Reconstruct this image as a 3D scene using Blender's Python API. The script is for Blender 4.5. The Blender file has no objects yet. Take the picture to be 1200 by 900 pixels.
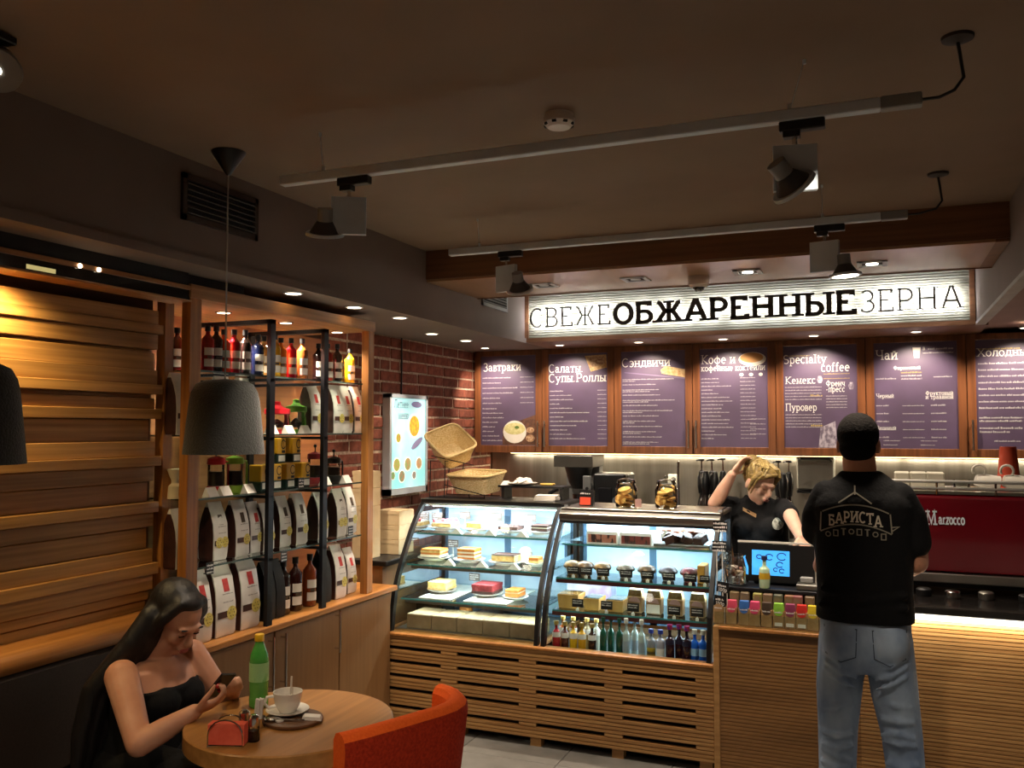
import bpy, bmesh, math, random
from mathutils import Vector, Matrix, Euler
from mathutils.bvhtree import BVHTree
R = random.Random(7)
SC = bpy.context.scene
COL = SC.collection
PI = math.pi
# ---------------------------------------------------------------- camera, world, exposure
FPX, HCAM = 1037.0, 1.65
PITCH = math.atan(51 / FPX)
YAW = math.atan(430 / FPX * math.cos(PITCH))
cam_data = bpy.data.cameras.new('camera')
cam_data.sensor_width = 36.0
cam_data.lens = FPX / 1200 * 36.0
cam_data.clip_start = 0.05
cam = bpy.data.objects.new('camera', cam_data)
COL.objects.link(cam)
cam.location = (0, 0, HCAM)
cam.rotation_euler = (PI / 2 + PITCH, 0, YAW)
SC.camera = cam
world = bpy.data.worlds.new('world')
SC.world = world
world.use_nodes = True
world.node_tree.nodes['Background'].inputs[0].default_value = (0.9, 0.62, 0.42, 1)
world.node_tree.nodes['Background'].inputs[1].default_value = 0.02
SC.view_settings.view_transform = 'Standard'
SC.view_settings.look = 'None'
SC.view_settings.gamma = 1.0
SC.view_settings.use_curve_mapping = False
SC.view_settings.exposure = 0.15
SC.cycles.max_bounces = 8
SC.cycles.transparent_max_bounces = 24

# ---------------------------------------------------------------- pixel -> place (1200 x 900 frame)
_f = Vector((-math.sin(YAW) * math.cos(PITCH), math.cos(YAW) * math.cos(PITCH), math.sin(PITCH)))
_r = Vector((math.cos(YAW), math.sin(YAW), 0))
_u = _r.cross(_f)
_c = Vector((0, 0, HCAM))
def at(px, py, x=None, y=None, z=None):
    d = _f + _r * ((px - 600) / FPX) + _u * ((450 - py) / FPX)
    if x is not None: t = x / d.x
    elif y is not None: t = y / d.y
    else: t = (z - HCAM) / d.z
    return _c + d * t

# ---------------------------------------------------------------- materials
MATS = {}
def lin(c):
    if isinstance(c, str):
        c = [int(c[i:i + 2], 16) / 255 for i in (0, 2, 4)]
    return tuple((v / 12.92 if v <= 0.04045 else ((v + 0.055) / 1.055) ** 2.4) for v in c)
def mat(name, col, rough=0.5, metal=0.0, col2=None, scale=(8, 8, 8), detail=3.0, bump=0.0, emit=None, estr=0.0,
        coat=0.0, rnd=0.0, spec=0.5, trans=0.0, sub=0.0, alpha=1.0, contrast=(0.35, 0.65), sheen=0.0):
    if name in MATS: return MATS[name]
    m = bpy.data.materials.new(name); m.use_nodes = True
    nt = m.node_tree; b = nt.nodes['Principled BSDF']; L = nt.links.new
    c1 = lin(col); c2 = lin(col2) if col2 else tuple(v * 0.86 for v in c1)
    tc = nt.nodes.new('ShaderNodeTexCoord'); mp = nt.nodes.new('ShaderNodeMapping')
    mp.inputs['Scale'].default_value = scale
    L(tc.outputs['Object'], mp.inputs['Vector'])
    nz = nt.nodes.new('ShaderNodeTexNoise'); nz.inputs['Scale'].default_value = 1.0; nz.inputs['Detail'].default_value = detail
    L(mp.outputs[0], nz.inputs['Vector'])
    rp = nt.nodes.new('ShaderNodeValToRGB')
    rp.color_ramp.elements[0].position, rp.color_ramp.elements[1].position = contrast
    rp.color_ramp.elements[0].color = c2 + (1,); rp.color_ramp.elements[1].color = c1 + (1,)
    L(nz.outputs['Fac'], rp.inputs['Fac'])
    out = rp.outputs['Color']
    if rnd:
        oi = nt.nodes.new('ShaderNodeObjectInfo')
        mr = nt.nodes.new('ShaderNodeMapRange'); mr.inputs['To Min'].default_value = 1 - rnd; mr.inputs['To Max'].default_value = 1 + rnd
        L(oi.outputs['Random'], mr.inputs['Value'])
        hs = nt.nodes.new('ShaderNodeHueSaturation'); L(mr.outputs[0], hs.inputs['Value']); L(out, hs.inputs['Color'])
        out = hs.outputs['Color']
    L(out, b.inputs['Base Color'])
    b.inputs['Roughness'].default_value = rough; b.inputs['Metallic'].default_value = metal
    b.inputs['Specular IOR Level'].default_value = spec
    b.inputs['Coat Weight'].default_value = coat
    b.inputs['Transmission Weight'].default_value = trans
    b.inputs['Subsurface Weight'].default_value = sub
    b.inputs['Sheen Weight'].default_value = sheen
    if sub: b.inputs['Subsurface Radius'].default_value = (0.012, 0.005, 0.003)
    if bump:
        bp = nt.nodes.new('ShaderNodeBump'); bp.inputs['Strength'].default_value = bump; bp.inputs['Distance'].default_value = 0.01
        L(nz.outputs['Fac'], bp.inputs['Height']); L(bp.outputs[0], b.inputs['Normal'])
    if emit:
        b.inputs['Emission Color'].default_value = lin(emit) + (1,); b.inputs['Emission Strength'].default_value = estr
    MATS[name] = m
    return m
def clear_mat(name, tint, gloss=0.08, rough=0.02, clear=0.92):
    """thin clear pane: light passes straight through, with a Fresnel reflection"""
    if name in MATS: return MATS[name]
    m = bpy.data.materials.new(name); m.use_nodes = True
    nt = m.node_tree; L = nt.links.new
    for n in list(nt.nodes): nt.nodes.remove(n)
    o = nt.nodes.new('ShaderNodeOutputMaterial'); tr = nt.nodes.new('ShaderNodeBsdfTransparent')
    gl = nt.nodes.new('ShaderNodeBsdfGlossy'); mx = nt.nodes.new('ShaderNodeMixShader'); fr = nt.nodes.new('ShaderNodeFresnel')
    ad = nt.nodes.new('ShaderNodeMath'); ad.operation = 'ADD'; ad.inputs[1].default_value = gloss - 0.04; ad.use_clamp = True
    nz = nt.nodes.new('ShaderNodeTexNoise'); nz.inputs['Scale'].default_value = 3.0
    mr = nt.nodes.new('ShaderNodeMapRange'); mr.inputs['To Min'].default_value = rough * 0.7; mr.inputs['To Max'].default_value = rough * 1.3
    L(nz.outputs['Fac'], mr.inputs['Value']); L(mr.outputs[0], gl.inputs['Roughness'])
    fr.inputs['IOR'].default_value = 1.4
    t = lin(tint)
    tr.inputs[0].default_value = tuple(v * clear for v in t) + (1,)
    gl.inputs[0].default_value = (1, 1, 1, 1)
    L(fr.outputs[0], ad.inputs[0]); L(ad.outputs[0], mx.inputs[0]); L(tr.outputs[0], mx.inputs[1]); L(gl.outputs[0], mx.inputs[2])
    L(mx.outputs[0], o.inputs[0])
    MATS[name] = m
    return m
def glow(name, col, s):
    return mat(name, col, 0.5, emit=col, estr=s)

# woods
WOOD_SLAT = mat('wood_slat', 'bb8a4c', 0.42, col2='976a34', scale=(60, 1.6, 60), detail=5, bump=0.06, rnd=0.13)
WOOD_POST = mat('wood_post', 'b8793a', 0.4, col2='96602c', scale=(50, 50, 2.0), detail=5, bump=0.04)
WOOD_HEAD = mat('wood_header', 'b07a44', 0.4, col2='8f5f31', scale=(50, 1.6, 50), detail=5, bump=0.04)
WOOD_DOOR = mat('wood_door', '7e5a36', 0.45, col2='74512f', scale=(40, 40, 1.5), detail=6, bump=0.05, rnd=0.05)
WOOD_TOP = mat('wood_counter', 'b57a3f', 0.38, col2='98632f', scale=(50, 1.5, 50), detail=5, bump=0.04)
WOOD_RIB = mat('wood_rib', 'b08550', 0.5, col2='94693a', scale=(1.5, 60, 60), detail=5, bump=0.05)
WOOD_FRAME = mat('wood_frame', '85512f', 0.4, col2='683d22', scale=(40, 40, 2), detail=5, bump=0.04)
WOOD_TABLE = mat('wood_table', 'b07c42', 0.32, col2='9a6933', scale=(40, 2.0, 40), detail=5, bump=0.02)
WOOD_BEAM = mat('wood_beam', '7d5436', 0.42, col2='67432a', scale=(1.2, 40, 40), detail=5, bump=0.03)
WOOD_SIGN = mat('wood_sign', '8f8a78', 0.5, col2='7c7663', scale=(2, 40, 40), detail=4)
# paints, stone, metals
PAINT_CEIL = mat('paint_ceiling', '86705c', 0.85, col2='806b57', scale=(3, 3, 3))
PAINT_SOFFIT = mat('paint_soffit', '7a6a60', 0.8, col2='74655b', scale=(3, 3, 3))
PAINT_WALL = mat('paint_wall', '6b5240', 0.85, scale=(3, 3, 3))
PINK = mat('paint_pinkish', '96766a', 0.8, scale=(3, 3, 3))
TILE = mat('floor_tile', '716e69', 0.45, col2='65625d', scale=(9, 9, 9), detail=6, rnd=0.06)
GROUT = mat('grout', '4a4744', 0.9, scale=(30, 30, 30))
BRICK = mat('brick', '94503a', 0.85, col2='6a3324', scale=(22, 22, 22), detail=6, bump=0.7, rnd=0.25, contrast=(0.3, 0.7))
MORTAR = mat('mortar', 'd2bca6', 0.95, col2='a8917c', scale=(40, 40, 40), detail=5, bump=0.5)
STEEL = mat('steel', 'b9b6ae', 0.3, 1.0, col2='a29f98', scale=(2, 40, 2), detail=3)
STEEL_SHEET = mat('steel_sheet', 'a8a196', 0.33, 1.0, col2='8f897f', scale=(14, 2, 0.8), detail=3)
CHROME = mat('chrome', 'd8d6d2', 0.12, 1.0)
BLACK = mat('black_metal', '15151a', 0.42, 0.3, spec=0.4)
BLACKPL = mat('black_plastic', '131314', 0.38)
BLACKMAT = mat('black_matte', '0d0c0c', 0.7)
GREYMET = mat('grey_aluminium', 'd2dae2', 0.5, 0.05)
GREYPL = mat('grey_plastic', '8a8a88', 0.5)
WHITE = mat('white_plastic', 'd8d2c8', 0.45)
PORC = mat('porcelain', 'e9e3d6', 0.25, coat=0.3)
PAPER = mat('paper_white', 'e6e0d6', 0.8)
KRAFT = mat('kraft_paper', '9a8058', 0.8, col2='8c724c', scale=(20, 20, 20))
CARD = mat('cardboard', 'c2a982', 0.85, col2='b39a74', scale=(12, 12, 12))
RED = mat('red_plastic', 'c3202c', 0.3)
GREEN = mat('green_plastic', '8fb53a', 0.35)
GLASS = clear_mat('clear_glass', 'f0faf8', 0.05)
GLASS_EDGE = mat('glass_edge', '4f9a98', 0.15, trans=0.3)
SHELFGL = clear_mat('shelf_glass', 'e6eeea', 0.12, clear=0.9)
JAR = clear_mat('jar_glass', 'fafdfb', 0.06, clear=0.98)
PRINT = mat('white_print', 'f0ece6', 0.7)
PRINT_DIM = mat('grey_print', 'b9b2b4', 0.7)
INK = mat('black_ink', '1a1716', 0.7)
PURPLE = mat('menu_purple', '5d4c66', 0.42, col2='534459', scale=(4, 4, 4))
SKIN = mat('skin', 'c89478', 0.5, col2='bd866a', scale=(12, 12, 12), sub=0.15, spec=0.35)
SKIN_PALE = mat('skin_pale', 'd3a892', 0.5, col2='c99b85', scale=(12, 12, 12), sub=0.15, spec=0.35)

# ---------------------------------------------------------------- geometry helpers
ORG = {}
def _org(o):
    return ORG.get(o.name, Vector((0, 0, 0))) if o else Vector((0, 0, 0))
def thing(name, label, cat, loc=(0, 0, 0), rz=0.0, group=None):
    o = bpy.data.objects.new(name, None); COL.objects.link(o)
    o.empty_display_size = 0.05
    o.location = loc; o.rotation_euler = (0, 0, rz)
    tag(o, label, cat, group)
    ORG[o.name] = Vector(loc)
    return o
def tag(o, label, cat, group=None):
    o['label'] = label; o['category'] = cat
    if group: o['group'] = group
    return o
def struct(o, label=None):
    o['kind'] = 'structure'
    if label: o['label'] = label
    return o
class MB:
    def __init__(s): s.v = []; s.f = []; s.m = []; s.mi = 0
    def add(s, vs, fs):
        n = len(s.v); s.v += [tuple(p) for p in vs]
        for f in fs: s.f.append([i + n for i in f]); s.m.append(s.mi)
        return s
    def box(s, x0, x1, y0, y1, z0, z1):
        vs = [(x, y, z) for z in (z0, z1) for y in (y0, y1) for x in (x0, x1)]
        return s.add(vs, [(0, 2, 3, 1), (4, 5, 7, 6), (0, 1, 5, 4), (2, 6, 7, 3), (0, 4, 6, 2), (1, 3, 7, 5)])
    def obox(s, c, size, rot=(0, 0, 0), taper=1.0):
        M = Euler(rot).to_matrix(); c = Vector(c)
        hx, hy, hz = [q / 2 for q in size]; vs = []
        for z in (-hz, hz):
            t = taper if z > 0 else 1
            for y in (-hy, hy):
                for x in (-hx, hx): vs.append(c + M @ Vector((x * t, y * t, z)))
        return s.add(vs, [(0, 2, 3, 1), (4, 5, 7, 6), (0, 1, 5, 4), (2, 6, 7, 3), (0, 4, 6, 2), (1, 3, 7, 5)])
    def bbox(s, x0, x1, y0, y1, z0, z1, b=0.004):
        """box with chamfered edges"""
        vs = []
        X, Y, Z = (x0, x1), (y0, y1), (z0, z1)
        idx = {}
        for i in (0, 1):
            for j in (0, 1):
                for k in (0, 1):
                    sx, sy, sz = (1 if i == 0 else -1), (1 if j == 0 else -1), (1 if k == 0 else -1)
                    for a in range(3):
                        p = [X[i] + sx * b, Y[j] + sy * b, Z[k] + sz * b]; p[a] = (X[i], Y[j], Z[k])[a]
                        idx[(i, j, k, a)] = len(vs); vs.append(p)
        fs = []
        I = idx
        for i in (0, 1): fs.append([I[(i, 0, 0, 0)], I[(i, 1, 0, 0)], I[(i, 1, 1, 0)], I[(i, 0, 1, 0)]])
        for j in (0, 1): fs.append([I[(0, j, 0, 1)], I[(1, j, 0, 1)], I[(1, j, 1, 1)], I[(0, j, 1, 1)]])
        for k in (0, 1): fs.append([I[(0, 0, k, 2)], I[(1, 0, k, 2)], I[(1, 1, k, 2)], I[(0, 1, k, 2)]])
        for i in (0, 1):
            for j in (0, 1): fs.append([I[(i, j, 0, 0)], I[(i, j, 1, 0)], I[(i, j, 1, 1)], I[(i, j, 0, 1)]])
            for k in (0, 1): fs.append([I[(i, 0, k, 0)], I[(i, 1, k, 0)], I[(i, 1, k, 2)], I[(i, 0, k, 2)]])
        for j in (0, 1):
            for k in (0, 1): fs.append([I[(0, j, k, 1)], I[(1, j, k, 1)], I[(1, j, k, 2)], I[(0, j, k, 2)]])
        for i in (0, 1):
            for j in (0, 1):
                for k in (0, 1): fs.append([I[(i, j, k, 0)], I[(i, j, k, 1)], I[(i, j, k, 2)]])
        return s.add(vs, fs)
    def ring_loft(s, rings, cap=True, closed=True):
        n = len(rings[0]); vs = [p for r in rings for p in r]; fs = []
        for a in range(len(rings) - 1):
            for i in range(n if closed else n - 1):
                j = (i + 1) % n
                fs.append((a * n + i, a * n + j, (a + 1) * n + j, (a + 1) * n + i))
        if cap and closed:
            fs.append(tuple(range(n))[::-1]); fs.append(tuple((len(rings) - 1) * n + i for i in range(n)))
        return s.add(vs, fs)
    def cyl(s, p0, p1, r0, r1=None, n=12, cap=True):
        r1 = r0 if r1 is None else r1
        p0, p1 = Vector(p0), Vector(p1); d = (p1 - p0).normalized()
        a = d.orthogonal().normalized(); b = d.cross(a)
        rs = [[p + (a * math.cos(2 * PI * i / n) + b * math.sin(2 * PI * i / n)) * r for i in range(n)] for p, r in ((p0, r0), (p1, r1))]
        return s.ring_loft(rs, cap)
    def lathe(s, c, prof, n=16, cap=True, rx=1.0, ry=1.0):
        c = Vector(c)
        rs = [[c + Vector((r * rx * math.cos(2 * PI * i / n), r * ry * math.sin(2 * PI * i / n), z)) for i in range(n)] for r, z in prof]
        return s.ring_loft(rs, cap)
    def tube(s, pts, r, n=8, cap=True):
        pts = [Vector(p) for p in pts]; rs = []; prev = None
        rr = r if isinstance(r, (list, tuple)) else [r] * len(pts)
        for i, p in enumerate(pts):
            d = (pts[min(i + 1, len(pts) - 1)] - pts[max(i - 1, 0)]).normalized()
            a = prev - d * prev.dot(d) if prev else d.orthogonal()
            a.normalize(); prev = a; b = d.cross(a)
            rs.append([p + (a * math.cos(2 * PI * k / n) + b * math.sin(2 * PI * k / n)) * rr[i] for k in range(n)])
        return s.ring_loft(rs, cap)
    def ball(s, c, r, n=12, m=8, sc=(1, 1, 1)):
        c = Vector(c); rs = []
        for j in range(1, m):
            t = PI * j / m
            rs.append([c + Vector((r * sc[0] * math.sin(t) * math.cos(2 * PI * i / n), r * sc[1] * math.sin(t) * math.sin(2 * PI * i / n), -r * sc[2] * math.cos(t))) for i in range(n)])
        return s.ring_loft(rs, True)
    def prism(s, poly, o, ex, ey, depth):
        """2-D polygon (list of (a,b)) in plane o + a*ex + b*ey, thickness along ex x ey"""
        o, ex, ey = Vector(o), Vector(ex), Vector(ey); nz = ex.cross(ey).normalized()
        A = [o + ex * a + ey * b for a, b in poly]; B = [p + nz * depth for p in A]
        n = len(poly)
        s.add(A + B, [tuple(range(n))[::-1], tuple(range(n, 2 * n))] + [(i, (i + 1) % n, n + (i + 1) % n, n + i) for i in range(n)])
        return s
    def quad(s, a, b, c, d): return s.add([a, b, c, d], [(0, 1, 2, 3)])
    def build(s, name, mats, parent=None, world=True, smooth=False, loc=None):
        if not isinstance(mats, (list, tuple)): mats = [mats]
        off = _org(parent) if (parent is not None and world) else Vector((0, 0, 0))
        if loc is not None: off = Vector(loc)
        me = bpy.data.meshes.new(name)
        vs = s.v if off.length == 0 else [(p[0] - off.x, p[1] - off.y, p[2] - off.z) for p in s.v]
        me.from_pydata(vs, [], s.f)
        for m in mats: me.materials.append(m)
        if len(mats) > 1: me.polygons.foreach_set('material_index', s.m)
        bm = bmesh.new(); bm.from_mesh(me); bmesh.ops.recalc_face_normals(bm, faces=bm.faces); bm.to_mesh(me); bm.free()
        if smooth:
            me.polygons.foreach_set('use_smooth', [True] * len(me.polygons))
            try: me.set_sharp_from_angle(angle=math.radians(38))
            except Exception: pass
        me.update()
        o = bpy.data.objects.new(name, me); COL.objects.link(o)
        if loc is not None: o.location = loc
        if parent is not None:
            o.parent = parent; ORG[o.name] = off if world else Vector((0, 0, 0))
        return o
    def place(s, name, mats, label, cat, group=None, smooth=False, kind=None):
        """one-mesh thing built in world space with its origin at its base"""
        xs = [p[0] for p in s.v]; ys = [p[1] for p in s.v]; zs = [p[2] for p in s.v]
        o = s.build(name, mats, None, True, smooth, loc=((min(xs) + max(xs)) / 2, (min(ys) + max(ys)) / 2, min(zs)))
        tag(o, label, cat, group)
        if kind: o['kind'] = kind
        return o
def kids(o): return [c for c in COL.objects if c.parent == o]
TREE = {}
def copy_tree(o, loc=None, rz=None, label=None, group=None, parent=None, sc=None):
    c = o.copy(); COL.objects.link(c)
    if parent is not None: c.parent = parent
    if loc is not None: c.location = loc; ORG[c.name] = Vector(loc)
    if rz is not None: c.rotation_euler = (0, 0, rz)
    if sc is not None: c.scale = (sc, sc, sc) if isinstance(sc, (int, float)) else sc
    if label: c['label'] = label
    if group: c['group'] = group
    for ch in TREE.setdefault(o.name, kids(o)): copy_tree(ch, parent=c)
    return c
def lamp(name, kind, loc, power, col=(1, 0.75, 0.5), size=0.05, aim=None, spot=None, blend=0.5, parent=None, sizey=None):
    d = bpy.data.lights.new(name, kind); d.energy = power; d.color = col
    if kind == 'AREA':
        d.size = size
        if sizey: d.shape = 'RECTANGLE'; d.size_y = sizey
    else: d.shadow_soft_size = size
    if kind == 'SPOT': d.spot_size = math.radians(spot); d.spot_blend = blend
    o = bpy.data.objects.new(name, d); COL.objects.link(o)
    loc = Vector(loc); o.location = loc - (_org(parent) if parent else Vector((0, 0, 0)))
    if aim is not None: o.rotation_euler = (Vector(aim) - loc).to_track_quat('-Z', 'Y').to_euler()
    if parent: o.parent = parent
    return o
WARM = (1.0, 0.72, 0.42); WARMW = (1.0, 0.84, 0.66); COOL = (0.78, 0.9, 1.0)

# ---------------------------------------------------------------- slab-serif stroke lettering
def _E(cx, cy, rx, ry, a0, a1, n=14):
    return [(cx + rx * math.cos(math.radians(a0 + (a1 - a0) * i / n)), cy + ry * math.sin(math.radians(a0 + (a1 - a0) * i / n))) for i in range(n + 1)]
def _glyphs():
    G = {}; X = 0.68
    def D(h):   # glyphs that exist in both sizes, drawn at height h
        k = h
        s = {}
        s['о'] = (0.86, [_E(.43, .5, .35, .5, 0, 360, 22)], [])
        s['с'] = (0.80, [_E(.43, .5, .36, .5, 48, 312, 18)], [])
        s['в'] = (0.78, [[(.16, 0), (.16, 1)], [(.04, 1), (.42, 1)] + _E(.42, .76, .22, .24, 90, -90, 9) + [(.16, .52)], [(.42, .52)] + _E(.44, .26, .26, .26, 90, -90, 9) + [(.04, 0)]], [])
        s['н'] = (0.96, [[(.18, 0), (.18, 1)], [(.78, 0), (.78, 1)], [(.18, .52), (.78, .52)]], [(.18, 0), (.18, 1), (.78, 0), (.78, 1)])
        s['п'] = (0.94, [[(.18, 0), (.18, 1)], [(.76, 0), (.76, 1)], [(.05, 1), (.89, 1)]], [(.18, 0), (.76, 0)])
        s['и'] = (0.98, [[(.18, 0), (.18, 1)], [(.80, 0), (.80, 1)], [(.18, .06), (.80, .94)]], [(.18, 0), (.18, 1), (.8, 0), (.8, 1)])
        s['т'] = (0.84, [[(.42, 0), (.42, 1)], [(.06, .82), (.06, 1), (.78, 1), (.78, .82)]], [(.42, 0)])
        s['к'] = (0.88, [[(.18, 0), (.18, 1)], [(.74, 1), (.2, .5), (.78, 0)]], [(.18, 0), (.18, 1), (.74, 1), (.78, 0)])
        s['л'] = (0.92, [[(.04, .02), (.16, .03), (.25, .35), (.3, 1)], [(.76, 0), (.76, 1)], [(.2, 1), (.88, 1)]], [(.76, 0)])
        s['м'] = (1.12, [[(.16, 0), (.22, 1), (.56, .1), (.9, 1), (.96, 0)]], [(.16, 0), (.96, 0), (.2, 1), (.92, 1)])
        s['ж'] = (1.16, [[(.58, 0), (.58, 1)], [(.1, 1), (.2, .96), (.42, .52), (.14, 0)], [(1.06, 1), (.96, .96), (.74, .52), (1.02, 0)], [(.42, .52), (.74, .52)]], [(.58, 0), (.58, 1), (.12, 0), (1.04, 0)])
        s['ы'] = (1.06, [[(.16, 0), (.16, 1)], [(.16, .56), (.38, .56)] + _E(.38, .28, .26, .28, 90, -90, 9) + [(.04, 0)], [(.9, 0), (.9, 1)]], [(.16, 1), (.9, 0), (.9, 1)])
        s['ь'] = (0.76, [[(.16, 0), (.16, 1)], [(.16, .56), (.38, .56)] + _E(.38, .28, .26, .28, 90, -90, 9) + [(.04, 0)]], [(.16, 1)])
        s['з'] = (0.70, [_E(.32, .74, .25, .26, 150, -90, 12), _E(.32, .25, .29, .27, 90, -150, 12)], [])
        s['э'] = (0.78, [_E(.34, .5, .36, .5, 132, -132, 18), [(.3, .5), (.7, .5)]], [])
        s['ч'] = (0.86, [[(.7, 0), (.7, 1)], [(.16, 1), (.16, .7)] + _E(.42, .66, .26, .24, 180, 270, 6) + [(.7, .46)]], [(.7, 0), (.7, 1), (.16, 1)])
        s['х'] = (0.86, [[(.1, 0), (.74, 1)], [(.1, 1), (.76, 0)]], [(.1, 0), (.1, 1), (.74, 1), (.76, 0)])
        s['г'] = (0.70, [[(.16, 0), (.16, 1)], [(.04, 1), (.62, 1), (.62, .8)]], [(.16, 0)])
        s['д'] = (0.96, [[(.2, .05), (.3, .4), (.34, 1)], [(.76, .05), (.76, 1)], [(.24, 1), (.88, 1)], [(.06, -.2), (.06, .04), (.9, .04), (.9, -.2)]], [])
        s['ю'] = (1.14, [[(.16, 0), (.16, 1)], [(.16, .52), (.46, .52)], _E(.74, .5, .29, .5, 0, 360, 20)], [(.16, 0), (.16, 1)])
        s['я'] = (0.84, [[(.68, 0), (.68, 1)], [(.8, 1), (.4, 1)] + _E(.4, .74, .24, .26, 90, 270, 9) + [(.68, .48)], [(.42, .48), (.14, 0)]], [(.68, 0), (.14, 0)])
        return {c: (w * k, [[(x * k, y * k) for x, y in st] for st in ss], [(x * k, y * k) for x, y in se]) for c, (w, ss, se) in s.items()}
    for c, g in D(X).items(): G[c] = g
    for c, g in D(1.0).items(): G[c.upper()] = g
    G['й'] = (G['и'][0], G['и'][1] + [_E(.33, .92, .13, .1, 200, 340, 5)], G['и'][2])
    G['Е'] = (0.76, [[(.16, 0), (.16, 1)], [(.04, 1), (.62, 1), (.62, .82)], [(.16, .52), (.48, .52)], [(.04, 0), (.68, 0), (.68, .18)]], [])
    G['Б'] = (0.80, [[(.16, 0), (.16, 1)], [(.04, 1), (.62, 1), (.62, .82)], [(.16, .57), (.42, .57)] + _E(.42, .285, .27, .285, 90, -90, 9) + [(.04, 0)]], [])
    G['А'] = (0.92, [[(.1, 0), (.42, 1), (.5, 1), (.82, 0)], [(.22, .34), (.7, .34)]], [(.1, 0), (.82, 0)])
    G['Р'] = (0.76, [[(.16, 0), (.16, 1)], [(.04, 1), (.4, 1)] + _E(.4, .72, .27, .28, 90, -90, 10) + [(.16, .44)]], [(.16, 0)])
    G['Ф'] = (0.96, [[(.48, 0), (.48, 1)], _E(.48, .52, .38, .3, 0, 360, 20)], [(.48, 0), (.48, 1)])
    G['S'] = (0.72, [_E(.35, .74, .25, .26, 40, 270, 12) + _E(.35, .25, .28, .26, 90, -140, 12)], [])
    G['M'] = G['М']
    G['а'] = (0.60, [_E(.26, .48, .17, .18, 165, 0, 9) + [(.43, .1), (.48, .01), (.57, .02)], [(.43, .37), (.24, .37)] + _E(.24, .185, .16, .185, 90, 300, 9) + [(.43, .12)]], [])
    G['е'] = (0.58, [[(.08, .36), (.5, .36)] + _E(.29, .33, .22, .33, 5, 310, 15)], [])
    G['р'] = (0.64, [[(.13, -.3), (.13, .66)], _E(.34, .33, .21, .33, 120, -150, 16)], [(.13, -.3), (.09, .66)])
    G['у'] = (0.62, [[(.06, .66), (.3, .04)], [(.54, .66), (.28, -.06), (.2, -.28), (.06, -.28)]], [(.08, .66), (.54, .66)])
    G['ф'] = (0.84, [[(.42, -.3), (.42, .95)], _E(.42, .33, .33, .33, 0, 360, 18)], [(.42, -.3)])
    G['p'], G['e'], G['c'], G['a'], G['o'], G['y'] = G['р'], G['е'], G['с'], G['а'], G['о'], G['у']
    G['i'] = (0.30, [[(.15, 0), (.15, .66)], [(.15, .86), (.15, .94)]], [(.15, 0), (.1, .66)])
    G['l'] = (0.30, [[(.15, 0), (.15, 1)]], [(.15, 0), (.1, 1)])
    G['t'] = (0.42, [[(.18, .9), (.18, .1), (.26, 0), (.38, .04)], [(.04, .66), (.36, .66)]], [])
    G['f'] = (0.40, [[(.16, 0), (.16, .8), (.24, .98), (.4, .96)], [(.04, .66), (.34, .66)]], [(.16, 0)])
    G['r'] = (0.46, [[(.13, 0), (.13, .66)], [(.13, .45), (.24, .62), (.42, .62)]], [(.13, 0)])
    G['z'] = (0.50, [[(.06, .66), (.44, .66), (.06, 0), (.46, 0)]], [])
    G['-'] = (0.42, [[(.06, .36), (.36, .36)]], [])
    G['.'] = (0.26, [[(.1, 0), (.1, .07)]], [])
    G['0'] = (0.66, [_E(.33, .45, .24, .45, 0, 360, 18)], [])
    G['1'] = (0.44, [[(.08, .72), (.24, .9), (.24, 0)]], [(.24, 0)])
    G[' '] = (0.36, [], [])
    return G
GLY = _glyphs()
def ribbon(mb, pts, w, o, ex, ey, depth):
    pts = [p for i, p in enumerate(pts) if i == 0 or (abs(p[0] - pts[i - 1][0]) + abs(p[1] - pts[i - 1][1])) > 1e-6]
    n = len(pts)
    if n < 2: return
    closed = abs(pts[0][0] - pts[-1][0]) + abs(pts[0][1] - pts[-1][1]) < 1e-4 and n > 3
    Lf, Rt = [], []
    for i, (x, y) in enumerate(pts):
        a = pts[i - 1] if i > 0 else (pts[-2] if closed else pts[0])
        b = pts[i + 1] if i < n - 1 else (pts[1] if closed else pts[-1])
        d1 = Vector((x - a[0], y - a[1])); d2 = Vector((b[0] - x, b[1] - y))
        if d1.length < 1e-6: d1 = d2
        if d2.length < 1e-6: d2 = d1
        d1 = d1.normalized(); d2 = d2.normalized(); t = (d1 + d2)
        t = t.normalized() if t.length > 1e-3 else d1
        nrm = Vector((-t.y, t.x)); k = min(1.0 / max(0.35, nrm.dot(Vector((-d1.y, d1.x)))), 2.0)
        Lf.append((x + nrm.x * w * k / 2, y + nrm.y * w * k / 2)); Rt.append((x - nrm.x * w * k / 2, y - nrm.y * w * k / 2))
    nz = ex.cross(ey).normalized()
    P = lambda q, dz: o + ex * q[0] + ey * q[1] + nz * dz
    if depth <= 0:
        mb.add([P(q, 0) for q in Lf] + [P(q, 0) for q in Rt], [(n + i, n + i + 1, i + 1, i) for i in range(n - 1)])
    else:
        rs = [[P(Lf[i], 0), P(Lf[i], depth), P(Rt[i], depth), P(Rt[i], 0)] for i in range(n)]
        mb.ring_loft(rs, cap=True)
def text_width(s, track=0.06): return sum(GLY[c][0] + track for c in s)
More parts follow.
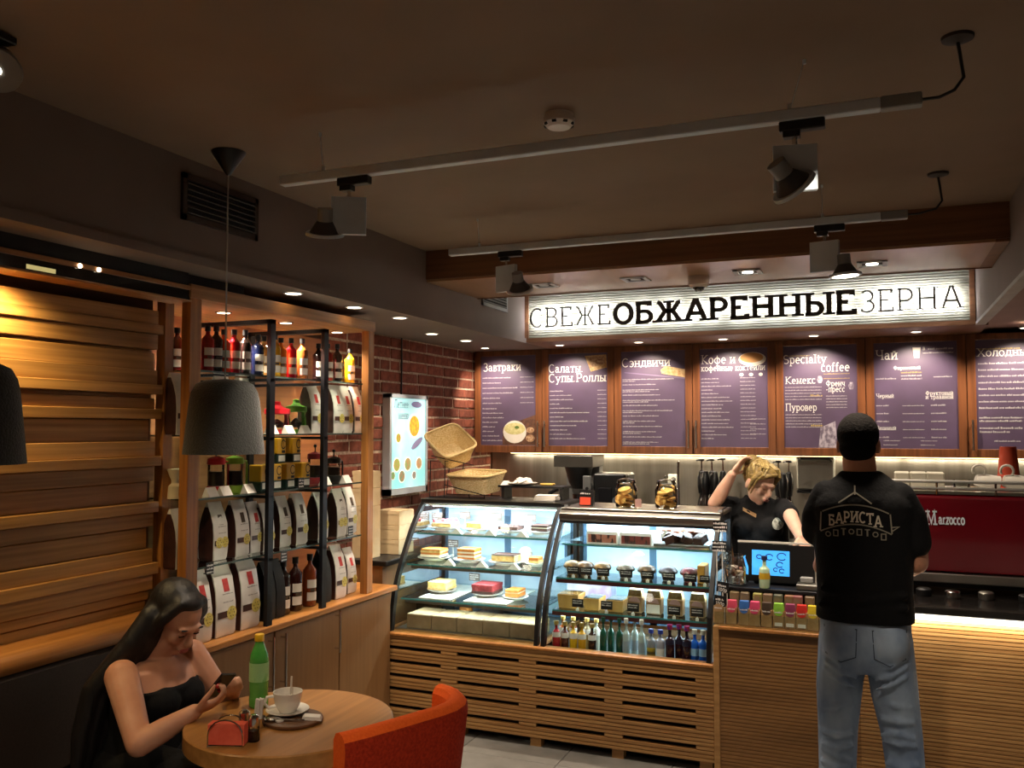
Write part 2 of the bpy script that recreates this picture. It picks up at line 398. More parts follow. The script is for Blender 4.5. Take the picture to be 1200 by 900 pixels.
def text(mb, s, o, ex, ey, size, weight=0.1, depth=0.0, width=None, track=0.06, split=None, bend=0.0):
    """write s from o along ex (unit) with up ey (unit); width fits the line; split collects one MB per letter"""
    o, ex, ey = Vector(o), Vector(ex).normalized(), Vector(ey).normalized()
    tw = text_width(s, track); sx = (width / tw) if width else size
    x = 0.0
    for c in s:
        w, ss, se = GLY[c]
        m = MB() if split is not None else mb
        dy = -bend * ((x + w / 2) / tw - 0.5) ** 2 * 4
        oo = o + ex * (x * sx) + ey * dy
        for st in ss: ribbon(m, st, weight, oo, ex * sx, ey * size, depth)
        for (px, py) in se:
            hl = 0.075 + weight * 0.75
            ribbon(m, [(px - hl, py), (px + hl, py)], max(weight * 0.62, 0.05), oo, ex * sx, ey * size, depth)
        if split is not None and ss: split.append((c, m))
        x += w + track
    return x * sx
def scribble(mb, o, ex, ey, length, h, rnd, fill=0.8, gap=0.35):
    """an illegible line of small print: word-long runs of tiny marks"""
    o, ex, ey = Vector(o), Vector(ex).normalized(), Vector(ey).normalized()
    x = 0.0
    while x < length:
        wl = rnd.uniform(1.5, 4.5) * h
        e = min(x + wl, length)
        k = x
        while k < e:
            ww = rnd.uniform(0.3, 0.55) * h; hh = h * rnd.choice((0.62, 0.66, 0.7, 0.95))
            mb.quad(o + ex * k, o + ex * min(k + ww, e), o + ex * min(k + ww, e) + ey * hh * fill, o + ex * k + ey * hh * fill)
            k += ww + 0.16 * h
        x = e + gap * h

# ================================================================ the room
CEIL, SOF = 2.655, 2.267
XL, XS = -3.05, -2.37          # left brick wall, left soffit face
YB = 4.355                     # front of the counters
def sbox(name, m, *b, label=None, parent=None):
    o = MB().box(*b).build(name, m, parent)
    if parent is None: struct(o, label)
    return o
floor = sbox('floor', GROUT, -3.2, 3.3, -2.9, 7.0, -0.1, -0.004, label='grey tiled floor of the coffee shop')
tile_me = None
for i in range(12):
    for j in range(17):
        x0, y0 = -3.08 + i * 0.53, -2.8 + j * 0.58
        if tile_me is None:
            o = MB().bbox(0.002, 0.528, 0.002, 0.578, -0.02, 0.0, 0.0015).build('tile', TILE, floor); tile_me = o.data
        else:
            o = bpy.data.objects.new('tile', tile_me); COL.objects.link(o); o.parent = floor
        o.location = (x0, y0, 0)
sbox('ceiling', PAINT_CEIL, -3.2, 3.3, -2.9, 7.0, CEIL, CEIL + 0.1, label='dark brown painted ceiling')
wall_left = sbox('wall_left', PAINT_WALL, XL - 0.15, XL - 0.012, -2.9, 7.0, 0, CEIL, label='left wall with bare brickwork at the far end')
sbox('wall_right', PAINT_WALL, 3.2, 3.3, -2.9, 7.0, 0, CEIL, label='plain wall to the right, out of view')
sbox('wall_rear', PAINT_WALL, -3.2, 3.3, -2.9, -2.8, 0, CEIL, label='plain wall behind the viewer')
wall_back = sbox('wall_back', PAINT_WALL, -3.2, 3.3, 6.9, 7.0, 0, CEIL, label='back wall behind the coffee bar')
MB().box(-3.03, 3.2, 6.885, 6.9, 0.86, 1.46).build('backsplash', STEEL_SHEET, wall_back)
# mortar bed and single bricks
MB().box(XL - 0.013, XL + 0.0005, 4.42, 6.885, 0.4, SOF).build('mortar_bed', MORTAR, wall_left)
bricks = []
rowh = 0.0775
for r_ in range(24):
    z0 = SOF - (r_ + 1) * rowh
    if z0 < 0.42: break
    y = 4.43 + (0.0 if r_ % 2 else -0.13) + R.uniform(-0.03, 0.03)
    k = 0
    while y < 6.87:
        w = 0.122 if R.random() < 0.22 else 0.25
        a, b = max(y, 4.425), min(y + w, 6.88)
        if b - a > 0.03:
            t = R.uniform(-0.004, 0.006)
            o = MB().bbox(-0.012, 0.006 + t, 0, b - a, 0, rowh - 0.0125 - R.uniform(0, 0.003), 0.004).build('brick', BRICK, wall_left)
            o.location = (XL, a, z0 + 0.006 + R.uniform(-0.002, 0.002)); o.rotation_euler = (R.uniform(-.006, .006), 0, 0)
        y += w + 0.012
# soffits, beam
sof = sbox('trim_1', PAINT_SOFFIT, -3.2, XS, -2.9, 7.0, SOF, CEIL, label='boxed-in soffit along the left wall')
MB().box(XS - 0.002, XS + 0.012, -2.8, 5.99, SOF - 0.004, SOF + 0.03).build('edge_bead', PAINT_SOFFIT, sof)
beam = sbox('trim_2', WOOD_BEAM, XS, 0.555, 4.44, 5.15, 2.492, CEIL, label='dropped wooden beam across the ceiling')
m = MB().box(XS, 0.50, 4.45, 5.14, 2.479, 2.4925)
m.build('underside_panel', mat('wood_beam_panel', 'a8825f', 0.28, col2='94704f', scale=(9, 1.0, 9), detail=3, coat=0.2), beam)
MB().box(XS, 0.555, 5.14, 5.152, 2.474, 2.50).build('edge_strip', WOOD_BEAM, beam)
MB().box(0.498, 0.555, 4.45, 5.14, 2.4785, 2.4925).build('end_panel', WOOD_BEAM, beam)
rs = sbox('trim_3', PINK, 0.60, 3.2, -2.9, 7.0, 2.30, CEIL, label='boxed-in soffit along the right side')
MB().box(0.556, 0.602, -2.8, 6.0, 2.285, CEIL - 0.001).build('face_board', PAINT_SOFFIT, rs)
MB().box(0.550, 0.604, -2.8, 6.0, 2.268, 2.286).build('edge_lip', mat('paint_lip', 'a8a096', 0.6), rs)
sbox('trim_4', WOOD_BEAM, XS, 0.62, 5.99, 7.0, SOF, CEIL, label='wooden ledge above the menu cabinets')

def spot_disc(name, c, label, group, power, aim=None, size=0.035, col=WARMW, spot=80, e=14.0, ring=GREYMET, cat='downlight', flat=0.004, nrm='z'):
    """recessed downlight: trim ring, glowing lens and its own spot lamp"""
    c = Vector(c)
    t = thing(name, label, cat, c, group=group)
    m = MB(); n = 20
    rs_ = [[c + Vector((r * math.cos(2 * PI * i / n), r * math.sin(2 * PI * i / n), dz)) for i in range(n)] for r, dz in ((size * 1.35, 0), (size * 1.3, -flat), (size * 1.02, -flat), (size, -0.0005))]
    m.ring_loft(rs_, cap=False).build('trim_ring', ring, t, smooth=True)
    MB().lathe(c, [(size * 1.01, -0.0035), (size * 1.0, -0.0005)], 20).build('lens', glow('lens_%s' % e, 'ffe9c8', e), t)
    if power: lamp('lamp', 'SPOT', c - Vector((0, 0, 0.012)), power, col, size * 0.6, aim=aim or (c - Vector((0, 0, 1))), spot=spot, blend=0.7, parent=t)
    return t
for i, (px, py, w) in enumerate([(322, 345, 'above the syrup shelf, nearest the viewer'), (396, 361, 'above the coffee bag shelf'), (453, 373, 'above the tall wooden end post'), (506, 391, 'above the lightbox menu'), (546, 399, 'nearest the corner of the brick wall')]):
    p = at(px, py, z=SOF)
    if i < 3: p.x = -2.475
    spot_disc('recessed_downlight', (p.x, p.y, SOF), 'round downlight in the left soffit ' + w, 'left soffit downlights', 70 if i < 3 else 30, aim=(p.x - (0.06 if i < 3 else 0.22), p.y, 0.9), spot=46 if i < 3 else 70, e=9)
for i, (px, py) in enumerate([(585, 411), (670, 408), (757, 404), (854, 401), (957, 398), (1072, 393), (1194, 389)]):
    p = at(px, py, z=SOF)
    spot_disc('menu_downlight', (p.x, 6.24, SOF), 'small round downlight in the ledge over the %s menu cabinet' % ('first', 'second', 'third', 'fourth', 'fifth', 'sixth', 'seventh')[i] + ' from the brick wall', 'downlights over the menus', 34, aim=(p.x, 6.56, 1.65), spot=105, size=0.028, e=9)
for i, (px, py) in enumerate([(640, 335), (745, 327), (876, 318), (1022, 308)]):
    p = at(px, py, z=2.479)
    c = Vector((p.x, 4.8, 2.479))
    t = thing('square_downlight', 'square recessed downlight in the wooden beam, %s from the left' % ('first', 'second', 'third', 'fourth')[i], 'downlight', c, group='square downlights in the beam')
    m = MB(); s = 0.06
    for a, b in ((-1, 0), (1, 0), (0, -1), (0, 1)):
        if a: m.box(c.x + a * s - .012, c.x + a * s + .012, c.y - s - .012, c.y + s + .012, c.z - .006, c.z)
        else: m.box(c.x - s, c.x + s, c.y + b * s - .012, c.y + b * s + .012, c.z - .006, c.z)
    m.build('frame', GREYMET, t)
    MB().box(c.x - s, c.x + s, c.y - s, c.y + s, c.z - .0015, c.z).build('recess', BLACKMAT, t)
    on_ = i >= 2
    MB().lathe(c, [(.03, -.005), (.028, -.0016)], 14).build('bulb', glow('bulb_on', 'fff0d8', 10) if on_ else GREYMET, t)
    lamp('lamp', 'SPOT', c - Vector((0, 0, .02)), 55, WARMW, .03, aim=c - Vector((0, 0, 1)), spot=80, parent=t)
# unseen ceiling downlights added over the seating area as general fill light
for i, (x, y, pw, w) in enumerate([(-0.6, 0.6, 130, 'nearest the viewer'), (1.6, 1.6, 130, 'over the right aisle'), (-1.2, -1.2, 90, 'behind the viewer'), (1.6, -0.8, 90, 'far behind to the right')]):
    z = CEIL if x < 0.5 else 2.30
    spot_disc('fill_downlight', (x, y, z), 'added round fill light on the ceiling ' + w, None, pw, spot=125, size=0.05, e=9, col=WARMW)
# vents, smoke detector
def vent(label, y0, y1, z0, z1, slats, lip):
    c = Vector((XS, (y0 + y1) / 2, z0)); t = thing('air_vent', label, 'vent', c)
    m = MB(); b = 0.022
    m.box(XS, XS + .012, y0, y1, z0, z0 + b).box(XS, XS + .012, y0, y1, z1 - b, z1).box(XS, XS + .012, y0, y0 + b, z0, z1).box(XS, XS + .012, y1 - b, y1, z0, z1)
    m.build('frame', lip, t)
    MB().box(XS - .001, XS + .002, y0 + b, y1 - b, z0 + b, z1 - b).build('backing', BLACKMAT, t)
    n = slats
    for i in range(n):
        z = z0 + b + (i + .5) * (z1 - z0 - 2 * b) / n
        MB().obox((XS + .008, (y0 + y1) / 2, z), (.016, y1 - y0 - 2 * b, .004), (0, .6, 0)).build('slat', lip, t)
vent('dark brown louvred air vent on the soffit beside the pendant cord', 2.52, 2.95, 2.42, 2.595, 6, mat('vent_brown', '3a2a20', 0.6))
vent('pale metal air vent on the soffit beside the illuminated sign', 5.2, 5.62, 2.445, 2.60, 6, GREYPL)
p = at(655, 134, z=CEIL)
t = thing('smoke_detector', 'round white smoke detector on the ceiling', 'smoke detector', (p.x, p.y, CEIL - .045))
MB().lathe((p.x, p.y, CEIL), [(.047, 0), (.047, -.012), (.05, -.016), (.05, -.03), (.036, -.044), (.012, -.045)], 24).build('housing', mat('detector_white', 'f2e8e0', .5), t, smooth=True)
for k in range(8):
    a = k * PI / 4
    MB().obox((p.x + .0455 * math.cos(a), p.y + .0455 * math.sin(a), CEIL - .034), (.006, .014, .008), (0, 0, a)).build('slot', BLACKMAT, t)

# ================================================================ slatted left wall, bench
lat = thing('slatted_wall_panel', 'oak wall panelling of stepped horizontal boards behind the bench', 'wall panel', (-2.72, 0.7, 0.9))
Y0S, Y1S = -1.2, 2.77
zz = []
A_ = lambda v: at(189, 330 + v / 4.285, x=-2.68).z
B_ = lambda v: at(189, 530 + v / 4.285, x=-2.68).z
SL = [(A_(150), A_(220), .02), (A_(221), A_(268), .034), (A_(270), A_(345), .02), (A_(347), A_(359), 0), (A_(360), A_(447), .012), (A_(447), A_(520), .02), (A_(520), A_(567), .034),
      (A_(569), A_(588), .0), (A_(588), A_(640), .014), (A_(640), A_(690), .032), (A_(694), A_(800), .0), (A_(800), A_(875), .018), (B_(18), B_(66), .034), (B_(68), B_(142), .016), (B_(145), B_(244), .0),
      (B_(244), B_(296), .03), (B_(297), B_(366), .016), (B_(370), B_(474), .0), (B_(475), B_(545), .016), (B_(545), B_(602), .032), (B_(603), B_(678), .018), (B_(680), B_(726), .008), (B_(730), B_(785), .0)]
for zt, zb, pr in SL:
    o = MB().bbox(-2.755, -2.70 + pr, Y0S, Y1S - 0.05 + pr * 1.1, zb, zt, 0.0025).build('board', WOOD_SLAT, lat)
MB().box(-2.80, -2.74, Y0S, Y1S, 0.3, SOF).build('backing', mat('wood_backing', '6a4526', 0.6, scale=(30, 1.5, 30)), lat)
# header rail above the boards
gap_ = None
hd = thing('header_rail', 'dark lighting rail with thin oak strips above the slatted wall', 'light rail', (-2.56, .7, 2.15))
MB().box(-2.62, -2.538, Y0S, 2.75, 2.216, SOF).build('shadow_gap', BLACKMAT, hd)
MB().bbox(-2.64, -2.528, Y0S, 2.76, 2.198, 2.216, .002).build('oak_strip', WOOD_HEAD, hd)
MB().box(-2.62, -2.535, Y0S, 2.76, 2.158, 2.198).build('black_channel', mat('black_gloss', '121212', 0.12, coat=0.4), hd)
MB().bbox(-2.64, -2.526, Y0S, 2.76, 2.150, 2.158, .002).build('oak_lip', WOOD_HEAD, hd)
for yy in (2.22, 2.30):
    MB().ball((-2.527, yy, 2.205), .008).build('indicator_lamp', glow('lens_small', 'ffe6c0', 10), hd)
MB().box(-2.536, -2.5335, 2.02, 2.13, 2.163, 2.178).build('rail_reflection', glow('reflection_glow', 'c8b878', .7), hd)  # glowing patch painted in as a lamp's reflection on the glossy channel
lamp('wash_lamp', 'SPOT', (-2.56, 1.98, 2.145), 30, (1, .74, .36), .03, aim=(-2.70, 2.02, 1.75), spot=140, blend=.9, parent=hd)
lamp('wash_lamp', 'SPOT', (-2.56, 1.2, 2.145), 26, (1, .74, .36), .03, aim=(-2.70, 1.2, 1.6), spot=140, blend=.9, parent=hd)
# bench
bn = thing('bench', 'built-in bench with dark upholstered back and rounded oak top rail', 'bench', (-2.4, .7, 0))
m = MB(); prof = [(-2.75, .865), (-2.60, .855), (-2.588, .868), (-2.585, .885), (-2.592, .905), (-2.61, .922), (-2.64, .93), (-2.75, .934)]
m.ring_loft([[Vector((a, y, b)) for a, b in prof] for y in (Y0S, 2.74)]).build('top_rail', WOOD_TOP, bn, smooth=True)
LEATH = mat('dark_upholstery', '352a22', 0.55, col2='2c221b', scale=(120, 120, 120), bump=.05)
MB().bbox(-2.75, -2.60, Y0S, 2.74, .47, .856, .02).build('back_cushion', LEATH, bn)
MB().bbox(-2.75, -2.08, Y0S, 2.74, .34, .47, .025).build('seat_cushion', LEATH, bn)
MB().box(-2.75, -2.14, Y0S, 2.74, 0.0, .345).build('plinth', BLACKMAT, bn)

# ================================================================ left shelving and low cupboards
XF = -2.53
cp = thing('counter_top', 'oak worktop running below the coffee shelves', 'worktop', (-2.77, 3.55, .735))
MB().bbox(XL + .06, XF + .012, 2.75, 4.40, .737, .765, .004).build('board', WOOD_TOP, cp)
for i, (a, b, hy, side) in enumerate([(2.76, 3.318, 3.275, 'nearest the bench'), (3.322, 3.838, 3.364, 'in the middle, under the syrup bottles'), (3.842, 4.345, None, 'next to the cake display')]):
    t = thing('low_cupboard', 'brown wooden low cupboard ' + side, 'cupboard', (-2.78, (a + b) / 2, 0), group='low cupboards under the shelves')
    MB().box(XL + .08, XF - .022, a, b, 0.06, .736).build('carcass', WOOD_DOOR, t)
    MB().box(XL + .1, XF - .06, a, b, 0.0, .06).build('plinth', BLACKMAT, t)
    d = MB().bbox(XF - .021, XF - .001, a + .003, b - .003, .075, .732, .002).build('door', WOOD_DOOR, t)
    hs = [hy] if hy else []
    if i == 1: hs.append(3.80)
    for y in hs:
        z1, z0 = .70, .50
        if y > 3.7: z1, z0 = .712, .55
        m = MB().cyl((XF + .03, y, z0 - .02), (XF + .03, y, z1 + .02), .007, n=10)
        m.cyl((XF - .002, y, z0), (XF + .03, y, z0), .004, n=8).cyl((XF - .002, y, z1), (XF + .03, y, z1), .004, n=8)
        m.build('handle', CHROME, d, smooth=True)
sh = thing('shelving_unit', 'tall oak and glass shelving unit with black metal frames', 'shelves', (-2.77, 3.45, .765))
MB().bbox(XF - .045, XF, 2.755, 2.82, .7655, 2.17, .002).build('post', WOOD_POST, sh)
MB().bbox(-2.72, -2.675, 2.772, 2.822, .7655, 2.17, .002).build('post', WOOD_POST, sh)
MB().bbox(XF - .045, XF, 4.095, 4.15, .7655, 2.17, .002).build('post', WOOD_POST, sh)
MB().bbox(XL + .02, XF + .004, 2.752, 4.155, 2.17, 2.224, .002).build('header', WOOD_HEAD, sh)
MB().box(XL + .004, XL + .03, 2.83, 4.42, .766, 2.169).build('back_panel', mat('wood_back', '9a6238', 0.5, col2='84502b', scale=(50, 1.5, 50), detail=5), sh)
for y in (3.28, 3.70):
    m = MB(); a, b = XL + .05, XF
    m.box(b - .02, b, y - .018, y + .018, .7655, 2.14).box(a, a + .02, y - .018, y + .018, .7655, 2.14).box(a, b, y - .018, y + .018, 2.12, 2.14)
    for z in (1.066, 1.346, 1.606, 1.872): m.box(a, b, y - .014, y + .014, z - .014, z - .001)
    m.build('ladder_frame', BLACK, sh)
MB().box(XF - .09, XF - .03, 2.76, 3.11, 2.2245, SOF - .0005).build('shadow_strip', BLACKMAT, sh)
SHZ = [1.08, 1.36, 1.62, 1.886]
for z in SHZ:
    g = MB().box(XL + .04, XF - .035, 2.83, 4.09, z - .007, z).build('glass_shelf', SHELFGL, sh)
    MB().box(XF - .035, XF - .0335, 2.83, 4.09, z - .0075, z + .0005).build('polished_edge', mat('shelf_edge', '3b4a44', 0.2), g)
for i, (px, py) in enumerate([(262, 366), (335, 378), (395, 389)]):
    p = at(px, py, z=2.17)
    spot_disc('shelf_downlight', (p.x, p.y, 2.17), 'round downlight under the shelf header, %s from the left' % ('first', 'second', 'third')[i], 'shelf downlights', 55, aim=(p.x + .1, p.y, 1.0), spot=110, size=.028, e=9, ring=CHROME)

# ================================================================ goods on the shelves
ORD = ['first', 'second', 'third', 'fourth', 'fifth', 'sixth', 'seventh', 'eighth', 'ninth', 'tenth', 'eleventh', 'twelfth', 'thirteenth', 'fourteenth', 'fifteenth', 'sixteenth', 'seventeenth', 'eighteenth']
SILVER = mat('bag_white', 'eae5de', 0.38, col2='d8d2ca', scale=(14, 14, 14), detail=4, bump=.35)
GUSSET = mat('bag_brown', '4a2a22', 0.42, col2='331b16', scale=(14, 14, 14), bump=.2)
GOLD = mat('sticker_gold', 'c9b44a', 0.5, col2='e0d27a', scale=(60, 60, 60))
REDLAB = mat('label_red', 'b82a2a', 0.55, col2='c84038', scale=(80, 80, 80))
BROWNLAB = mat('label_brown', '4f4030', 0.6, scale=(40, 40, 40))
bagpr = [(0, .040, .044), (.012, .045, .047), (.06, .047, .048), (.12, .046, .0475), (.17, .041, .047), (.215, .027, .047), (.25, .011, .047), (.272, .004, .046)]
def bag_x(z):
    for (z0, a, _), (z1, b, _) in zip(bagpr, bagpr[1:]):
        if z0 <= z <= z1: return a + (b - a) * (z - z0) / (z1 - z0)
    return .004
def make_bag(label, loc, labmat, group, seed=0, stickers=1, dark=False):
    t = thing('coffee_bag', label, 'coffee bag', loc, group=group)
    L = Vector((0, 0, 0)); rr = random.Random(seed)
    m = MB()
    def ring(z, d, w):
        pts = []
        for sx, sy in ((1, -1), (1, -.33), (1, .33), (1, 1), (-1, 1), (-1, .33), (-1, -.33), (-1, -1)):
            pts.append(Vector((sx * d * (1.06 if abs(sy) < .5 else 1) + rr.uniform(-.0022, .0022), sy * w + rr.uniform(-.0015, .0015), z)))
        return pts
    m.ring_loft([ring(z, d, w) for z, d, w in bagpr])
    m.build('bag_body', BLACKMAT if dark else SILVER, t, world=False, smooth=True)
    for s in (-1, 1):
        g = MB(); rs_ = []
        pr = [(z, d * .93, w) for z, d, w in bagpr[:-1]]
        a = [Vector((-d, s * (w + .0012), z)) for z, d, w in pr]; b = [Vector((d, s * (w + .0012), z)) for z, d, w in pr]
        c = [Vector((0, s * (w + .0042), z)) for z, d, w in pr]
        for i in range(len(pr) - 1): g.quad(a[i], a[i + 1], c[i + 1], c[i]); g.quad(c[i], c[i + 1], b[i + 1], b[i])
        g.build('side_gusset', BLACKPL if dark else GUSSET, t, world=False)
    if dark: return t
    e = .0025
    g = MB()
    for za, zb in ((.07, .082), (.082, .094)):
        g.quad((bag_x(za) * 1.06 + e, -.0465, za), (bag_x(za) * 1.06 + e, .0465, za), (bag_x(zb) * 1.06 + e, .0465, zb), (bag_x(zb) * 1.06 + e, -.0465, zb))
    g.build('brown_band', GUSSET, t, world=False)
    for k in range(stickers):
        y = .022 if stickers == 1 else (-.016 + .038 * k)
        x = bag_x(.082) * 1.06 + e + .0015
        g = MB(); n = 18
        g.add([(x, y + .024 * math.cos(2 * PI * i / n), .083 + .026 * math.sin(2 * PI * i / n)) for i in range(n)], [tuple(range(n))])
        for i in range(6):
            a = i * PI / 3; g.add([(x + .0006, y + .012 * math.cos(a) + .003 * math.cos(q * PI / 2), .083 + .013 * math.sin(a) + .003 * math.sin(q * PI / 2)) for q in range(4)], [(0, 1, 2, 3)]); g.m[-1] = 1
        g.build('round_sticker', [GOLD, BROWNLAB], t, world=False)
    za, zb = .165, .212
    xa, xb = bag_x(za) * 1.06 + .002, bag_x(zb) * 1.06 + .002
    MB().quad((xa, -.010, za), (xa, .018, za), (xb, .018, zb), (xb, -.010, zb)).build('top_label', labmat, t, world=False)
    g = MB(); rl = random.Random(3)
    for za in (.125, .155): scribble(g, (bag_x(za) * 1.06 + .0035, -.02, za), (0, 1, 0), (0, 0, 1), .05, .006, rl)
    g.build('small_print', mat('print_soft', '8f8780', .7), t, world=False)
    return t
BAG0 = {}
def put_bag(px, py, z, xc, label, lab=REDLAB, sc=1.0, st=1, dark=False, rz=0.0, group=None):
    p = at(px, py, x=xc); key = (lab.name, st, dark)
    loc = (xc, p.y, z + .0006)
    if key not in BAG0:
        BAG0[key] = make_bag(label, loc, lab, group, len(BAG0), st, dark); o = BAG0[key]
    else: o = copy_tree(BAG0[key], loc, label=label, group=group)
    o.rotation_euler = (0, 0, rz); o.scale = (sc, sc, sc) if not isinstance(sc, tuple) else sc
    return o
gB = 'coffee bags on the shelves'
W_ = .7655
n = 0
for px, lab, sc, st, w in [(203, REDLAB, 1.0, 1, 'standing behind the front oak post'), (227, REDLAB, (1.1, 1.1, 1.1), 1, 'half hidden behind the oak post'), (254, REDLAB, (1.1, 1.25, 1.13), 1, 'behind the seated woman\'s head'), (283, REDLAB, (1.1, 1.25, 1.16), 1, 'beside the black bags')]:
    put_bag(px, 700, W_, -2.63, 'large white coffee bag on the worktop, ' + w, lab, sc, st, group=gB)
for px, w in [(308, 'left of the black frame'), (320, 'right of the black frame'), (375, 'beside the second black frame')]:
    put_bag(px, 690, W_, -2.64, 'plain black coffee bag on the worktop, ' + w, INK, (1, .7, .98), 1, True, group='black coffee bags')
put_bag(391, 675, W_, -2.64, 'white coffee bag on the worktop just right of the second black frame', REDLAB, 1.0, group=gB)
put_bag(405, 675, W_, -2.66, 'smaller white coffee bag at the right end of the worktop', REDLAB, .88, group=gB)
for i, (px, lab, st, sc) in enumerate([(207, REDLAB, 1, .92), (250, BROWNLAB, 2, .95), (276, BROWNLAB, 1, .95), (293, REDLAB, 1, .88), (308, BROWNLAB, 1, .84), (327, BROWNLAB, 1, .92), (346, BROWNLAB, 1, .95), (371, REDLAB, 1, .92), (393, BROWNLAB, 2, .95), (405, BROWNLAB, 1, .95)]):
    put_bag(px, 610, SHZ[0], -2.65 - .02 * (i % 2), 'white coffee bag on the lowest glass shelf, %s from the left' % ORD[i], lab, sc * .96, st, group=gB)
for i, (px, w) in enumerate([(207, 'seen between the two oak posts'), (258, 'behind the grey pendant shade'), (283, 'behind the right edge of the pendant shade'), (363, 'left of the second black frame'), (389, 'just right of the second black frame'), (400, 'second from the right end'), (413, 'at the right end')]):
    put_bag(px, 480, SHZ[2], -2.66, 'white coffee bag on the second shelf, ' + w, REDLAB, .93, 1, group=gB)

def bottle(name, label, c, colr, h=.2, r=.026, cap=BLACKPL, lab=True, cat='bottle', group=None, labmat=None, square=True, neck=.30, capr=.5, face=0.0, rough=.12):
    c = Vector(c); t = thing(name, label, cat, c, group=group)
    bm_ = mat('liquid_' + colr, colr, rough, coat=.5, spec=.6)
    m = MB(); hb = h * (1 - neck)
    prof = [(r * .9, 0), (r, .004), (r, hb), (r * .9, hb + h * .035), (r * .62, hb + h * .075), (r * .40, hb + h * .11), (r * .36, hb + h * .14), (r * .36, h * .93)]
    if square:
        n = 12
        rs_ = []
        for q, z in prof:
            k = 1.0 if z <= hb + .001 else .0
            rs_.append([c + Vector((q * (1 + .14 * k * abs(math.sin(2 * a))) * math.cos(a), q * (1 + .14 * k * abs(math.sin(2 * a))) * math.sin(a), z)) for a in [2 * PI * i / n + PI / 12 for i in range(n)]])
        m.ring_loft(rs_)
    else: m.lathe(c, prof, 14)
    m.build('glass_body', bm_, t, smooth=True)
    MB().lathe(c, [(r * capr, h * .88), (r * capr, h)], 12).build('cap', cap, t, smooth=True)
    if lab:
        lm = labmat or PAPER
        rl = r * 1.17
        for za, zb in ((.12 * h, .28 * h), (.36 * h, .52 * h)):
            g = MB(); pa = [face - .75 + 1.5 * i / 5 for i in range(6)]
            for a, b in zip(pa, pa[1:]):
                g.quad(c + Vector((rl * math.cos(a), rl * math.sin(a), za)), c + Vector((rl * math.cos(b), rl * math.sin(b), za)), c + Vector((rl * math.cos(b), rl * math.sin(b), zb)), c + Vector((rl * math.cos(a), rl * math.sin(a), zb)))
            g.build('label', lm, t)
        g = MB(); g.obox(c + Vector((rl * math.cos(face), rl * math.sin(face), .32 * h)), (.004, r * .7, .05 * h), (0, 0, face)); g.build('emblem', BROWNLAB, t)
    return t
gS = 'syrup bottles on the top shelf'
for i, (px, colr, cn, dx) in enumerate([(207, '6a1512', 'dark red', -.14), (243, '8c1a16', 'deep red', 0), (253, '2c1410', 'near-black', 0), (262, 'd8401c', 'orange-red', 0), (274, '8c1220', 'crimson', 0), (287, '1d1412', 'black', 0), (302, '141a38', 'navy blue', 0), (309, 'b58a50', 'pale brown', -.06), (322, 'e0a818', 'yellow', 0), (329, 'c8641c', 'amber', 0), (341, 'c01828', 'bright red', 0), (354, '8a4a20', 'brown', 0), (373, '24100f', 'dark plum', 0), (384, '8c2a20', 'rust red', 0), (395, '2a1c16', 'dark brown', 0), (410, 'd8a81a', 'golden yellow', -.02)]):
    p = at(px, 430, x=-2.66 + dx)
    bottle('syrup_bottle', '%s syrup bottle with black cap on the top shelf, %s from the left' % (cn, ORD[i]), (-2.66 + dx, p.y, SHZ[3] + .0006), colr, h=.195 + .006 * (i % 3), r=.0255, group=gS, face=-.55)
for i, (px, colr, cn) in enumerate([(332, '20100c', 'near-black'), (346, '30100c', 'dark'), (363, '7a3416', 'amber')]):
    p = at(px, 680, x=-2.63)
    bottle('syrup_bottle', 'tall syrup bottle of %s liquid on the worktop between the black frames' % cn, (-2.63, p.y, W_ + .0006), colr, h=.255, r=.03, group='syrup bottles on the worktop', face=-.55)
def tent(px, py, z, xc, label, w=.075):
    p = at(px, py, x=xc)
    m = MB(); c = Vector((xc, p.y, z + .0006))
    m.prism([(0.0, 0), (.042, 0), (.018, .04)], c + Vector((-.02, w / 2, 0)), (1, 0, 0), (0, 0, 1), w)
    return m.place('price_tent', PAPER, label, 'price tent', 'white price tents')
for i, (px, w) in enumerate([(318, 'left'), (338, 'middle'), (357, 'right')]): tent(px, 503, SHZ[2], -2.59, 'folded white price tent in front of the jugs, %s one of three' % w, .06)
for i, (px, w) in enumerate([(247, 'by the oak post'), (263, 'left of the green coffee press'), (291, 'right of the green coffee press'), (381, 'by the red coffee press'), (405, 'at the right end')]): tent(px, 570, SHZ[1], -2.59, 'folded white price tent on the third shelf, ' + w, .06)
# tins
def tin(px, z, xc, label, py=560):
    p = at(px, py, x=xc); c = Vector((xc, p.y, z + .0006)); t = thing('coffee_tin', label, 'tin', c, group='yellow and green coffee tins')
    w = .034
    MB().bbox(c.x - w, c.x + w, c.y - w, c.y + w, c.z + .042, c.z + .118, .004).build('upper_body', mat('tin_yellow', 'd39a1e', .35), t)
    MB().bbox(c.x - w, c.x + w, c.y - w, c.y + w, c.z, c.z + .0425, .004).build('lower_body', mat('tin_green', '17302a', .35), t)
    MB().box(c.x + w, c.x + w + .001, c.y - .022, c.y + .026, c.z + .008, c.z + .036).build('white_label', PAPER, t)
    g = MB(); ribbon(g, _E(0, 0, .016, .02, 30, 330, 14), .005, c + Vector((w + .0012, .012, .088)), Vector((0, 1, 0)), Vector((0, 0, 1)), 0)
    g.box(c.x + w, c.x + w + .0012, c.y + .002, c.y + .026, c.z + .048, c.z + .06)
    g.build('emblem', INK, t)
for px, w in [(304, 'left of the black frame'), (318, 'behind the black frame'), (334, 'right of the black frame'), (352, 'rightmost of the lower row')]: tin(px, SHZ[1], -2.64, 'yellow and dark green coffee tin in the lower row, ' + w)
